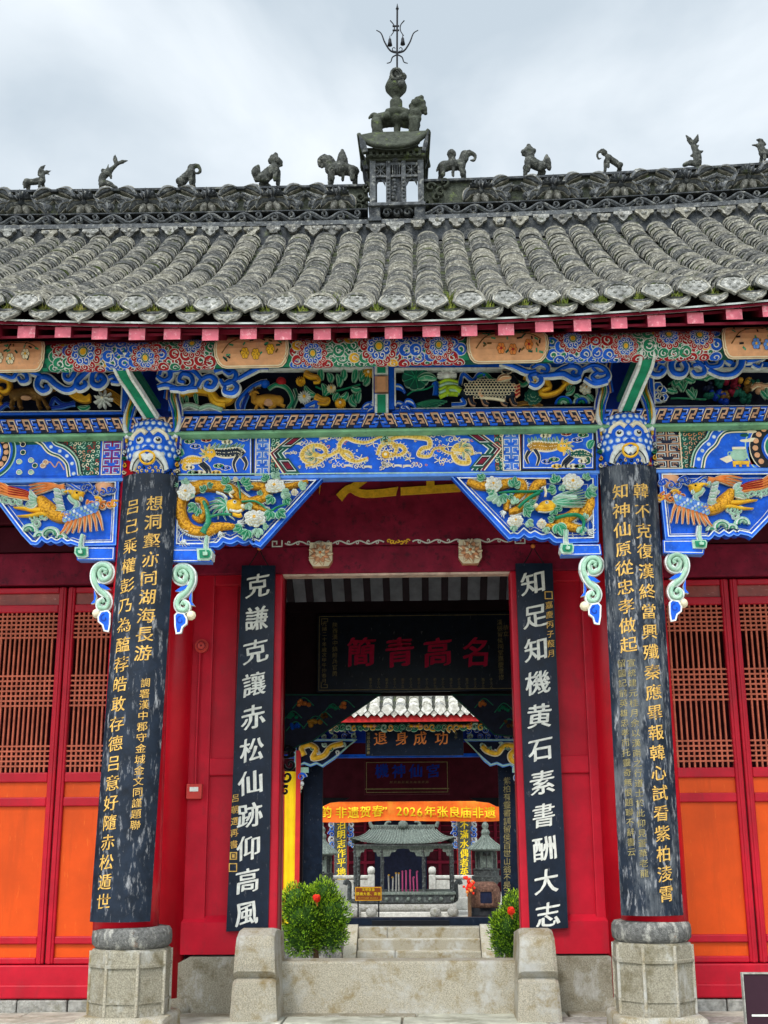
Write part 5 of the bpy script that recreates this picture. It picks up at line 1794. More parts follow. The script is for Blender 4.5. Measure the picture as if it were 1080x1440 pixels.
# lines along the beam
m = MB(YB)
for (x0, x1, y0, y1) in ((250, 842, 668, 664), (250, 842, 609, 604)):
    m.line([A(x0, y0, YB), A(x1, y1, YB)], .005, .017, 'mint' if y0 > 650 else 'cream')
def lobe_band(m, base, sgn):
    """painted border that follows a lobed outline, with white dots along its middle"""
    n_ = len(base)
    for shift, w, c, d in ((0, .058, 'green_dark', .009), (0, .031, 'blue', .0105), (.055, .0055, 'mint', .012), (-.055, .0055, 'cream', .012), (.032, .0045, 'white', .012), (-.032, .0045, 'white', .012), (.072, .004, 'black_paint', .010)):
        q = []
        for k in range(n_):
            a, b = base[max(0, k - 1)], base[min(n_ - 1, k + 1)]
            l = math.hypot(b[0] - a[0], b[1] - a[1])
            x, y = base[k][0] - (b[1] - a[1]) / l * shift * sgn, base[k][1] + (b[0] - a[0]) / l * shift * sgn
            q.append((x, max(zb0 + .02, min(zb1 - .016, y))))
        m.line(q, w, d, c)
    acc = 0
    for a, b in zip(base[:-1], base[1:]):
        acc += math.hypot(b[0] - a[0], b[1] - a[1])
        if acc > .075:
            acc = 0
            if zb0 + .03 < b[1] < zb1 - .03:
                m.dot(b, .020, .0125, 'blue_sky', 10)
                m.dot(b, .014, .0135, 'white', 10)


# --- left bay: rings, lobed panel, diaper and fret (view 0,600 x 5.4)
o5 = (0, 600, 5.4)
diaper(m, 400, 45, 770, 375, o5)
fret(m, 770, 55, 930, 365, o5, 'paint_red')
m.line(rectpts(940, 48, 952, 372, o5), .004, .005, 'green_dark', True)


def lobes(pts, o, n=7): return pxl(pts, *o, YB, n)


K5 = BP / 5.4
lob = [(80, 60), (240, 60), (340, 100), (400, 165), (480, 200), (545, 270), (565, 375)]
base = lobes(lob, o5)
m.poly(base + [bp(60, 375, o5)], 0, .008, 'blue')
lobe_band(m, base, 1)
for x, y, c in ((150, 350, 'mint'), (240, 350, 'mint'), (150, 270, 'mint'), (240, 260, 'mint'), (180, 200, 'green_dark'), (180, 140, 'navy'), (165, 110, 'green_dark'), (270, 300, 'green_dark'), (330, 300, 'tan'), (350, 275, 'tan')):
    m.dome(bp(x, y, o5), .028, .008, .012, c, 9, .022)
    m.line(circ(*bp(x, y, o5), .022, 9), .0025, .021, 'cream', True)
m.line(lobes([(330, 290), (380, 270), (420, 310), (450, 270), (490, 330)], o5), .005, .010, 'tan')
rc = bp(-90, 200, o5)
for r_, c in ((.245, 'mint'), (.235, 'green_dark'), (.215, 'blue'), (.195, 'cream'), (.188, 'black_paint'), (.130, 'blue'), (.115, 'white'), (.108, 'green'), (.07, 'gold')):
    pts = [(x, max(zb0 + .014, min(zb1 - .012, z))) for x, z in circ(rc[0], rc[1], r_, 40)]
    m.poly(pts, .008, .010 + (.25 - r_) * .04, c)
for q in range(18):
    a = 2 * PI * q / 18
    c = (rc[0] + .16 * math.cos(a), rc[1] + .16 * math.sin(a))
    if zb0 + .03 < c[1] < zb1 - .03: m.dome(c, .023, .0135, .008, 'peach', 10)
# --- right bay, the same order mirrored (view 900,600 x 6)
o6 = (900, 600, 6)
fret(m, 125, 5, 330, 355, o6, 'tan', 'navy')
diaper(m, 332, 5, 560, 355, o6, 'green_dark', ('mint', 'tan', 'orange_feather', 'tan'))
lob = [(480, 355), (500, 250), (545, 180), (600, 130), (640, 60), (720, 5), (900, -5), (1000, 0)]
base = lobes(lob, o6)
m.poly([bp(1010, 355, o6)] + base, 0, .008, 'blue')
lobe_band(m, base, 1)
c = bp(835, 240, o6)
m.dome(c, .075, .008, .016, 'mint', 14, .055)
m.rect(c[0] - .055, c[1] + .045, c[0] + .055, c[1] + .066, .008, .02, 'cream')
m.stroke(circ(c[0] - .075, c[1] + .01, .018, 8), .005, .008, .016, 'mint', closed=True)
m.rect(c[0] - .06, c[1] - .085, c[0] + .075, c[1] - .055, .008, .016, 'gold')
for s in (-.05, 0, .06):
    m.rect(c[0] + s - .008, c[1] - .105, c[0] + s + .012, c[1] - .085, .008, .015, 'gold')
m.poly([bp(670, 275, o6), bp(760, 240, o6), bp(780, 290, o6), bp(730, 310, o6)], .008, .012, 'cream')
m.poly([bp(905, 175, o6), bp(1010, 175, o6), bp(1040, 335, o6), bp(930, 320, o6)], .008, .011, 'paint_red')
for x, y, w in ((940, 45, .05), (910, 120, .07), (950, 110, .05), (880, 75, .04)):
    m.dome(bp(x, y, o6), w, .008, .01, 'cream' if w > .045 else 'green_dark', 10, .016)
rc = bp(1175, 180, o6)
for r_, c in ((.285, 'mint'), (.275, 'blue'), (.25, 'cream'), (.243, 'black_paint'), (.150, 'blue'), (.13, 'white'), (.12, 'green')):
    pts = [(x, max(zb0 + .014, min(zb1 - .012, z))) for x, z in circ(rc[0], rc[1], r_, 40)]
    m.poly(pts, .008, .010 + (.3 - r_) * .04, c)
for q in range(20):
    a = 2 * PI * q / 20
    c = (rc[0] + .20 * math.cos(a), rc[1] + .20 * math.sin(a))
    if zb0 + .03 < c[1] < zb1 - .03: m.dome(c, .024, .0135, .008, 'peach', 10)
m.build('side_beam_painting', GH)

# ================================================================== CARVED SPANDREL BOARDS
YS2 = -.09


def sp_(x, y, o): return A(o[0] + x / o[2], o[1] + y / o[2], YS2)


def spl(pts, o, n=6): return pxl(pts, *o, YS2, n)


def scal_edge(o, pts):
    """wavy lower edge through the given points"""
    out = []
    for a, b in zip(pts[:-1], pts[1:]):
        for k in range(6):
            t = k / 6
            s = math.sin(PI * t)
            out.append((a[0] + (b[0] - a[0]) * t, a[1] + (b[1] - a[1]) * t + 16 * s * o[2] / 5))
    out.append(pts[-1])
    return out


def spandrel(o, outline, block, cap, border=7):
    """board with a raised border, an inner white line, a hanging end block with a green cap"""
    root = MB(YS2)
    P_ = [sp_(x, y, o) for x, y in outline]
    root.poly(P_, -.05, 0, 'blue')
    kk = border * BP
    cx_ = sum(p[0] for p in P_) / len(P_)
    cz_ = sum(p[1] for p in P_) / len(P_)
    area = sum(a[0] * b[1] - b[0] * a[1] for a, b in zip(P_, P_[1:] + P_[:1]))
    sg = 1 if area > 0 else -1

    def inset(dst):
        out = []
        n = len(P_)
        for i in range(n):
            a, p, b = Vector(P_[i - 1]), Vector(P_[i]), Vector(P_[(i + 1) % n])
            t1, t2 = (p - a).normalized(), (b - p).normalized()
            n1_, n2_ = Vector((-t1.y, t1.x)) * sg, Vector((-t2.y, t2.x)) * sg
            mm = (n1_ + n2_)
            mm = mm.normalized() if mm.length > 1e-4 else n1_
            out.append(tuple(p + mm * dst / max(.5, mm.dot(n1_))))
        return out
    root.stroke(inset(kk * .5), kk * .5, -.05, .045, 'blue', closed=True, flat=True)
    root.line(inset(kk * 1.0), .0050, .047, 'white', True)
    root.line(inset(.004), .0045, .046, 'blue_sky', True)
    root.line(inset(kk * 1.9), .003, .004, 'white', True)
    b4 = [sp_(x, y, o) for x, y in block]
    root.poly(b4, -.05, .06, 'blue', 'blue_sky')
    root.line([((p[0] - sum(q[0] for q in b4) / 4) * .93 + sum(q[0] for q in b4) / 4, (p[1] - sum(q[1] for q in b4) / 4) * .8 + sum(q[1] for q in b4) / 4) for p in b4], .003, .062, 'white', True)
    c = [sp_(x, y, o) for x, y in cap]
    root.poly(c, -.05, .085, 'mint', 'white')
    cc = (sum(p[0] for p in c) / len(c), sum(p[1] for p in c) / len(c))
    root.poly([((p[0] - cc[0]) * .72 + cc[0], (p[1] - cc[1]) * .7 + cc[1]) for p in c], .085, .095, 'green', 'mint')
    root.poly([((p[0] - cc[0]) * .3 + cc[0], (p[1] - cc[1]) * .3 + cc[1]) for p in c], .095, .12, 'mint')
    root.stroke(spline([(cc[0], cc[1] + .01), (cc[0] - .01, cc[1] + .08), (cc[0], cc[1] + .16)], 5), lambda t: .022 - .006 * t, .03, .10, 'mint', 'white', .004)
    return root.build('carved_spandrel', GH)


def leaves3(m, x, y, ang, ln, o, d=.05, mat='green_leaf'):
    ln *= .62
    c = sp_(x, y, o)
    for k in (-1, 0, 1):
        a = R(ang + 38 * k)
        m.leaf(c, (c[0] + ln * (1 if k == 0 else .78) * math.cos(a), c[1] + ln * (1 if k == 0 else .78) * math.sin(a)), ln * .24, d, .035, mat, 'mint', .12 * k, .005)


def dragon(m, o, body, wid, spine=1):
    k = BP / o[2]
    p = spl(body, o, 7)
    n = len(p)
    ww = [(wid * 1.3 * (.45 + .6 * math.sin(PI * (.15 + .8 * i / (n - 1))))) * k for i in range(n)]
    m.stroke(p, ww, .0, .075, 'gold_scales', 'ochre', .002)
    for i in range(1, n - 1):
        dx_, dz_ = p[i + 1][0] - p[i - 1][0], p[i + 1][1] - p[i - 1][1]
        l = math.hypot(dx_, dz_) or 1
        nx, nz = -dz_ / l * spine, dx_ / l * spine
        b = (p[i][0] + nx * ww[i] * .95, p[i][1] + nz * ww[i] * .95)
        m.poly([(b[0] - dx_ * .32, b[1] - dz_ * .32), (b[0] + dx_ * .32, b[1] + dz_ * .32), (b[0] + nx * .020 - dx_ * .2, b[1] + nz * .020 - dz_ * .2)], .0, .035, 'white')
    return p


def claw(m, x, y, ang, o, s=.055):
    m = MB(YS2)
    c = sp_(x, y, o)
    for k in (-1.5, -.5, .5, 1.5):
        a = R(ang + 26 * k)
        m.stroke(spline([c, (c[0] + s * .6 * math.cos(a), c[1] + s * .6 * math.sin(a)), (c[0] + s * math.cos(a + .4), c[1] + s * math.sin(a + .4))], 4), lambda t: .009 * (1 - .7 * t), .03, .06, 'white')
    m.build('dragon_claw', GH)


# --- left of the doorway
random.seed(12)
o7 = (240, 660, 4.909)
spandrel(o7, [(1065, 58), (625, 545)] + scal_edge(o7, [(590, 520), (545, 505), (465, 505), (370, 512), (300, 545)])[1:] + [(215, 555), (14, 555), (26, 58)],
         [(16, 560), (300, 560), (285, 650), (10, 650)], [(192, 562), (288, 562), (302, 585), (296, 630), (275, 640), (198, 640)])
m = MB(YS2)
dragon(m, o7, [(540, 235), (470, 190), (410, 140), (310, 118), (200, 120), (110, 170), (68, 250), (80, 340), (130, 410), (210, 435), (290, 420), (300, 380)], 34, -1)
dragon(m, o7, [(180, 215), (230, 230), (240, 290), (210, 350), (160, 330)], 22, -1)
dragon(m, o7, [(560, 120), (640, 130), (660, 190), (600, 220), (540, 240), (600, 275), (690, 300)], 25, 1)
dragon(m, o7, [(700, 150), (780, 130), (850, 118), (950, 88)], 17, 1)
m.stroke(spl([(250, 435), (330, 405), (400, 400), (450, 405)], o7), lambda t: .055 - .035 * t, .02, .09, 'gold_scales')
m.build('dragon_relief', GH)
h = MB(YS2)
c = sp_(440, 265, o7)
for q in range(9):
    a = R(100 + 22 * q)
    h.stroke(spline([(c[0] - .05, c[1]), (c[0] - .05 + .10 * math.cos(a), c[1] + .07 * math.sin(a)), (c[0] - .03 + .19 * math.cos(a + .15), c[1] - .02 + .11 * math.sin(a + .15))], 5), lambda t: .016 * (1.05 - t), .06, .10, ('mint', 'green_leaf')[q % 2], 'white', .002)
h.dome(c, .075, .05, .07, 'gold', 14, .062)
h.dome((c[0] + .055, c[1] - .025), .045, .06, .06, 'gold', 12, .030)
h.dome((c[0] + .085, c[1] - .015), .022, .08, .05, 'cream', 10)
h.stroke(spl([(420, 300), (470, 310), (505, 300)], o7), .012, .08, .11, 'white')
h.stroke(spl([(440, 325), (480, 335), (500, 328)], o7), .016, .06, .10, 'gold')
h.stroke(spl([(440, 215), (420, 190), (450, 170)], o7), .010, .08, .12, 'cream')
h.stroke(spl([(400, 220), (375, 195), (330, 180)], o7), .010, .08, .12, 'white')
h.dome((c[0] + .02, c[1] + .018), .016, .115, .015, 'white', 8)
h.dome((c[0] + .022, c[1] + .018), .008, .125, .012, 'black_paint', 8)
claw(h, 470, 370, -20, o7, .07); claw(h, 345, 440, -70, o7); claw(h, 105, 495, 250, o7, .065); claw(h, 460, 395, -60, o7, .06); claw(h, 130, 440, 120, o7, .05)
h.build('dragon_head', GH)
h = MB(YS2)
h.stroke(spl([(232, 455), (270, 380), (262, 300), (240, 240)], o7), lambda t: .030 - .016 * t, .07, .12, 'green_leaf')
h.stroke(spl([(275, 350), (350, 330), (430, 330)], o7), .010, .08, .11, 'green_leaf')
h.stroke(spl([(500, 240), (600, 240), (690, 300), (740, 280), (820, 250)], o7), .008, .07, .10, 'green_leaf')
h.stroke(spl([(470, 90), (485, 160), (490, 220)], o7), .008, .07, .10, 'green_leaf')
for x, y, a, l in ((110, 120, 80, .09), (250, 160, 150, .09), (270, 130, 20, .07), (185, 270, 220, .13), (200, 290, 260, .10), (160, 210, 100, .06), (400, 110, 130, .11), (430, 150, 200, .11), (510, 120, 40, .12), (530, 130, -10, .10), (670, 90, 120, .10), (720, 80, 50, .11), (780, 180, -20, .12), (710, 210, 230, .12), (800, 220, -60, .10), (900, 140, 30, .10), (700, 310, 250, .13), (750, 310, -40, .13), (500, 420, 200, .12), (540, 440, 250, .14), (610, 430, -90, .12), (650, 410, 0, .07), (540, 260, -60, .09), (620, 190, 70, .06), (60, 130, 170, .06)):
    leaves3(h, x, y, a, l, o7, .055 + random.uniform(0, .02), random.choice(('green_leaf', 'green_leaf', 'mint')))
h.build('leaf_relief', GH)
h = MB(YS2)
h.flower(sp_(122, 178, o7), 0.077, .075, .06, 10)
h.flower(sp_(728, 135, o7), 0.084, .075, .06, 10, sq=.7)
h.flower(sp_(592, 355, o7), 0.090, .075, .07, 11, sq=.8)
h.flower(sp_(862, 178, o7), 0.030, .075, .05, 6)
h.flower(sp_(460, 92, o7), 0.022, .09, .05, 6)
h.build('peony_relief', GH)
h = MB(YS2)
for pts in ([(50, 400), (90, 395), (110, 430), (70, 460), (60, 500), (100, 520)], [(180, 460), (220, 500), (300, 500), (310, 480)], [(45, 420), (60, 440), (45, 480)], [(330, 500), (390, 490), (420, 500), (460, 480), (520, 480), (570, 470)]):
    h.stroke(spl(pts, o7), .005, 0, .02, 'white')
h.build('wave_relief', GH)

# --- right of the doorway (view 630,660 x 4.696)
o8 = (630, 660, 4.696)
spandrel(o8, [(985, 40), (990, 490), (820, 495)] + scal_edge(o8, [(740, 490), (665, 462), (570, 452), (500, 440), (432, 460)])[1:] + [(400, 470), (5, 40)],
         [(735, 505), (1000, 505), (1010, 575), (745, 580)], [(738, 505), (815, 505), (825, 520), (822, 560), (800, 572), (745, 570), (732, 545)])
m = MB(YS2)
dragon(m, o8, [(130, 85), (190, 110), (250, 115), (330, 115), (420, 90), (480, 100), (490, 150), (440, 200), (390, 220), (385, 280)], 24, 1)
dragon(m, o8, [(640, 90), (580, 110), (550, 180), (510, 240), (440, 280), (400, 290)], 25, 1)
dragon(m, o8, [(940, 190), (930, 250), (890, 310), (870, 330)], 32, 1)
dragon(m, o8, [(800, 230), (835, 230), (835, 290), (780, 330), (730, 340), (760, 370), (830, 390), (890, 400)], 27, 1)
m.stroke(spl([(640, 380), (700, 385), (760, 385)], o8), lambda t: .02 + .02 * t, .02, .08, 'gold_scales')
m.build('dragon_relief', GH)
h = MB(YS2)
c = sp_(655, 255, o8)
for q in range(9):
    a = R(-60 + 16 * q)
    h.stroke(spline([(c[0] + .03, c[1] + .02), (c[0] + .05 + .12 * math.cos(a), c[1] + .04 + .05 * math.sin(a)), (c[0] + .04 + .28 * math.cos(a * .5), c[1] + .06 + .09 * math.sin(a))], 5), lambda t: .017 * (1.05 - t), .06, .10, ('mint', 'green_leaf')[q % 2], 'white', .002)
h.dome(c, .075, .05, .07, 'gold', 14, .055)
h.dome((c[0] - .06, c[1] - .02), .05, .06, .06, 'gold', 12, .030)
h.dome((c[0] - .10, c[1] - .005), .022, .08, .05, 'cream', 10)
h.stroke(spl([(590, 285), (640, 290), (690, 280)], o8), .014, .07, .11, 'gold', 'white', .004)
h.stroke(spl([(635, 200), (640, 170), (632, 140)], o8), .010, .08, .12, 'cream')
h.stroke(spl([(690, 215), (740, 200), (840, 205)], o8), .014, .08, .12, 'mint', 'white', .003)
h.dome((c[0] - .012, c[1] + .016), .015, .115, .015, 'white', 8)
h.dome((c[0] - .014, c[1] + .016), .008, .125, .012, 'black_paint', 8)
claw(h, 915, 410, -30, o8, .07); claw(h, 380, 295, 190, o8, .05); claw(h, 600, 255, 190, o8, .04)
h.build('dragon_head', GH)
h = MB(YS2)
h.stroke(spl([(330, 175), (430, 165), (540, 165), (620, 160)], o8), .010, .07, .11, 'green')
h.stroke(spl([(600, 170), (540, 200), (500, 230), (460, 270)], o8), .014, .07, .12, 'green')
h.stroke(spl([(700, 340), (780, 320), (850, 320), (890, 360), (870, 440)], o8), .014, .07, .12, 'green')
for x, y, a, l in ((230, 80, 140, .10), (320, 190, 200, .15), (340, 200, 260, .13), (300, 160, 180, .10), (350, 190, -60, .11), (430, 130, 80, .14), (440, 130, 40, .08), (500, 270, -10, .13), (510, 290, -60, .10), (440, 240, 100, .09), (540, 240, 30, .08), (710, 100, 110, .12), (700, 150, 190, .11), (740, 130, -60, .08), (900, 80, 60, .09), (910, 160, -30, .14), (930, 150, 10, .10), (700, 280, 230, .10), (740, 270, 190, .08), (720, 380, -70, .16), (870, 400, -80, .11), (520, 360, -40, .10), (430, 390, -90, .08), (640, 400, -80, .08), (400, 190, -40, .07), (690, 350, 150, .08), (900, 340, 100, .07)):
    leaves3(h, x, y, a, l, o8, .055 + random.uniform(0, .02), random.choice(('green_leaf', 'green_leaf', 'mint')))
h.build('leaf_relief', GH)
h = MB(YS2)
h.flower(sp_(295, 120, o8), 0.071, .075, .06, 10)
h.flower(sp_(812, 105, o8), 0.087, .075, .07, 11, sq=.85)
h.flower(sp_(440, 358, o8), 0.065, .075, .06, 10, sq=.8)
h.flower(sp_(612, 375, o8), 0.040, .075, .06, 8)
h.build('peony_relief', GH)
h = MB(YS2)
for pts in ([(960, 300), (945, 340), (965, 380), (950, 430), (970, 460)], [(820, 420), (830, 470), (850, 450)], [(940, 440), (900, 460), (860, 470)]):
    h.stroke(spl(pts, o8), .005, 0, .02, 'white')
h.build('wave_relief', GH)

# --- phoenix boards of the side bays
def phoenix(o, K, X):
    """K: pixels of the view to local pixels; X mirrors"""
    k = BP / o[2]
    b = MB(YS2)
    T_ = lambda pts: spl([X(*p) for p in pts], o)
    q = lambda x, y: sp_(*X(x, y), o)
    b.stroke(T_([(560, 680), (480, 690), (400, 650), (340, 590), (320, 550)]), [k * w for w in [30 + 26 * math.sin(PI * i / 24) for i in range(25)]], .0, .10, 'gold_scales', 'ochre', .003)
    b.stroke(T_([(400, 600), (360, 640), (330, 570)]), k * 45, .0, .09, 'gold_scales')
    b.stroke(T_([(580, 650), (600, 600), (560, 570), (540, 540)]), k * 20, .02, .09, 'mint', 'white', .004)
    b.dome(q(600, 535), .055, .04, .07, 'gold', 12, .045)
    b.stroke(T_([(620, 530), (650, 522), (662, 530)]), lambda t: .022 * (1.05 - t), .06, .10, 'gold')
    b.stroke(T_([(590, 520), (540, 510), (500, 520)]), lambda t: .026 * (1.1 - t), .05, .10, 'gold')
    b.dome(q(610, 528), .010, .10, .02, 'black_paint', 8)
    b.leaf(q(625, 550), q(632, 585), .012, .06, .03, 'mint', 'white')
    for pts in ([(330, 640), (260, 640), (190, 630), (120, 625)], [(420, 670), (330, 670), (240, 685), (150, 690)]):
        b.stroke(T_(pts), lambda t: k * (26 - 20 * t), .02, .07, 'gold')
    b.build('phoenix_relief', GH)
    b = MB(YS2)
    for i in range(11):                                    # neck frill
        a = R(60 + 27 * i)
        c = q(530, 590)
        sgn = 1 if X(1, 0)[0] > X(0, 0)[0] else -1
        r0, r1 = .075, .125
        if 4 < i < 6: continue
        b.leaf((c[0] + sgn * r0 * math.cos(a), c[1] + r0 * math.sin(a)), (c[0] + sgn * r1 * math.cos(a), c[1] + r1 * math.sin(a)), .018, .05, .04, ('mint', 'blue_sky')[i % 2], 'white', 0)
    for i in range(7):
        b.leaf(q(430 + 4 * i, 500 + 25 * i), q(480 + 6 * i, 520 + 22 * i), .016, .07, .04, ('mint', 'white')[i % 2], 'white', .1)
    for i in range(4):                                      # far wing
        b.stroke(T_([(500, 500 - 14 * i), (420, 450 - 5 * i + 12 * i), (330, 440 + 22 * i), (235, 455 + 28 * i)]), lambda t: k * (18 - 14 * t), .02, .06, 'orange_feather', 'cream', .002)
    for i in range(8):                                      # near wing: coverts, then long primaries
        x0, y0 = 520 + 30 * i, 712 - 10 * i
        b.stroke(T_([(x0 + 15, y0 + 10), (x0 + 10 + 8 * (i - 3), y0 + 70), (x0 - 10 + 16 * (i - 2.5), y0 + 115 + 6 * i)]), lambda t: k * (17 - 13 * t), .03, .075, 'orange_feather', 'cream', .003)
    for r_ in range(3):
        for i in range(9):
            b.dome(q(515 + 28 * i + 8 * r_, 725 - 9 * i - 22 * r_), .024, .06 + .008 * r_, .02, ('mint', 'white', 'blue_sky')[(i + r_) % 3], 8)
            b.line(circ(*q(515 + 28 * i + 8 * r_, 725 - 9 * i - 22 * r_), .020, 8), .003, .083 + .008 * r_, 'blue_sky', True)
    for i in range(4):                                      # tail streamers
        y = 440 + 42 * i
        b.stroke(T_([(310, 590), (240, 560 - 12 * (3 - i)), (170, 500 + 16 * i), (90, 480 + 18 * i), (0, 430 + 26 * i), (-110, 420 + 22 * i)]), lambda t: k * (15 - 3 * t), .02, .06, 'orange_feather', 'cream', .003)
        b.stroke(T_([(300, 575), (230, 545 - 12 * (3 - i)), (160, 485 + 16 * i), (80, 468 + 18 * i)]), .004, .055, .07, 'paint_red')
    for i in range(4):
        b.leaf(q(300, 560 + 12 * i), q(250 - 10 * i, 500 + 40 * i), .018, .05, .04, 'mint', 'white')
    b.build('phoenix_feathers', GH)
    c = MB(YS2)
    s = q(795, 450)
    c.dome(s, .085, .0, .05, 'peach', 16)
    for x, y in ((700, 480), (740, 510), (790, 510), (840, 490), (870, 490), (680, 470), (650, 480)):
        c.curl(q(x, y), .034, .02, .05, random.uniform(0, 360), 'blue', 'white', random.choice((-1, 1)), .007)
    c.stroke(T_([(660, 490), (600, 480), (540, 440), (510, 430)]), .010, .01, .03, 'blue', 'white', .004)
    for x, y, m_ in ((700, 590, 'orange_feather'), (750, 575, 'gold'), (790, 610, 'orange_feather'), (840, 595, 'orange_feather'), (880, 600, 'gold'), (740, 610, 'orange_feather')):
        c.curl(q(x, y), .036, .01, .05, random.uniform(0, 360), m_, 'cream', random.choice((-1, 1)), .014)
    for x, y in ((60, 570), (110, 575), (160, 580), (30, 560), (220, 600), (260, 600), (250, 700), (300, 700), (340, 690), (290, 740)):
        c.curl(q(x, y), .034, .01, .045, random.uniform(0, 360), 'mint', 'white', random.choice((-1, 1)), .010)
    c.build('cloud_relief', GH)
    c = MB(YS2)
    for x, y, r_ in ((230, 800, 60), (390, 830, 70), (310, 840, 45), (470, 850, 40)):
        for j in range(4):
            rr = (r_ - 13 * j) * k
            a = q(x, y)
            c.stroke([(a[0] + rr * math.cos(t), a[1] + rr * .9 * math.sin(t)) for t in [PI * (-.05 + 1.1 * n_ / 12) for n_ in range(13)]], .009, .01, .04 + .01 * j, ('mint', 'white', 'green_leaf', 'mint')[j])
    c.build('wave_relief', GH)


random.seed(14)
spandrel(o5, [(915, 405), (890, 910), (600, 915)] + scal_edge(o5, [(560, 890), (480, 880), (400, 880), (330, 870), (262, 905)])[1:] + [(245, 905), (175, 830), (-140, 405)],
         [(585, 925), (885, 925), (880, 1025), (600, 1025)], [(590, 930), (690, 930), (690, 1000), (660, 1012), (605, 1005), (585, 975)], 5)
phoenix(o5, 1, lambda x, y: (x, y))
spandrel(o6, [(145, 385), (1400, 385), (1080, 800), (935, 950), (900, 930)] + scal_edge(o6, [(850, 905), (780, 920), (700, 920), (620, 925), (545, 960)])[1:] + [(205, 965)],
         [(180, 970), (545, 970), (525, 1090), (185, 1080)], [(420, 975), (535, 975), (548, 995), (542, 1040), (520, 1048), (430, 1045)], 5)
phoenix(o6, 1, lambda x, y: (1040 - (x - 60) * 1.08, (y - 400) * 1.10 + 385))

# ---- S-shaped corner scrolls under the spandrels
def corner(o, X, left):
    m = MB(YS2)
    k = BP / o[2]
    T_ = lambda pts: spl([X(*p) for p in pts], o)
    m.stroke(T_([(212, 690), (222, 672), (198, 662), (180, 690), (200, 728), (240, 715), (252, 672), (225, 638), (180, 640), (150, 675), (150, 730), (180, 785), (225, 825), (240, 865), (222, 900), (185, 898), (178, 868), (200, 852), (210, 868)]),
             lambda t: k * (20 - 6 * abs(2 * t - 1)), .0, .07, 'mint', 'white', .010)
    m.poly([sp_(*X(x, y), o) for x, y in ((165, 745), (215, 760), (250, 785), (225, 790), (190, 775))], .0, .05, 'blue', 'white')
    m.poly([sp_(*X(x, y), o) for x, y in ((150, 790), (165, 830), (155, 870), (130, 875), (150, 850))], .0, .05, 'blue', 'white')
    m.dome(sp_(*X(160, 928), o), .042, .0, .05, 'cream', 10)
    pts = [sp_(*X(x, y), o) for x, y in ((195, 925), (235, 918), (250, 935), (248, 1000), (240, 1045), (215, 1040), (205, 1005), (180, 985), (178, 955))]
    m.poly(pts, .0, .06, 'blue', 'white')
    m.line(pts, .006, .062, 'white', True)
    m.line(spiral(*sp_(*X(215, 965), o), .035, .008, 90, 400, 12), .004, .064, 'blue_deep')
    m.build('corner_scroll', GH)


o9 = (100, 650, 4.361)
corner(o9, lambda x, y: (x, y), 1)
corner(o9, lambda x, y: (895 - x, y + 12), 0)
o10 = (820, 640, 4.5)
corner(o10, lambda x, y: ((x - 270) * 1.03 + 125, y * 1.03 + 0), 0)
corner(o10, lambda x, y: (770 - (x - 132) * 1.03 - 110, (y - 630) * 1.03 + 630), 1)
# ================================================================== DOOR WALL
a_ = lambda px, py, Y=YW: A(px, py, Y)
DXL, DXR = a_(396, 1000)[0], a_(722, 1000)[0]
ZTOP = 7.0
LZ0 = a_(560, 806)[1]              # underside of the door lintel
LZ1 = a_(560, 768)[1]
BRD = a_(560, 672)[1]
WX = (CX[0], CX[1])
dw = MB()
dw.box(-5.9, 5.9, YW + .10, YW + .16, LZ0 + .15, ZTOP - .6, 'maroon_dark')
dw.build('upper_wall', GH)
for x in WX:
    c = MB()
    c.lathe([(.20, GZ - .02), (.20, 6.2)], 'red_column', (x, YW + .06), 32)
    c.build('wall_column', GH)
    c = MB()
    c.lathe([(.30, GZ - .05), (.31, GZ + .03), (.27, GZ + .09), (.22, GZ + .11)], 'stone', (x, YW + .06), 28)
    c.build('column_foot', GH)
SK = a_(60, 1405)[1]               # underside of the timber wall
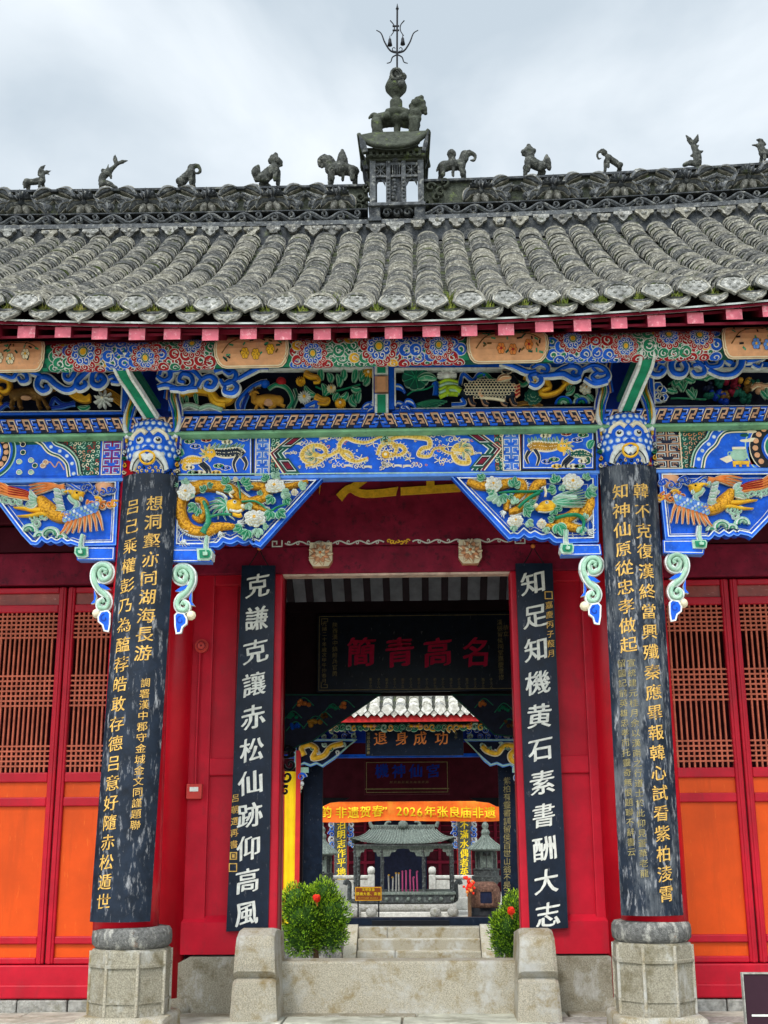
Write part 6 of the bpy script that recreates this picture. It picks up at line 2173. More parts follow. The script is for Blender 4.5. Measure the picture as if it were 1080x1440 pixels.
# door frame
lt = MB()
lt.box(WX[0] + .15, WX[1] - .15, YW - .04, YW + .12, LZ0, LZ1, 'maroon', .012)
lt.box(DXL - .02, DXR + .02, YW - .02, YW + .10, LZ0 - .022, LZ0 - .002, 'unpainted_wood')
lt.build('lintel', GH)
for x0, x1 in ((a_(372, 1000)[0], DXL), (DXR, a_(742, 1000)[0])):
    j = MB()
    j.box(x0, x1, YW - .07, YW + .14, GZ + .02, LZ0 - .003, 'red', .02)
    j.build('door_jamb', GH)
for s in (-1, 1):
    if s < 0:
        pxs = (259, 288, 292, 325, 374)
    else:
        pxs = (862, 836, 832, 790, 744)
    X_ = [a_(q, 1150)[0] for q in pxs]
    st = MB()
    st.box(X_[0], X_[2], YW, YW + .10, a_(280, 1320)[1], LZ0 + .14, 'red', .012)
    st.box(X_[2], X_[4], YW + .035, YW + .09, a_(280, 1320)[1], LZ0 + .1, 'red')
    z1, z2 = a_(300, 1066)[1], a_(300, 1091)[1]
    st.box(X_[2], X_[4], YW + .004, YW + .08, z2, z1, 'red', .012)
    zb = a_(300, 1296)[1]
    for y, z in ((YW + .004, zb), ):
        vs = [(x, yy, zz) for x in (X_[0], X_[4]) for yy, zz in ((YW + .03, zb + .05), (YW - .03, zb - .005), (YW - .03, a_(280, 1342)[1]), (YW + .1, a_(280, 1342)[1]))]
        st.add(vs, [(0, 1, 5, 4), (1, 2, 6, 5), (2, 3, 7, 6), (0, 3, 2, 1), (4, 5, 6, 7)], 'red')
    st.box(X_[2], X_[4], YW + .003, YW + .07, LZ0 - .10, LZ0 + .04, 'red', .012)
    st.box(X_[3] - .005, X_[3] + .005, YW + .02, YW + .04, z1, LZ0 - .1, 'red')
    st.build('door_side_panel', GH)
    # rough stone under the side panel
    b = MB()
    zt = a_(280, 1345)[1]
    pts = [(X_[0] - s * .10 * -1 * -1, zt), (X_[4] + s * -.02, zt), (X_[4] - s * .02, GZ - .03), (X_[0] + s * .10, GZ - .03), (X_[0] + s * .13, GZ + .10), (X_[0] + s * .06, zt - .08)]
    b.fn = lambda u, w, d: (u, YW - d, w)
    b.poly(pts, -.12, .045, 'stone')
    b.build('wall_base_stone', GH)
# gold lettered board over the door
board = MB(YW - .05)
x0, x1 = WX[0] + .15, WX[1] - .15
board.rect(x0, a_(560, 768)[1] + .003, x1, a_(560, 560)[1], -.06, 0, 'maroon')
bo = tag(board.build('name_board'), 'dark red board with big gold characters above the doorway, mostly hidden behind the blue beam', 'name board')
m = MB(YW - .05)
for ch, px, py in (('師', 428, 658), ('之', 516, 663), ('王', 605, 658), ('帝', 692, 658)):
    p = A(px, py, YW - .05)
    vs, fs = glyph(ch, .025)
    for dep in (.004, .030):
        m.add([(p[0] + (x - .5) * .60, YW - .05 - dep, p[1] + (y - .37) * .60 + .03 * (x - .5)) for x, y in vs], fs, 'gold')
    n = len(vs)
    ed = {}
    for f_ in fs:
        for i in range(len(f_)):
            e_ = (f_[i], f_[(i + 1) % len(f_)])
            k = tuple(sorted(e_))
            ed[k] = None if k in ed else e_
    P2 = [(p[0] + (x - .5) * .60, p[1] + (y - .37) * .60 + .03 * (x - .5)) for x, y in vs]
    for e_ in ed.values():
        if e_:
            i, j = e_
            m.add([(P2[i][0], YW - .054, P2[i][1]), (P2[j][0], YW - .054, P2[j][1]), (P2[j][0], YW - .08, P2[j][1]), (P2[i][0], YW - .08, P2[i][1])], [(0, 1, 2, 3)], 'gold')
m.build('lettering', bo)
m = MB(YW - .05)                                        # painted vine along the lower edge
zv = A(560, 762, YW - .05)[1]
kv = mpp(560, 762, YW - .05)
for s in (-1, 1):
    for i in range(5):
        u0 = A(560, 762, YW - .05)[0] + s * (20 + 28 * i) * kv
        m.line([(u0 + s * 28 * kv * t, zv + .016 * math.sin(2 * PI * t)) for t in [q / 8 for q in range(9)]], .0065, .003, 'letter_white')
        m.line(spiral(u0 + s * 10 * kv, zv - .004, .018, .004, 90, 90 + s * 330, 10), .005, .004, 'letter_white')
        m.line(spiral(u0 + s * 22 * kv, zv + .006, .018, .004, 270, 270 + s * 330, 10), .005, .004, 'letter_white')
    u0 = A(560, 762, YW - .05)[0] + s * 170 * kv
    m.line([(u0 - s * .04, zv + .03), (u0 - s * .04, zv - .03), (u0 + s * .05, zv - .03), (u0 + s * .05, zv + .02), (u0 + s * .01, zv + .02), (u0 + s * .01, zv - .01)], .006, .003, 'letter_white')
for q in range(7):
    m.line(spiral(A(560, 762, YW - .05)[0] + (q - 3) * 4.5 * kv, zv + .008 * math.cos(q * 2.1), .020, .005, q * 60, q * 60 + 300, 9), .006, .004, 'gold')
m.build('vine_border', bo)
# lotus pegs on the lintel
for px, py in ((451, 779), (661, 775)):
    p = A(px, py, YW - .12)
    m = MB(YW - .06)
    s = 15.5 * mpp(px, py, YW - .1)
    m.poly([(p[0] - s, p[1] + s * 1.05), (p[0] - s * 1.05, p[1] - s * .6), (p[0] - s * .7, p[1] - s * 1.15), (p[0] + s * .7, p[1] - s * 1.15), (p[0] + s * 1.05, p[1] - s * .6), (p[0] + s, p[1] + s * 1.05)], -.02, .07, 'cream', 'tan')
    for ring, (n_, L_, m_) in enumerate(((9, 1.12, 'cream'), (8, .85, 'peach'), (6, .5, 'cream'))):
        for q in range(n_):
            a = 2 * PI * q / n_ + .3 * ring
            m.leaf(p, (p[0] + s * L_ * math.cos(a), p[1] + s * L_ * math.sin(a)), s * .24, .06 + .02 * ring, .035, m_, 'tan', 0, .003)
    m.dome(p, s * .2, .10, .05, 'orange_feather', 8)
    m.build('lotus_peg', GH)

# ---- lattice doors of the side bays
def lattice_door(x0, x1):
    """one door leaf between x0 and x1, its face on the wall plane; returns its root"""
    zt, zb = a_(70, 826)[1], a_(70, 1356)[1]
    root = MB()
    sw = .075
    Y0 = YW
    for xa, xb in ((x0 + .004, x0 + sw), (x1 - sw, x1 - .004)):
        root.box(xa, xb, Y0, Y0 + .075, zb, zt, 'red', .012)
        root.box((xa + xb) / 2 - .012, (xa + xb) / 2 + .012, Y0 - .010, Y0 + .01, zb, zt, 'red', .006)
    rails = [(826, 834), (850, 861), (1086, 1100), (1121, 1134), (1317, 1328), (1347, 1356)]
    for ya, yb in rails:
        root.box(x0 + sw, x1 - sw, Y0 + .006, Y0 + .07, a_(70, yb)[1], a_(70, ya)[1], 'red', .010)
    root.box(x0 + sw, x1 - sw, Y0 + .035, Y0 + .05, a_(70, 852)[1], a_(70, 832)[1], 'brown_panel')
    for ya, yb in ((1098, 1123), (1132, 1319), (1326, 1349)):
        root.box(x0 + sw - .01, x1 - sw + .01, Y0 + .036, Y0 + .055, a_(70, yb)[1], a_(70, ya)[1], 'orange')
    r = root.build('lattice_door', GH)
    la = MB()
    xa, xb = x0 + sw, x1 - sw
    za, zc = a_(70, 1087)[1], a_(70, 860)[1]
    n = 15
    bw = .0075
    for k in range(1, n):
        x = xa + (xb - xa) * k / n
        la.box(x - bw, x + bw, Y0 + .020, Y0 + .045, za, zc, 'lattice_wood')
    for rows_ in ((866, 872, 878, 884, 890, 896), (950, 957, 964, 971, 978, 985, 992), (1049, 1056, 1063, 1070, 1077)):
        for y in rows_:
            z = a_(70, y)[1]
            la.box(xa, xb, Y0 + .017, Y0 + .043, z - bw, z + bw, 'lattice_wood')
    la.build('lattice', r)


mid = a_(72, 1200)[0]
lw = (WX[0] - .20) - mid
for k in range(3):
    lattice_door(mid - lw * k, mid + lw * (1 - k) - .006)
midr = a_(1047, 1100)[0]
lw2 = midr - (WX[1] + .20)
for k in range(3):
    lattice_door(midr - lw2 * (1 - k) + .006, midr + lw2 * k)
for s in (-1, 1):
    b = MB()
    xa, xb = (-5.9, WX[0] - .19) if s < 0 else (WX[1] + .19, 5.9)
    zt = a_(70, 826)[1]
    b.box(xa, xb, YW - .02, YW + .10, zt + .02, a_(70, 778)[1], 'maroon', .012)  # upper boards coloured dark maroon to stand for eave shade
    b.box(xa, xb, YW + .01, YW + .10, a_(70, 776)[1], a_(70, 740)[1], 'maroon_dark', .012)
    b.box(xa, xb, YW - .03, YW + .10, a_(70, 737)[1], a_(70, 690)[1], 'maroon_dark', .012)
    b.build('bay_lintel', GH)
    b = MB()
    zk = a_(70, 1357)[1]
    b.box(xa, xb, YW - .02, YW + .10, SK, zk, 'red', .012)
    b.box(xa, xb, YW - .035, YW + .10, SK + (zk - SK) * .02, SK + (zk - SK) * .42, 'red', .012)
    b.build('skirting_board', GH)
    b = MB()
    x = xa
    random.seed(18)
    while x < xb:
        w = random.uniform(.22, .6)
        b.box(x + .004, min(xb, x + w) - .004, YW - .04 + random.uniform(-.012, .012), YW + .1, GZ - .04, SK - .006, random.choice(('stone_dark', 'granite', 'granite')), .012)
        x += w
    b.build('wall_base_stone', GH)
# rear wall of the side bays and the rear columns
YRW = 6.0
b = MB()
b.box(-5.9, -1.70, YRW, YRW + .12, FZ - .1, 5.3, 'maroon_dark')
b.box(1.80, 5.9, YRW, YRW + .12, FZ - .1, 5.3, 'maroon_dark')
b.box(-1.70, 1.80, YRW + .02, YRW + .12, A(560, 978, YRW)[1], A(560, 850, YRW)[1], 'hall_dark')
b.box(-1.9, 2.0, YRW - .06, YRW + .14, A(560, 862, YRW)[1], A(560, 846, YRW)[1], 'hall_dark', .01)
b.build('rear_wall', GH)
rx = A(395, 1330, YRW)[0] - .10
for s in (0, 1):
    c = MB()
    x = rx if s == 0 else .16 - rx
    c.lathe([(.115, FZ + .35), (.115, 5.2)], 'red_column', (x, YRW - .1), 24)
    c.lathe([(.16, FZ - .02), (.185, FZ + .1), (.185, FZ + .24), (.14, FZ + .35)], 'stone_dark', (x, YRW - .1), 24)
    c.build('rear_column', GH)
# dark carved rear spandrels
rp = lambda x, y: A(360 + x / 2.7, 740 + y / 2.7, YRW - .02)
random.seed(8)
for pts, items in (([(108, 640), (470, 640), (215, 815), (170, 830), (108, 860)], ((180, 672, 'orange_feather', .07), (340, 680, 'orange_feather', .06), (225, 745, 'ochre', .08), (290, 690, 'green', .05), (150, 760, 'blue', .06), (140, 720, 'green', .06), (260, 720, 'brown', .05))),
                   ([(745, 640), (1010, 640), (1010, 800), (985, 800), (905, 790)], ((865, 672, 'orange_feather', .06), (940, 690, 'green', .06), (960, 750, 'brown', .06)))):
    rs = MB(YRW - .02)
    P_ = [rp(*p) for p in pts]
    rs.poly(P_, -.06, 0, 'navy')
    rs.line(P_, .010, .003, 'green_dark', True)
    for (x, y, c, r_) in items:
        q = rp(x, y)
        for k in range(6):
            rs.dome((q[0] + random.uniform(-r_, r_), q[1] + random.uniform(-r_ * .5, r_ * .5)), r_ * .45, 0, .04, c, 8)
        rs.line(spline([(q[0] - r_ * 2, q[1] - r_), (q[0], q[1] + r_), (q[0] + r_ * 2, q[1] - r_ * .5)], 5), .006, .02, 'green')
    rs.build('rear_spandrel', GH)
# black carved bracket on the rear post at the left
rb_ = MB(YRW - .06)
for (x, y, r_) in ((404, 1055, .10), (408, 1075, .08), (403, 1092, .08), (401, 1112, .06), (411, 1060, .06)):
    q = A(x, y, YRW - .06)
    rb_.curl(q, r_, 0, .05, random.uniform(0, 360), 'black_paint', None, 1, .022)
rb_.build('rear_bracket', GH)

# ================================================================== BOARDS WITH WRITING
# long curved boards on the two front columns
def column_board(cx, top, bot, label, texts, mat0='black_worn'):
    """top / bot: pixel of the middle of the upper / lower edge"""
    (xt, zt), (xb, zb) = A(*top, -.25), A(*bot, -.27)
    RB = .285
    hw = .245

    def fn(u, w, d):
        t = (w - zb) / (zt - zb)
        x = xb + (xt - xb) * t
        a = u / RB
        return (x + (RB + d) * math.sin(a), -(RB + d) * math.cos(a) + .02 * t + .012, w)
    m = MB(fn=fn)
    n, k = 18, 24
    for side, d in ((0, .022), (1, -.012)):
        vs = [fn(-hw + 2 * hw * i / n, zb + (zt - zb) * j / k, d) for j in range(k + 1) for i in range(n + 1)]
        m.add(vs, [(j * (n + 1) + i, j * (n + 1) + i + 1, (j + 1) * (n + 1) + i + 1, (j + 1) * (n + 1) + i) for j in range(k) for i in range(n)], mat0, True)
    for w in (zb, zt):
        for i in range(n):
            ua, ub = -hw + 2 * hw * i / n, -hw + 2 * hw * (i + 1) / n
            m.add([fn(ua, w, -.012), fn(ub, w, -.012), fn(ub, w, .022), fn(ua, w, .022)], [(0, 1, 2, 3)], 'black_lacquer')
    for u in (-hw, hw):
        for j in range(k):
            za, zc = zb + (zt - zb) * j / k, zb + (zt - zb) * (j + 1) / k
            m.add([fn(u, za, -.012), fn(u, zc, -.012), fn(u, zc, .022), fn(u, za, .022)], [(0, 1, 2, 3)], 'black_lacquer')
    o = tag(m.build('couplet_board'), label, 'couplet board', 'couplet boards beside the doorway')
    t_ = MB(fn=fn)
    for s, (x0, y0), (x1, y1), px, mat, bold in texts:
        n_ = len(s)
        for i, ch in enumerate(s):
            f_ = i / max(1, n_ - 1)
            px_x, px_y = x0 + (x1 - x0) * f_, y0 + (y1 - y0) * f_
            X, Z = A(px_x, px_y, -.28)
            cxp = xb + (xt - xb) * (Z - zb) / (zt - zb)
            u = RB * math.asin(max(-.9, min(.9, (X - cxp) / (RB + .02))))
            write(t_, ch, u, Z, px * mpp(px_x, px_y, -.28), mat, d=.0245, slant=.12, bold=bold * .8, brush=.008)
    t_.build('lettering', o)


GOLD = 'letter_gold'
column_board(CX[0], (209, 666), (165, 1297), 'worn black curved board with gold characters on the left front column',
             [('想洞壑亦同湖海長游', (217, 707), (201, 918), 23, GOLD, .022), ('調署漢中郡守金城金文同謹題聯', (204, 960), (190, 1160), 13.5, GOLD, .01),
              ('吕己乘權彭乃為醢荐皓敢存德吕意好隨赤松遁世', (186, 711), (145, 1268), 22.5, GOLD, .022)])
column_board(CX[1], (885, 654), (920, 1288), 'scratched black curved board with gold characters and pale streaks on the right front column',
             [('韓不克復漢終當興殲秦應畢報韓心試看紫柏淩霄', (902, 689), (937, 1257), 23, GOLD, .022), ('知神仙原從忠孝做起', (873, 690), (884, 906), 23, GOLD, .022),
              ('宣統建元桂月余以漢南之行道士於此仰見蒼華老龍', (888, 932), (906, 1228), 11.5, 'letter_faint', .006), ('留國記前英雄忠孝而托靈奇無恨題聯不辭書云', (875, 932), (889, 1198), 11.5, 'letter_faint', .006)], 'black_scratched')


def door_board(quad, label, texts):
    """flat hanging board; quad = pixels of its corners TL TR BR BL"""
    Yt, Yb = YW - .16, YW - .085
    c = [A(*quad[0], Yt), A(*quad[1], Yt), A(*quad[2], Yb), A(*quad[3], Yb)]
    zt, zb = (c[0][1] + c[1][1]) / 2, (c[2][1] + c[3][1]) / 2
    YY = lambda z: Yb + (Yt - Yb) * (z - zb) / (zt - zb)
    m = MB()
    vs = [(x, YY(z), z) for x, z in c] + [(x, YY(z) + .045, z) for x, z in c]
    m.add(vs, [(0, 1, 2, 3), (7, 6, 5, 4), (0, 4, 5, 1), (1, 5, 6, 2), (2, 6, 7, 3), (3, 7, 4, 0)], 'black_lacquer')
    for s in (-1, 1):
        xm = (c[0][0] + c[1][0]) / 2
        m.tube([(xm + s * .09, Yt + .01, zt), (xm + s * .03, Yt + .02, zt + .10), (xm, Yt + .05, zt + .17)], .005, 'iron', 6)
    m.ball(((c[0][0] + c[1][0]) / 2, Yt + .03, zt + .17), .022, 'orange_feather', 10)
    o = tag(m.build('couplet_board'), label, 'couplet board', 'couplet boards beside the doorway')
    t_ = MB(fn=lambda u, w, d: (u, YY(w) - d, w))
    for s, p0, p1_, px, mat, bold in texts:
        n_ = len(s)
        for i, ch in enumerate(s):
            f_ = i / max(1, n_ - 1)
            q = (p0[0] + (p1_[0] - p0[0]) * f_, p0[1] + (p1_[1] - p0[1]) * f_)
            X, Z = A(*q, (Yt + Yb) / 2)
            if ch in '印□':
                h = px * .45 * mpp(*q, Yt)
                if ch == '印':
                    t_.poly([(X - h, Z - h), (X + h, Z - h), (X + h, Z + h), (X - h, Z + h)], .001, .003, mat)
                    t_.line([(X - h * .5, Z - h * .6), (X - h * .5, Z + h * .6), (X + h * .5, Z + h * .6), (X + h * .5, Z - h * .6)], .004, .005, 'black_lacquer', True)
                else:
                    t_.line([(X - h, Z - h), (X + h, Z - h), (X + h, Z + h), (X - h, Z + h)], .004, .003, mat, True)
                continue
            write(t_, ch, X, Z, px * mpp(*q, (Yt + Yb) / 2), mat, d=.003, slant=.16, bold=bold, brush=.014)
    t_.build('lettering', o)


door_board(((340, 795), (387, 795), (377, 1308), (318, 1310)), 'flat dark board with white characters hanging left of the doorway',
           [('克謙克讓赤松仙跡仰高風', (363, 824), (346, 1284), 35, 'letter_white', .035), ('吕朝選再書印□', (331, 1122), (327, 1220), 11.5, GOLD, .02)])
door_board(((725, 792), (777, 792), (799, 1305), (745, 1308)), 'flat dark board with white characters hanging right of the doorway',
           [('知足知機黄石素書酬大志', (750, 820), (771, 1286), 35, 'letter_white', .035), ('□嘉慶丙子葭月', (771, 838), (775, 919), 11, GOLD, .015)])

# dark plaque with red characters inside the gate
YQ = 5.85
m = MB()
(x0, z1), (x1, z0) = A(446, 864, YQ), A(748, 971, YQ)
m.box(x0, x1, YQ, YQ + .06, z0, z1, 'black_lacquer', .01)
o = tag(m.build('hanging_plaque'), 'wide dark plaque with four red characters hanging inside the gate', 'plaque', 'plaques over the axis')
t_ = MB(YQ)
qq = lambda x, y: A(360 + x / 2.7, 740 + y / 2.7, YQ)
for ch, x, y in (('簡', 398, 478), ('青', 545, 478), ('高', 690, 478), ('名', 838, 478)):
    write(t_, ch, *qq(x, y), 43 * mpp(600, 917, YQ), 'letter_red', slant=.08, bold=.05)
for s, x, y, px in (('陝西漢中鎮總兵官勇', 300, 375, 8), ('光緒二十年歲次甲午仲春月', 260, 370, 7), ('漢張留侯祠堂嘉慶重修', 925, 365, 8.5), ('恭立', 948, 385, 8)):
    write(t_, s, *qq(x, y), px * mpp(600, 917, YQ), 'letter_faint', step=(8.6 if px > 7 else 7.4) * mpp(600, 917, YQ), slant=.05, bold=.0)
for k in range(16):
    write(t_, '弟子三人'[k % 2:k % 2 + 3], *qq(435 + 30.5 * k, 582), 4.6 * mpp(600, 917, YQ), 'letter_faint', step=5 * mpp(600, 917, YQ), slant=0)
e_ = .03
P_ = [(x0 + e_, z0 + e_), (x1 - e_, z0 + e_), (x1 - e_, z1 - e_), (x0 + e_, z1 - e_)]
t_.line(P_, .004, .002, 'letter_faint', True)
for cx_, cz_, sx, sz in ((x0, z0, 1, 1), (x0, z1, 1, -1), (x1, z0, -1, 1), (x1, z1, -1, -1)):
    t_.line([(cx_ + sx * .06, cz_ + sz * .14), (cx_ + sx * .06, cz_ + sz * .06), (cx_ + sx * .14, cz_ + sz * .06), (cx_ + sx * .14, cz_ + sz * .10), (cx_ + sx * .09, cz_ + sz * .10)], .004, .003, 'letter_faint')
t_.build('lettering', o)

# ================================================================== STONES OF THE FRONT
def plinth(px0, px1, ytop, label, drumdark):
    (xl, zt), (xr, _) = A(px0, ytop + 12, -.3), A(px1, ytop + 12, -.3)
    xc = (xl + xr) / 2
    k = (xr - xl) / 2
    z1 = A(px0, ytop + 31, -.3)[1]
    root = thing('column_base', (xc, 0, GZ), label, 'column base', 'stone bases of the front columns')
    d = MB()
    zt = A(px0, ytop, -.3)[1]
    h = zt - z1
    d.lathe([(k * .80, z1 - .015), (k * .90, z1 + h * .03), (k * .985, z1 + h * .2), (k, z1 + h * .5), (k * .985, z1 + h * .8), (k * .93, z1 + h * .96), (k * .80, z1 + h), (.1, z1 + h)], 'stone_dark', (xc, 0), 40)
    d.build('drum', root)
    p = MB()
    zf = GZ + .155
    H = z1 - zf
    w = k * .93
    n8 = [(-1, -.42), (-.42, -1), (.42, -1), (1, -.42), (1, .42), (.42, 1), (-.42, 1), (-1, .42)]

    def ring(z, s):
        return [(xc + x * w * s, y * w * s, z) for x, y in n8]
    levels = [(zf, 1.0), (zf + H * .20, 1.0), (zf + H * .20, 1.03), (zf + H * .235, 1.03), (zf + H * .235, .985), (zf + H * .73, .985), (zf + H * .73, 1.035), (zf + H * .77, 1.04), (zf + H * .78, 1.01), (zf + H * .96, 1.0), (z1, .95)]
    vs = []
    for z, s in levels: vs += ring(z, s)
    fs = [(8 * i + j, 8 * i + (j + 1) % 8, 8 * i + 8 + (j + 1) % 8, 8 * i + 8 + j) for i in range(len(levels) - 1) for j in range(8)]
    fs += [tuple(range(8 * (len(levels) - 1), 8 * len(levels)))]
    p.add(vs, fs, 'stone')
    for x, y in n8:                                      # raised ribs on the corners
        p.tube([(xc + x * w * .995, y * w * .995, zf + H * .02), (xc + x * w * .995, y * w * .995, zf + H * .97)], .013, 'stone_pale', 8)
    p.build('pedestal', root)
    f = MB()
    f.box(xc - w * 1.18, xc + w * 1.18, -w * 1.18, w * 1.18, GZ - .06, zf + .003, 'stone_pale', .035)
    f.build('foot_slab', root)


plinth(116, 230, 1306, 'stone base with rounded bulging drum under the left front column', 0)
plinth(868, 983, 1297, 'stone base with straighter grey drum under the right front column', 1)
# orange stain on the left drum
# door stones
def door_stone(px0, px1, label, flip):
    Yf = .62
    x0, x1 = A(px0, 1400, Yf)[0], A(px1, 1400, Yf)[0]
    zt = A((px0 + px1) / 2, 1306, Yf + .12)[1]
    zm = A((px0 + px1) / 2, 1368, Yf)[1]
    prof = [(Yf, GZ - .04), (Yf - .01, GZ + (zm - GZ) * .8), (Yf + .01, zm - .045), (Yf + .055, zm + .01), (Yf + .045, zm + .07), (Yf + .05, zt - .12), (Yf + .075, zt - .05), (Yf + .14, zt - .008), (Yf + .22, zt), (Yf + .45, zt - .02), (YW + .02, zt - .05), (YW + .02, GZ - .04)]
    prof = [(y - (.05 if zm + .005 < z < zt - .03 and y < Yf + .2 else 0) + (.06 if abs(z - zm + .02) < .03 else 0), z) for y, z in prof]
    m = MB()
    n = len(prof)
    xs = [(x0, .985), (x0 + .03, 1.0), (x1 - .03, 1.0), (x1, .985)]
    vs = []
    for i, (x, s) in enumerate(xs):
        for y, z in prof:
            ins = .018 if i in (0, 3) else 0
            xx = x + (.058 * (z - GZ) * (1 if i < 2 else -1))
            vs.append((xx, y + ins, z - (ins if z > GZ + .1 else 0)))
    fs = [(i * n + j, i * n + (j + 1) % n, (i + 1) * n + (j + 1) % n, (i + 1) * n + j) for i in range(3) for j in range(n)]
    fs += [tuple(range(n))[::-1], tuple(range(3 * n, 4 * n))]
    m.add(vs, fs, 'stone_pale')
    return tag(m.build('door_stone'), label, 'door stone', 'door stones flanking the threshold')


door_stone(323, 390, 'pale round-topped door stone left of the stone threshold', 1)
door_stone(727, 790, 'pale round-topped door stone right of the stone threshold, mossy groove across it', -1)
m = MB()
x0, x1 = A(386, 1380, 1.15)[0], A(731, 1380, 1.15)[0]
zt = A(560, 1351, 1.15)[1]
m.box(x0, x1, 1.12, 1.42, GZ - .05, zt, 'stone_pale', .022)
tag(m.build('threshold'), 'long pale granite threshold across the doorway', 'threshold')

# ---- fire alarm on the left stile, info board at the right edge
root = thing('fire_alarm', (*[A(283, 908, YW - .03)[0], YW - .03], A(283, 908, YW - .03)[1]), 'round red fire alarm bell with conduit and call box left of the doorway', 'fire alarm')
p = A(283, 908, YW - .05)
k = mpp(283, 908, YW)
m = MB()
m.fn = lambda u, w, d: (u, YW - .005 - d, w)
m.poly(circ(p[0], p[1], 9.5 * k, 24), 0, .03, 'box_red')
m.dome(p, 8 * k, .03, .03, 'box_red', 20)
m.stroke(circ(p[0], p[1], 5.5 * k, 20), .004, .045, .058, 'maroon', closed=True)
m.dome(p, 1.6 * k, .055, .012, 'maroon', 8)
m.build('bell', root)
m = MB()
q = A(273, 1113, YW - .05)
m.tube([(p[0] - .015, YW - .018, p[1] - .04), (p[0] - .02, YW - .018, q[1] + .3), (q[0] + .005, YW - .018, q[1] + .05)], .011, 'red', 8)
m.build('conduit', root)
m = MB()
w = 10.5 * k
m.box(q[0] - w, q[0] + w, YW - .06, YW - .002, q[1] - w * .95, q[1] + w * .95, 'box_red', .008)
m.box(q[0] - w * .55, q[0] + w * .55, YW - .066, YW - .05, q[1] - w * .0, q[1] + w * .55, 'letter_white')
m.build('call_box', root)
YI = -1.1
(x0, zt) = A(1043, 1368, YI)
m = MB()
root = thing('information_board', (x0 + .45, YI, GZ), 'dark plum information board on legs at the right edge in front of the wall', 'information board')
m.box(x0 + .010, x0 + .9, YI, YI + .03, zt - .55, zt - .010, 'sign_plum', .004)
z = A(1060, 1428, YI)[1]
m.box(x0 + .045, x0 + .86, YI - .004, YI + .01, z - .006, z + .006, 'letter_white')
m.build('panel', root)
m = MB()
for xa, xb, za, zb_ in ((x0, x0 + .008, zt - .55, zt), (x0 + .902, x0 + .91, zt - .55, zt), (x0 + .008, x0 + .902, zt - .008, zt), (x0, x0 + .91, zt - .562, zt - .55)):
    m.box(xa, xb, YI - .008, YI + .04, za, zb_, 'granite')
m.build('frame', root)
for s in (.1, .8):
    m = MB()
    m.box(x0 + s - .02, x0 + s + .02, YI + .01, YI + .05, GZ, zt - .56, 'iron')
    m.build('leg', root)
# ================================================================== FIRST COURT: steps and clipped shrubs
YT = 13.6                          # edge of the second platform
root = thing('stone_steps', (A(588, 1340, 12.6)[0], 12.6, CZ), 'three pale stone steps with sloping side slabs between the two green shrubs', 'steps')
sx0, sx1 = A(501, 1325, 13)[0], A(677, 1325, 13)[0]
rise = .19
random.seed(2)
for i in range(3):
    y0 = YT - .02 - .28 * (2 - i)
    s = MB()
    xm = sx0 + (sx1 - sx0) * (.31, 1.1, .24)[i]
    for a, b in ((sx0, min(xm, sx1)), (xm, sx1)):
        if b - a > .1:
            s.box(a + .004, b - .004, y0, YT + .3, HZ - rise * (3 - i) - .02, HZ - rise * (2 - i) - .004 * i, 'stone_pale', .02)
    s.build('step', root)
for x0, x1 in ((A(483, 1325, 13)[0], sx0 - .004), (sx1 + .004, A(695, 1325, 13)[0])):
    s = MB()
    ya, yb = YT - .85, YT + .25
    vs = [(x, y, z) for x in (x0, x1) for y, z in ((ya, CZ - .02), (ya, CZ + .10), (yb - .25, HZ + .03), (yb, HZ + .03), (yb, CZ - .02))]
    s.add(vs, [(0, 1, 2, 3, 4), (9, 8, 7, 6, 5)] + [(i, (i + 1) % 5, 5 + (i + 1) % 5, 5 + i) for i in range(5)], 'stone_pale')
    s.build('side_slab', root)
pf = MB()
pf.box(-9, sx0 - .3, YT - .03, YT + .02, CZ - .02, HZ - .10, 'stone_dark')
pf.box(sx1 + .3, 9, YT - .03, YT + .02, CZ - .02, HZ - .10, 'stone_dark')
pf.box(-9, sx0 - .5, YT - .10, YT + .5, HZ - .10, HZ + .004, 'granite', .02)
pf.box(sx1 + .5, 9, YT - .10, YT + .5, HZ - .10, HZ + .004, 'granite', .02)
tag(pf.build('platform_edge'), None, None, None, 'structure')


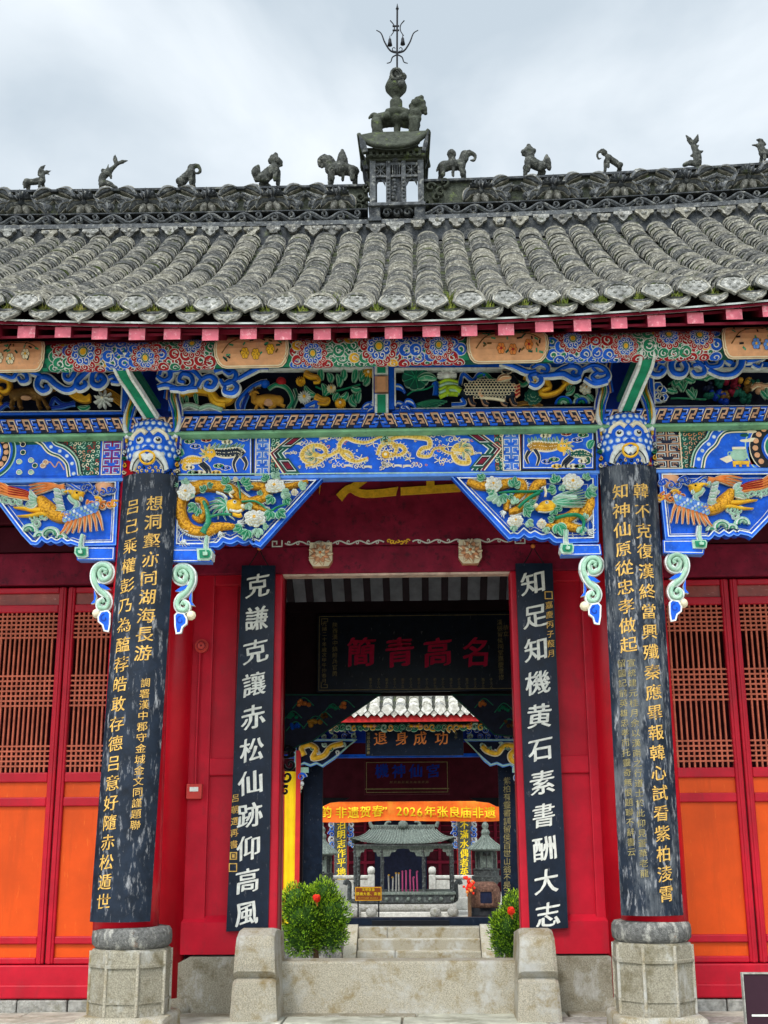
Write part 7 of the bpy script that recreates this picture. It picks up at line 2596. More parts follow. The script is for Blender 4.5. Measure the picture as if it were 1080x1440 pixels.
def shrub(px0, px1, ptop, label, Y, blobs, seed):
    random.seed(seed)
    root = thing('clipped_shrub', (A((px0 + px1) / 2, 1345, Y)[0], Y, CZ), label, 'shrub', 'clipped shrubs beside the steps')
    fo = MB()
    k = mpp(450, 1290, Y)
    for bx, by, br in blobs:
        c = A(bx, by, Y)
        r_ = br * k
        n = int(4200 * (r_ / .5) ** 2)
        for i in range(n):
            u = random.uniform(-1, 1)
            a = random.uniform(0, 2 * PI)
            q = Vector((math.sqrt(1 - u * u) * math.cos(a), math.sqrt(1 - u * u) * math.sin(a), u))
            lump = 1 + .24 * noise.noise(q * 3.1 + Vector((bx, by, 0)) * .1) + .16 * noise.noise(q * 8 + Vector((by, bx, 2)))
            rr = r_ * lump * random.uniform(.72, 1.0)
            p = Vector((c[0], Y, c[1])) + q * rr
            if p.z < CZ + .03: continue
            d = (q + Vector((0, 0, .55)) + Vector((random.gauss(0, .35), random.gauss(0, .35), random.gauss(0, .3)))).normalized()
            L_ = random.uniform(.025, .055)
            s = d.cross(Vector((random.gauss(0, 1), random.gauss(0, 1), random.gauss(0, 1)))).normalized() * random.uniform(.007, .013)
            m = 'foliage_c' if rr < r_ * lump * .82 else (('foliage_b' if q.z + random.gauss(0, .5) > .2 else 'foliage_a') if random.random() > .2 else 'foliage_c')  # light put into leaf colour: bright on top, dark inside
            fo.add([p - s, p + s, p + d * L_ + s * .4, p + d * L_ * 1.15, p + d * L_ - s * .4], [(0, 1, 2, 3, 4)], m)
        fo.ball((c[0], Y, c[1]), r_ * .70, 'foliage_c', 12)
    fo.build('foliage', root)
    t = MB()
    x = A((px0 + px1) / 2, 1340, Y)[0]
    t.tube([(x, Y, CZ - .02), (x + .02, Y, CZ + .15), (x, Y, CZ + .5)], [.06, .05, .04], 'bark', 8)
    t.build('stem', root)


shrub(400, 487, 1240, 'large rounded green shrub with a red flower, left of the steps', 12.2, [(430, 1290, 36), (462, 1285, 31), (418, 1266, 24), (455, 1258, 22), (425, 1315, 30), (462, 1312, 27), (445, 1270, 24)], 31)
shrub(688, 738, 1262, 'smaller green shrub with a red flower, right of the steps', 12.2, [(718, 1305, 30), (735, 1290, 30), (712, 1325, 22), (728, 1275, 22), (745, 1315, 30), (706, 1300, 16)], 32)
for px, py, lab in ((445, 1263, 'red silk flower pinned on the left shrub'), (719, 1281, 'red silk flower pinned on the right shrub')):
    m = MB()
    p = A(px, py, 11.75)
    random.seed(px)
    for i in range(46):
        d = Vector((random.gauss(0, 1), -abs(random.gauss(0, 1)), random.gauss(0, 1))).normalized()
        c = Vector((p[0], 11.76, p[1])) + d * random.uniform(.03, .07)
        s = d.cross(Vector((random.gauss(0, 1), random.gauss(0, 1), random.gauss(0, 1)))).normalized() * .024
        t = d.cross(s).normalized() * .024
        m.add([c - s - t, c + s - t, c + s + t, c - s + t], [(0, 1, 2, 3)], 'flower_red')
    m.ball((p[0], 11.80, p[1]), .06, 'flower_red', 10)
    m.tube([(p[0] - .01, 11.76, p[1] - .05), (p[0] + .02, 11.78, p[1] - .13)], [.02, .008], 'orange_feather', 6)
    tag(m.build('silk_flower'), lab, 'flower', 'red flowers on the shrubs')

# ================================================================== SECOND HALL
PH = thing('passage_hall', (.1, 17, HZ), 'open passage hall behind the steps with pale tiled eave and blue gold brackets', 'temple hall')
Y2 = 14.6
zc0 = A(560, 1045, Y2)[1]
for xa, xb in ((428, 455), (702, 728)):
    c = MB()
    a, b = A(xa, 1180, Y2)[0], A(xb, 1180, Y2)[0]
    c.lathe([((b - a) * .42, C2), ((b - a) * .42, zc0 + .6)], 'black_paint', ((a + b) / 2, Y2), 24)
    c.box(a, b, Y2 - .26, Y2 - .21, HZ + .25, zc0 - .3, 'black_lacquer', .01)
    o = c.build('column', PH)
    if xa > 600:
        t_ = MB(Y2 - .262)
        for k, ch in enumerate('紫柏有靈書訓留侯百世山翁不是三'):
            x, z = A(713, 1098 + 11.3 * k, Y2 - .26)
            write(t_, ch, x, z, .15, 'letter_faint', slant=.08, bold=.0)
        t_.build('lettering', o)
th = MB()
x0, x1 = A(470, 1296, 13.8)[0], A(706, 1296, 13.8)[0]
zt = A(580, 1290, 13.75)[1]
th.box(x0, x1, 13.75, 13.9, HZ + .002, zt, 'black_lacquer', .012)
th.box(A(523, 1297, 13.8)[0], A(632, 1297, 13.8)[0], 13.735, 13.76, HZ + .002, zt - .05, 'black_paint', .006)
th.build('threshold_beam', PH)
# eave: ribs, end tiles, fascia
e2y = 13.2
e2z = A(580, 1000, e2y)[1]
ti, ei = MB(), MB()
random.seed(6)
sp2 = 18.6 * mpp(580, 990, e2y)
u0 = A(582, 1000, e2y)[0]
slope = .62
for k in range(-14, 15):
    x = u0 + k * sp2
    for i in range(20):
        ya, yb = e2y + i * .17, e2y + i * .17 + .24
        za, zb_ = e2z + (ya - e2y) * slope, e2z + (yb - e2y) * slope
        rr = sp2 * .40 + random.uniform(-.006, .006)
        vs = []
        for y, z, q in ((ya, za - .02, rr - .02), (ya, za + .02, rr), (yb, zb_, rr - .015)):
            for j in range(7):
                a = PI * j / 6
                vs.append((x + q * math.cos(a), y, z + q * .8 * math.sin(a)))
        ti.add(vs, [(r_ * 7 + j, r_ * 7 + j + 1, r_ * 7 + 8 + j, r_ * 7 + 7 + j) for r_ in (0, 1) for j in range(6)], random.choice(('tile_far', 'tile_far', 'tile_end', 'tile_c')))
    ei.fn = lambda u, w, d: (u, e2y - .02 - d + .3 * (w - e2z), w)
    h = sp2 * .46
    ei.poly([(x - h, e2z + .02), (x - h * .7, e2z + .10), (x, e2z + .13), (x + h * .7, e2z + .10), (x + h, e2z + .02), (x + h * .5, e2z - .04), (x, e2z - .09), (x - h * .5, e2z - .04)], -.02, .01, 'tile_far')
    xm = x + sp2 / 2
    ei.poly([(xm - h, e2z - .0), (xm + h, e2z - .0), (xm + h * .5, e2z - .06), (xm, e2z - .12), (xm - h * .5, e2z - .06)], -.05, -.02, 'tile_far')
ti.add([(-4, e2y, e2z - .02), (4, e2y, e2z - .02), (4, e2y + 4, e2z - .02 + 4 * slope), (-4, e2y + 4, e2z - .02 + 4 * slope)], [(0, 1, 2, 3)], 'pan_tile_and_lip_shade')
ti.build('roof_tiles', PH)
ei.build('eave_tile_ends', PH)
m = MB()
zf_ = A(580, 1006, e2y + .05)[1]
m.box(-4, 4, e2y + .03, e2y + .09, A(580, 1015, e2y + .05)[1], zf_, 'red_bright')
m.box(-4, 4, e2y + .09, Y2 + .2, A(580, 1015, e2y + .05)[1] + .05, zf_ - .0, 'rafter_red')
m.build('eave_board', PH)
m = MB(13.7)
pz = A(580, 1022, 13.7)[1]
m.tube([(-4, 13.75, pz + .05), (4, 13.75, pz + .05)], .11, 'green_dark', 12)
x = -3
random.seed(16)
while x < 3.2:
    m.curl((x, pz - .02 + random.uniform(-.02, .02)), random.uniform(.055, .08), .12, .05, random.uniform(0, 360), random.choice(('green', 'mint', 'gold')), random.choice(('cream', 'mint')), random.choice((-1, 1)), .018)
    x += .115
for px in (463, 520, 585, 655, 705):
    q = A(px, 1022, 13.6)
    for k in range(4):
        m.dome((q[0] - .09 + .06 * k, q[1] + .01), .05, .14, .04, ('gold', 'peach')[k % 2], 8, .035)
m.build('eave_purlin', PH)
q2 = lambda x, y, Y=14.2: A(380 + x / 2.919, 960 + y / 2.919, Y)
m = MB(14.2)
m.fn = lambda u, w, d: (u, 14.2 - d, w)
random.seed(17)
for (xa, xb) in ((-10, 356), (795, 1120)):
    for row in range(2):
        for k in range(9):
            c = q2(xa + (xb - xa) * (k + .5) / 9 + 10 * row, 195 + 26 * row)
            m.curl(c, .06, .0, .05, random.uniform(0, 360), random.choice(('blue', 'mint', 'blue', 'white')), 'white', random.choice((-1, 1)), .018)
m.rect(q2(-40, 0)[0], q2(0, 250)[1], q2(1160, 0)[0], q2(0, 160)[1], -.05, -.01, 'blue_deep')
m.build('cloud_frieze', PH)
m = MB(14.3)
zz0, zz1 = A(580, 1065, 14.3)[1], A(580, 1060, 14.3)[1]
m.rect(-4, zz0, 4, zz1, -.1, 0, 'blue')
m.rect(-4, zz1 + .003, 4, zz1 + .5, -.1, -.02, 'maroon_dark')
m.build('front_beam', PH)
for s, pts in ((1, [(100, 236), (352, 236), (262, 310), (215, 342), (190, 330), (165, 340), (140, 330), (104, 345), (104, 240)]), (-1, [(800, 236), (1060, 236), (1060, 350), (1010, 350), (985, 335), (955, 342), (930, 330), (905, 338), (880, 318)])):
    m = MB(14.15)
    P_ = [q2(x, y, 14.15) for x, y in pts]
    m.poly(P_, -.08, 0, 'navy')
    m.stroke(P_, .028, -.05, .04, 'blue_sky', closed=True, flat=True)
    m.line(P_, .012, .045, 'mint', True)
    bd = [(140, 300), (130, 270), (160, 255), (190, 275), (175, 310), (220, 300), (250, 265), (300, 250)] if s > 0 else [(1040, 320), (1000, 325), (985, 300), (1010, 265), (960, 260), (930, 290), (890, 280), (870, 260)]
    m.stroke(spline([q2(x, y, 14.15) for x, y in bd], 6), .055, 0, .08, 'gold', 'cream', .008)
    for k in range(7):
        x, y = (150 + 25 * k, 255 + 8 * (k % 3) * 2) if s > 0 else (870 + 26 * k, 255 + 8 * (k % 3) * 2)
        m.curl(q2(x, y, 14.15), .05, .02, .05, 50 * k, ('mint', 'green', 'white')[k % 3], 'white', s, .014)
    m.build('carved_spandrel', PH)
    m = MB(14.15)
    xb = 128 if s > 0 else 1015
    b_ = [q2(xb - 22, 348, 14.15), q2(xb + 30, 348, 14.15), q2(xb + 30, 370, 14.15), q2(xb - 22, 370, 14.15)]
    m.poly(b_, -.08, .05, 'mint', 'blue')
    c = q2(xb, 388, 14.15)
    m.curl(c, .085, 0, .07, 0, 'blue', 'white', s, .03)
    for k in range(4):
        m.dome(q2(xb - 4 * s * k, 415 + 16 * k, 14.15), .055 - .008 * k, 0, .05, ('white', 'cream', 'mint', 'cream')[k], 8)
    m.build('corner_scroll', PH)
m = MB()
Yp = 13.75
(x0, z1), (x1, z0) = A(514, 1024, Yp), A(652, 1062, Yp)
m.box(x0, x1, Yp, Yp + .05, z0, z1, 'black_lacquer', .01)
o = tag(m.build('hanging_plaque'), 'narrow black plaque with four orange characters under the pale far eave', 'plaque', 'plaques over the axis')
t_ = MB(Yp)
for ch, px in (('退', 535), ('身', 565), ('成', 591), ('功', 621)):
    x, z = A(px, 1038, Yp)
    write(t_, ch, x, z, 19.5 * mpp(580, 1040, Yp), 'orange_feather', slant=.12, bold=.03)
for px, s in ((518, '光緒己丑仲春'), (641, '壬午')):
    x, z = A(px, 1032, Yp)
    write(t_, s, x, z, .065, 'letter_faint', slant=0)
t_.build('lettering', o)
# inner plaque, ceiling, rear beam
m = MB()
Yp = 16.6
(x0, z1), (x1, z0) = A(512, 1069, Yp), A(633, 1117, Yp)
m.box(x0, x1, Yp, Yp + .05, z0, z1, 'maroon_dark', .015)
o = tag(m.build('hanging_plaque'), 'dark red plaque with four blue characters deep inside the passage hall', 'plaque', 'plaques over the axis')
t_ = MB(Yp)
for ch, px in (('機', 537), ('神', 561), ('仙', 585), ('宮', 609)):
    x, z = A(px, 1084, Yp)
    write(t_, ch, x, z, 20 * mpp(580, 1080, Yp), 'blue_deep', slant=.1, bold=.05)
x, z = A(550, 1100, Yp)
for k in range(10):
    write(t_, '川', x + .085 * k, z, .06, 'letter_faint', slant=0)
P_ = [(x0 + .05, z0 + .05), (x1 - .05, z0 + .05), (x1 - .05, z1 - .05), (x0 + .05, z1 - .05)]
t_.line(P_, .006, .003, 'letter_faint', True)
t_.line([(x0 + .02, z0 + .12), (x1 - .02, z0 + .12)], .010, .003, 'letter_faint')
t_.build('lettering', o)
m = MB()
zr = A(560, 1127, 18.5)[1]
m.box(-9, 9, 18.45, 18.6, zr, 5.4, 'maroon_dark')
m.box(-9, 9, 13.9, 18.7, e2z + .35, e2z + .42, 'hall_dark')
m.fn = lambda u, w, d: (u, 18.44 - d, w)
for px, s in ((452, 1), (700, -1)):
    pts = [A(px + dx * s, y, 18.44) for dx, y in ((-6, 1122), (40, 1122), (30, 1127), (12, 1129), (2, 1134), (-6, 1135))]
    m.poly(pts, -.05, .03, 'black_paint')
m.build('rear_wall', PH)
for px in (420, 706):
    c = MB()
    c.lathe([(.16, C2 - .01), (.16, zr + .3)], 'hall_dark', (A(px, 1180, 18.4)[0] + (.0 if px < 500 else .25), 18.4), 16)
    c.build('rear_column', PH)

# yellow cloth hanging at the left of the columns
Yy = 14.1
m = MB()
x0, x1 = A(399, 1180, Yy)[0], A(415, 1180, Yy)[0]
n = 12
zt, zb = A(406, 1085, Yy)[1], A(406, 1300, Yy)[1]
vs = [(x0 + (x1 - x0) * i / 6, Yy + .012 * math.sin(i * 1.9 + j * .3) + dd, zb + (zt - zb) * j / n) for dd in (0, .008) for j in range(n + 1) for i in range(7)]
N_ = 7 * (n + 1)
m.add(vs, [(o_ + j * 7 + i, o_ + j * 7 + i + 1, o_ + j * 7 + 8 + i, o_ + j * 7 + 7 + i) for o_ in (0, N_) for j in range(n) for i in range(6)], 'banner_yellow', True)
m.box(x0 - .02, x0, Yy - .01, Yy + .03, zb, zt + .02, 'red')
m.box(x1, x1 + .09, Yy - .01, Yy + .05, zb - .3, zt + .4, 'red_bright')
tag(m.build('hanging_banner'), 'tall yellow cloth banner with red edging beside the dark column of the passage hall', 'banner')

# ================================================================== SECOND COURT
# the orange banner
Yb_ = 23.4
m = MB()
nx = 60
xa, xb = A(330, 1140, Yb_)[0], A(800, 1140, Yb_)[0]
zt, zb = A(560, 1124, Yb_)[1], A(560, 1155, Yb_)[1]


def ban(u, w, d=0):
    t = (u - xa) / (xb - xa)
    sag = .05 * math.sin(t * PI * 5) + .02 * math.sin(t * 31)
    return (u, Yb_ + .03 * math.sin(t * 40) + .02 * math.sin(w * 20 + t * 9) - d, w + sag * .4)


vs = [ban(xa + (xb - xa) * i / nx, zb + (zt - zb) * j / 5, -dd) for dd in (0, .006) for j in range(6) for i in range(nx + 1)]
N_ = (nx + 1) * 6
m.add(vs, [(o_ + j * (nx + 1) + i, o_ + j * (nx + 1) + i + 1, o_ + (j + 1) * (nx + 1) + i + 1, o_ + (j + 1) * (nx + 1) + i) for o_ in (0, N_) for j in range(5) for i in range(nx)], 'banner_orange', True)
o = tag(m.build('festival_banner'), 'long orange cloth banner with yellow characters stretched across the far court', 'banner')
t_ = MB(fn=lambda u, w, d: ban(u, w, d + .02))
for ch, px in (('韵', 459), ('非', 480), ('遗', 497), ('贺', 514), ('春', 531), ('”', 546), ('2', 562), ('0', 571.5), ('2', 581), ('6', 590.5), ('年', 605), ('张', 622), ('良', 639), ('庙', 655), ('非', 672), ('遗', 689), ('节', 733)):
    x, z = A(px, 1141.5, Yb_)
    write(t_, ch, x, z, 16.5 * mpp(560, 1141, Yb_), 'yellow', slant=0, bold=.03, brush=0)
t_.build('lettering', o)
# main hall at the end
MH = thing('main_hall', (.1, 31, C2), 'dark red main hall at the far end, black boards of yellow writing on its columns', 'temple hall')
Y3 = 30
P3Z = A(560, 1262, 28.5)[1]
m = MB()
m.box(-9, 9, 28.4, 36, C2 - .05, P3Z, 'stone_white')
m.build('platform', MH)
m = MB()
m.box(-9, 9, 32, 32.2, P3Z, 7, 'maroon_dark')  # wall and lattice colours darkened for the deep eave's shade
for k in range(-9, 10):
    x = .1 + k * .62
    m.box(x - .05, x + .05, 31.93, 32.0, P3Z, 3.4, 'maroon', .01)
    for j in range(8):
        m.box(x + .06, x + .56, 31.96, 31.99, P3Z + 1.3 + j * .2, P3Z + 1.34 + j * .2, 'maroon')
m.box(-9, 9, 31.9, 32, P3Z + .9, P3Z + 1.0, 'maroon', .01)
x0, x1 = A(527, 1200, 31.9)[0], A(600, 1200, 31.9)[0]
m.box(x0, x1, 31.86, 31.92, P3Z, 3, 'navy')
m.build('door_wall', MH)
m = MB()
m.box(-9, 9, 28.6, 32.5, A(560, 1118, 29)[1], 6, 'maroon_dark')
m.build('eave', MH)
for px, s, sx in ((480, '泊明志作平地神', 1), (653, '不滿水偶者英', -1)):
    c = MB()
    x = A(px, 1200, Y3)[0]
    c.lathe([(.24, P3Z), (.24, 5)], 'red_bright', (x, Y3), 20)
    o = c.build('column', MH)
    b = MB()
    w = 9 * mpp(px, 1190, Y3)
    b.box(x - w, x + w, Y3 - .32, Y3 - .26, A(px, 1240, Y3)[1], A(px, 1140, Y3)[1], 'bronze', .01)
    b.build('column_board', o)
    t_ = MB(Y3 - .325)
    for k, ch in enumerate(s):
        xx, z = A(px, 1160 + 13.2 * k, Y3 - .32)
        write(t_, ch, xx, z, 12.5 * mpp(px, 1190, Y3), 'yellow', slant=.15, bold=.04)
    t_.build('lettering', o)
    for d_ in (-1, 1):
        f = MB(Y3 - .1)
        for k in range(6):
            q = A(px + d_ * (15 - k * .6), 1152 + 7 * k, Y3 - .1)
            f.curl(q, .11, 0, .06, 60 * k, ('blue', 'white', 'blue_sky')[k % 3], 'white', d_, .035)
        f.build('carved_spandrel', MH)
# balustrades
for pxa, pxb, pp_, lab in ((462, 527, 522, 'white stone balustrade in the far court left of the incense pavilion'), (605, 672, 608, 'white stone balustrade in the far court right of the incense pavilion')):
    Yv = 27.6
    root = thing('balustrade', (A((pxa + pxb) / 2, 1250, Yv)[0], Yv, C2), lab, 'balustrade', 'balustrades of the far court')
    m = MB()
    x0, x1 = A(pxa, 1250, Yv)[0], A(pxb, 1250, Yv)[0]
    zt = A(pxa, 1231, Yv)[1]
    m.box(x0, x1, Yv - .06, Yv + .06, C2, zt - .12, 'stone_white', .02)
    m.box(x0, x1, Yv - .09, Yv + .09, zt - .10, zt, 'stone_white', .03)
    m.box(x0, x1, Yv - .075, Yv + .075, C2, C2 + .35, 'stone_white', .02)
    m.build('panel', root)
    m = MB()
    x = A(pp_, 1240, Yv)[0]
    m.box(x - .10, x + .10, Yv - .12, Yv + .10, C2, zt + .02, 'stone_white', .02)
    m.lathe([(.05, zt + .02), (.10, zt + .05), (.115, zt + .13), (.10, zt + .21), (.04, zt + .25)], 'stone_white', (x, Yv - .01), 16)
    m.build('post', root)
# incense pavilion on its stone basin
Yi = 25.4
kx = mpp(567, 1190, Yi) * .93
xc = A(567, 1190, Yi)[0]
zz = lambda y: A(567, y, Yi)[1]
IP = thing('incense_pavilion', (xc, Yi, C2), 'large grey bronze incense burner with a curved roof on four posts in the far court', 'incense burner')
r = MB()
rows_ = 9
prev = None
ez, rz_ = zz(1186), zz(1167)
for k in range(rows_ + 1):
    t = k / rows_
    hw, hd = 76 * kx + (50 * kx - 76 * kx) * (t ** .55), .95 + (.10 - .95) * t ** .7
    z = ez + (rz_ - ez) * (t ** 1.25)
    ring = []
    for i in range(9):
        s = -1 + 2 * i / 8
        ring.append((xc + hw * s, Yi - hd, z + .16 * (1 - t) * abs(s) ** 4))
    for i in range(1, 4):
        ring.append((xc + hw, Yi - hd + 2 * hd * i / 4, z + .16 * (1 - t) * abs(-1 + i / 2) ** 4))
    for i in range(9):
        s = 1 - 2 * i / 8
        ring.append((xc + hw * s, Yi + hd, z + .16 * (1 - t) * abs(s) ** 4))
    for i in range(1, 4):
        ring.append((xc - hw, Yi + hd - 2 * hd * i / 4, z + .16 * (1 - t) * abs(-1 + i / 2) ** 4))
    if prev:
        n = len(ring)
        r.add(prev + ring, [(i, (i + 1) % n, n + (i + 1) % n, n + i) for i in range(n)], 'bronze_roof')
    prev = ring
for i in range(31):
    s = -1 + 2 * i / 30
    pth = []
    for k in range(rows_ + 1):
        t = k / rows_
        hw, hd = 76 * kx + (50 * kx - 76 * kx) * (t ** .55), .95 + (.10 - .95) * t ** .7
        pth.append((xc + hw * s, Yi - hd - .005, ez + (rz_ - ez) * (t ** 1.25) + .16 * (1 - t) * abs(s) ** 4 + .01))
    r.tube(pth, .017, 'bronze_roof', 6)
r.box(xc - 74 * kx, xc + 74 * kx, Yi - .93, Yi + .93, ez - .06, ez - .012, 'bronze')
r.build('roof', IP)
m = MB()
m.box(xc - 48 * kx, xc + 48 * kx, Yi - .06, Yi + .06, rz_ - .02, zz(1160), 'bronze_roof', .01)
m.fn = lambda u, w, d: (u, Yi - .06 - d, w)
for k in range(22):
    m.line([(xc + (-46 + 4.2 * k) * kx, rz_ + .02), (xc + (-44 + 4.2 * k) * kx, zz(1162)), (xc + (-42 + 4.2 * k) * kx, rz_ + .02)], .006, .006, 'bronze')
m.lathe([(.09, zz(1166)), (.14, zz(1162)), (.13, zz(1157)), (.06, zz(1154)), (.09, zz(1151)), (.05, zz(1147)), (.015, zz(1130))], 'bronze_roof', (xc, Yi - .05), 14)
for px, s in ((523, 1), (545, 1), (588, -1), (613, -1)):
    x = A(px, 1160, Yi)[0]
    hgt = .26 if px in (523, 613) else .14
    m.tube(spline([(x, Yi, zz(1163)), (x - s * .05, Yi, zz(1163) + hgt * .5), (x + s * .02, Yi, zz(1163) + hgt), (x + s * .10, Yi, zz(1163) + hgt * .9)], 4), [.06 - .003 * k for k in range(13)], 'bronze_roof', 8)
m.build('roof_ridge', IP)
for px in (502, 539, 596, 635):
    for yy in ((-.80,) if px in (539, 596) else (-.80, .8)):
        m = MB()
        x = A(px, 1220, Yi)[0]
        m.tube([(x, Yi + yy, zz(1258)), (x, Yi + yy, zz(1188))], .048, 'bronze', 10)
        for k in range(9):
            m.ball((x + .03 * math.cos(k * 2), Yi + yy - .03, zz(1253 - 7 * k)), .04, 'bronze', 6)
        m.build('post', IP)
m = MB(Yi - .82)
for a, b in ((502, 539), (539, 596), (596, 635)):
    xa, xb = A(a, 1200, Yi)[0], A(b, 1200, Yi)[0]
    h = zz(1188) - zz(1203)
    zt = zz(1189)
    for s, x0 in ((1, xa), (-1, xb)):
        m.poly([(x0, zt), (x0 + s * (xb - xa) * .5, zt), (x0 + s * (xb - xa) * .5, zt - h * .25), (x0 + s * (xb - xa) * .36, zt - h * .3), (x0 + s * (xb - xa) * .32, zt - h * .55), (x0 + s * (xb - xa) * .22, zt - h * .6), (x0 + s * (xb - xa) * .18, zt - h * .95), (x0 + s * .03, zt - h)], 0, .03, 'bronze_roof')
m.build('valance', IP)
m = MB()
m.box(A(508, 1255, Yi)[0] - .1, A(632, 1255, Yi)[0] + .1, Yi - .95, Yi + .9, zz(1268), zz(1254), 'bronze', .03)
m.box(A(500, 1255, Yi)[0], A(640, 1255, Yi)[0], Yi - 1.0, Yi + .95, zz(1256), zz(1252.5), 'bronze_roof', .01)
m.fn = lambda u, w, d: (u, Yi - .95 - d, w)
for k in range(9):
    m.dome((A(515 + 15 * k, 1262, Yi)[0], zz(1262)), .055, 0, .05, 'bronze_roof', 10)
for s, px in ((-1, 493), (1, 641)):
    x = A(px, 1250, Yi)[0]
    m.tube(spline([(x - s * .22, Yi - .5, zz(1266)), (x - s * .02, Yi - .5, zz(1264)), (x, Yi - .5, zz(1252)), (x, Yi - .5, zz(1242)), (x + s * .09, Yi - .5, zz(1238)), (x + s * .13, Yi - .5, zz(1243))], 5), .062, 'bronze', 10)
m.build('burner_tray', IP)
m = MB()
m.lathe([(1.0, 0), (1.0, 1)], 'granite', (0, 0), 4)
m.v, m.f, m.m, m.sm = [], [], [], []
xa, xb = A(497, 1270, Yi)[0], A(640, 1270, Yi)[0]
m.tube([(xa, Yi - 1.0, zz(1274)), (xb, Yi - 1.0, zz(1274))], (zz(1269) - zz(1280)) / 2, 'granite', 14)
m.box(xa + .1, xb - .1, Yi - 1.0, Yi + .9, C2 - .02, zz(1272), 'stone_pale', .03)
m.box(xa - .05, xb + .05, Yi - 1.15, Yi + 1.0, C2 - .02, C2 + .14, 'stone_white', .03)
for px in (503, 525, 612, 636):
    m.ball((A(px, 1285, Yi)[0], Yi - 1.2, C2 + .14), .14, 'granite', 10, (1.1, 1, .9))
m.build('stone_basin', IP)
random.seed(41)
for k, px in enumerate((547, 552, 557, 561, 566, 571, 577, 582, 587)):
    m = MB()
    x = A(px, 1250, Yi - .4)[0]
    h = random.uniform(.35, .62)
    m.tube([(x, Yi - .4, zz(1254)), (x + random.uniform(-.02, .02), Yi - .4, zz(1254) + h)], .022, 'incense_pink' if k > 3 else 'stone_white', 6)
    m.ball((x, Yi - .4, zz(1254) + h), .03, 'gold' if k < 4 else 'incense_pink', 6)
    m.build('incense_stick', IP)
# tower shaped incense burners
def tower(px, lab, Yw, ytop, hw):
    x = A(px, 1190, Yw)[0]
    k = mpp(px, 1190, Yw)
    z_ = lambda y: A(px, y, Yw)[1]
    root = thing('tower_burner', (x, Yw, C2), lab, 'incense burner', 'tower shaped incense burners')
    m = MB()
    o = ytop
    m.lathe([(3.5 * k, z_(o + 20)), (5 * k, z_(o + 18)), (6.5 * k, z_(o + 15)), (5 * k, z_(o + 11)), (3 * k, z_(o + 10)), (5 * k, z_(o + 6)), (4.5 * k, z_(o + 3)), (2 * k, z_(o + 0)), (.7 * k, z_(o - 16))], 'bronze_roof', (x, Yw), 16)
    m.build('finial', root)
    m = MB()
    pr = []
    for i in range(8):
        t = i / 7
        pr.append((hw * .95 * k * (1 - t) ** 1.5 + 4 * k, z_(o + 38) + (z_(o + 18) - z_(o + 38)) * t))
    m.lathe([(hw * k * .9, z_(o + 40))] + pr, 'bronze_roof', (x, Yw), sq=8)
    for j in range(24):
        a = 2 * PI * j / 24
        m.tube([(x + q * math.cos(a), Yw + q * math.sin(a), z + .01) for q, z in pr], .02, 'bronze_roof', 5)
    m.build('roof', root)
    m = MB()
    m.lathe([(hw * .50 * k, z_(o + 66)), (hw * .50 * k, z_(o + 42)), (hw * .8 * k, z_(o + 40))], 'bronze', (x, Yw), sq=6)
    for j in range(6):
        a = 2 * PI * j / 6
        m.tube([(x + hw * .56 * k * math.cos(a), Yw + hw * .56 * k * math.sin(a), z_(o + 66)), (x + hw * .56 * k * math.cos(a), Yw + hw * .56 * k * math.sin(a), z_(o + 42))], .04, 'bronze_roof', 6)
    m.box(x - .12, x + .12, Yw - hw * .56 * k, Yw - hw * .3 * k, z_(o + 64), z_(o + 47), 'bronze_roof', .01)
    m.lathe([(hw * .8 * k, z_(o + 84)), (hw * .86 * k, z_(o + 76)), (hw * .72 * k, z_(o + 75)), (hw * .74 * k, z_(o + 68)), (hw * .8 * k, z_(o + 66)), (hw * .5 * k, z_(o + 65))], 'bronze', (x, Yw), sq=8)
    m.lathe([(hw * .7 * k, C2), (hw * .5 * k, C2 + .2), (hw * .45 * k, z_(o + 84) - .2), (hw * .7 * k, z_(o + 84))], 'bronze', (x, Yw), sq=8)
    m.build('body', root)


tower(453, 'bronze tower burner with bell roof half hidden behind the dark left column', 26.5, 1162, 21)
tower(683, 'bronze tower burner with bell roof standing behind the rusty kettle furnace', 25.8, 1156, 24)
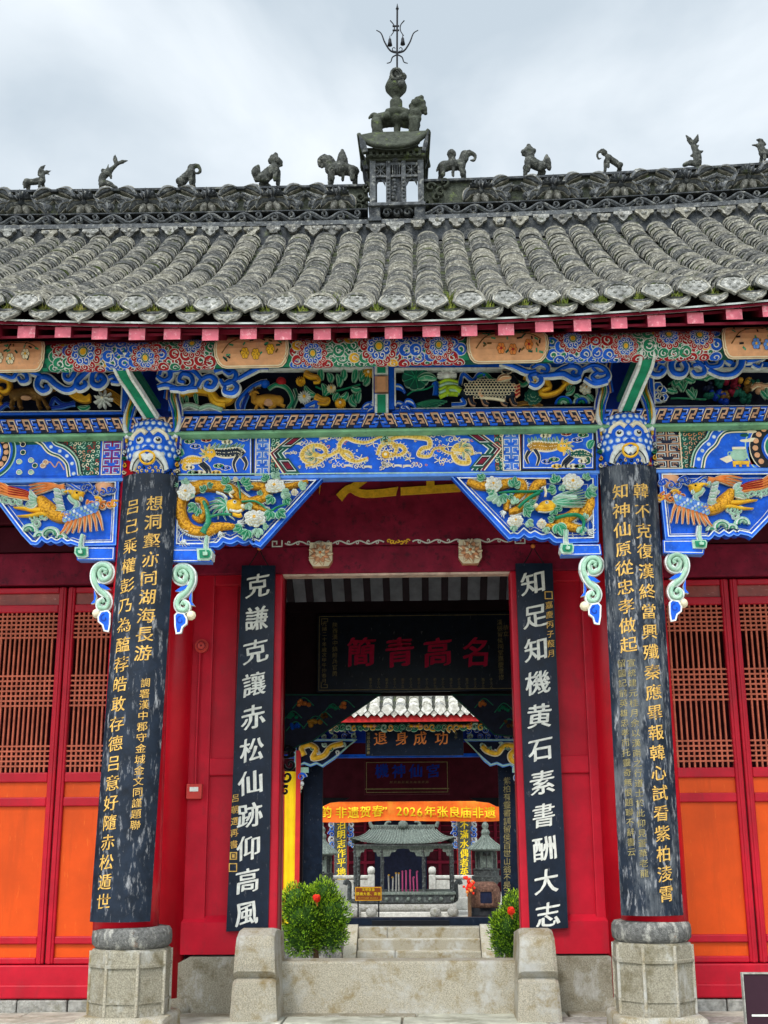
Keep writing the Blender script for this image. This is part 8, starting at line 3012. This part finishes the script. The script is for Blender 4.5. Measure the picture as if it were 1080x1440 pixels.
# rusty furnace with a square mouth
Yk = 24.2
x = A(682, 1262, Yk)[0]
k = mpp(682, 1262, Yk)
z_ = lambda y: A(682, y, Yk)[1]
m = MB()
m.lathe([(19 * k, z_(1276)), (22 * k, z_(1268)), (22.5 * k, z_(1258)), (20.5 * k, z_(1248)), (16 * k, z_(1242)), (13 * k, z_(1240))], 'rust_iron', (x, Yk), 24)
m.lathe([(21 * k, C2), (23 * k, z_(1286)), (19 * k, z_(1284)), (20 * k, z_(1276))], 'iron', (x, Yk), 24)
Yf_ = Yk - 22 * k
m.box(x - 7.5 * k, x + 8.5 * k, Yf_ - .03, Yf_ + .2, z_(1269), z_(1253), 'navy')
for xa, xb, za, zb_ in ((-10, -7.5, 1271, 1250), (8.5, 11, 1271, 1250), (-10, 11, 1253, 1249), (-10, 11, 1272, 1269)):
    m.box(x + xa * k, x + xb * k, Yf_ - .06, Yf_ + .2, z_(za), z_(zb_), 'rust_iron', .01)
tag(m.build('kettle_furnace'), 'round rusty iron furnace with a square black mouth right of the incense pavilion', 'furnace')
m = MB()
random.seed(44)
for i in range(40):
    q = A(random.gauss(660, 3.5), random.gauss(1245, 6), Yk - .4)
    m.ball((q[0], Yk - .4 + random.uniform(-.1, .1), q[1]), random.uniform(.03, .06), random.choice(('flower_red', 'orange_feather', 'flower_red')), 6)
q = A(660, 1255, Yk - .4)
m.tube([(q[0], Yk - .4, C2), (q[0], Yk - .4, q[1])], .05, 'bark', 8)
tag(m.build('flower_bunch'), 'bunch of red and orange flowers beside the rusty furnace', 'flowers')
# brown notice
Yn = 22.6
root = thing('notice_sign', (A(518, 1257, Yn)[0], Yn, C2), 'small brown notice sign with yellow writing in front of the incense basin', 'sign')
m = MB()
(x0, z1), (x1, z0) = A(499, 1247, Yn), A(537, 1267, Yn)
m.box(x0, x1, Yn, Yn + .03, z0, z1, 'sign_brown', .006)
m.fn = lambda u, w, d: (u, Yn - d, w)
m.line([(x0 + .02, z0 + .02), (x1 - .02, z0 + .02), (x1 - .02, z1 - .02), (x0 + .02, z1 - .02)], .008, .003, 'gold', True)
kk = mpp(518, 1257, Yn)
for s, py, px, n_ in (('文明敬香', 1251, 4.6, 4), ('禁燒大香、高香', 1257, 5.0, 7)):
    for i, ch in enumerate(s):
        xq, zq = A(518 + (i - (n_ - 1) / 2) * px, py, Yn)
        write(m, ch, xq, zq, px * kk * .95, 'yellow', slant=0, bold=.02, brush=0)
for i, ch in enumerate('Civilized worship'):
    xq, zq = A(504.5 + i * 1.65, 1262.5, Yn)
    if ch != ' ': write(m, ch, xq, zq, .045, 'yellow', slant=0, bold=.01, brush=0)
m.build('panel', root)
for s in (.12, .88):
    m = MB()
    x = x0 + (x1 - x0) * s
    m.box(x - .018, x + .018, Yn + .006, Yn + .04, C2, z0 + .03, 'iron')
    m.build('leg', root)

bpy.data.objects.remove(_to)
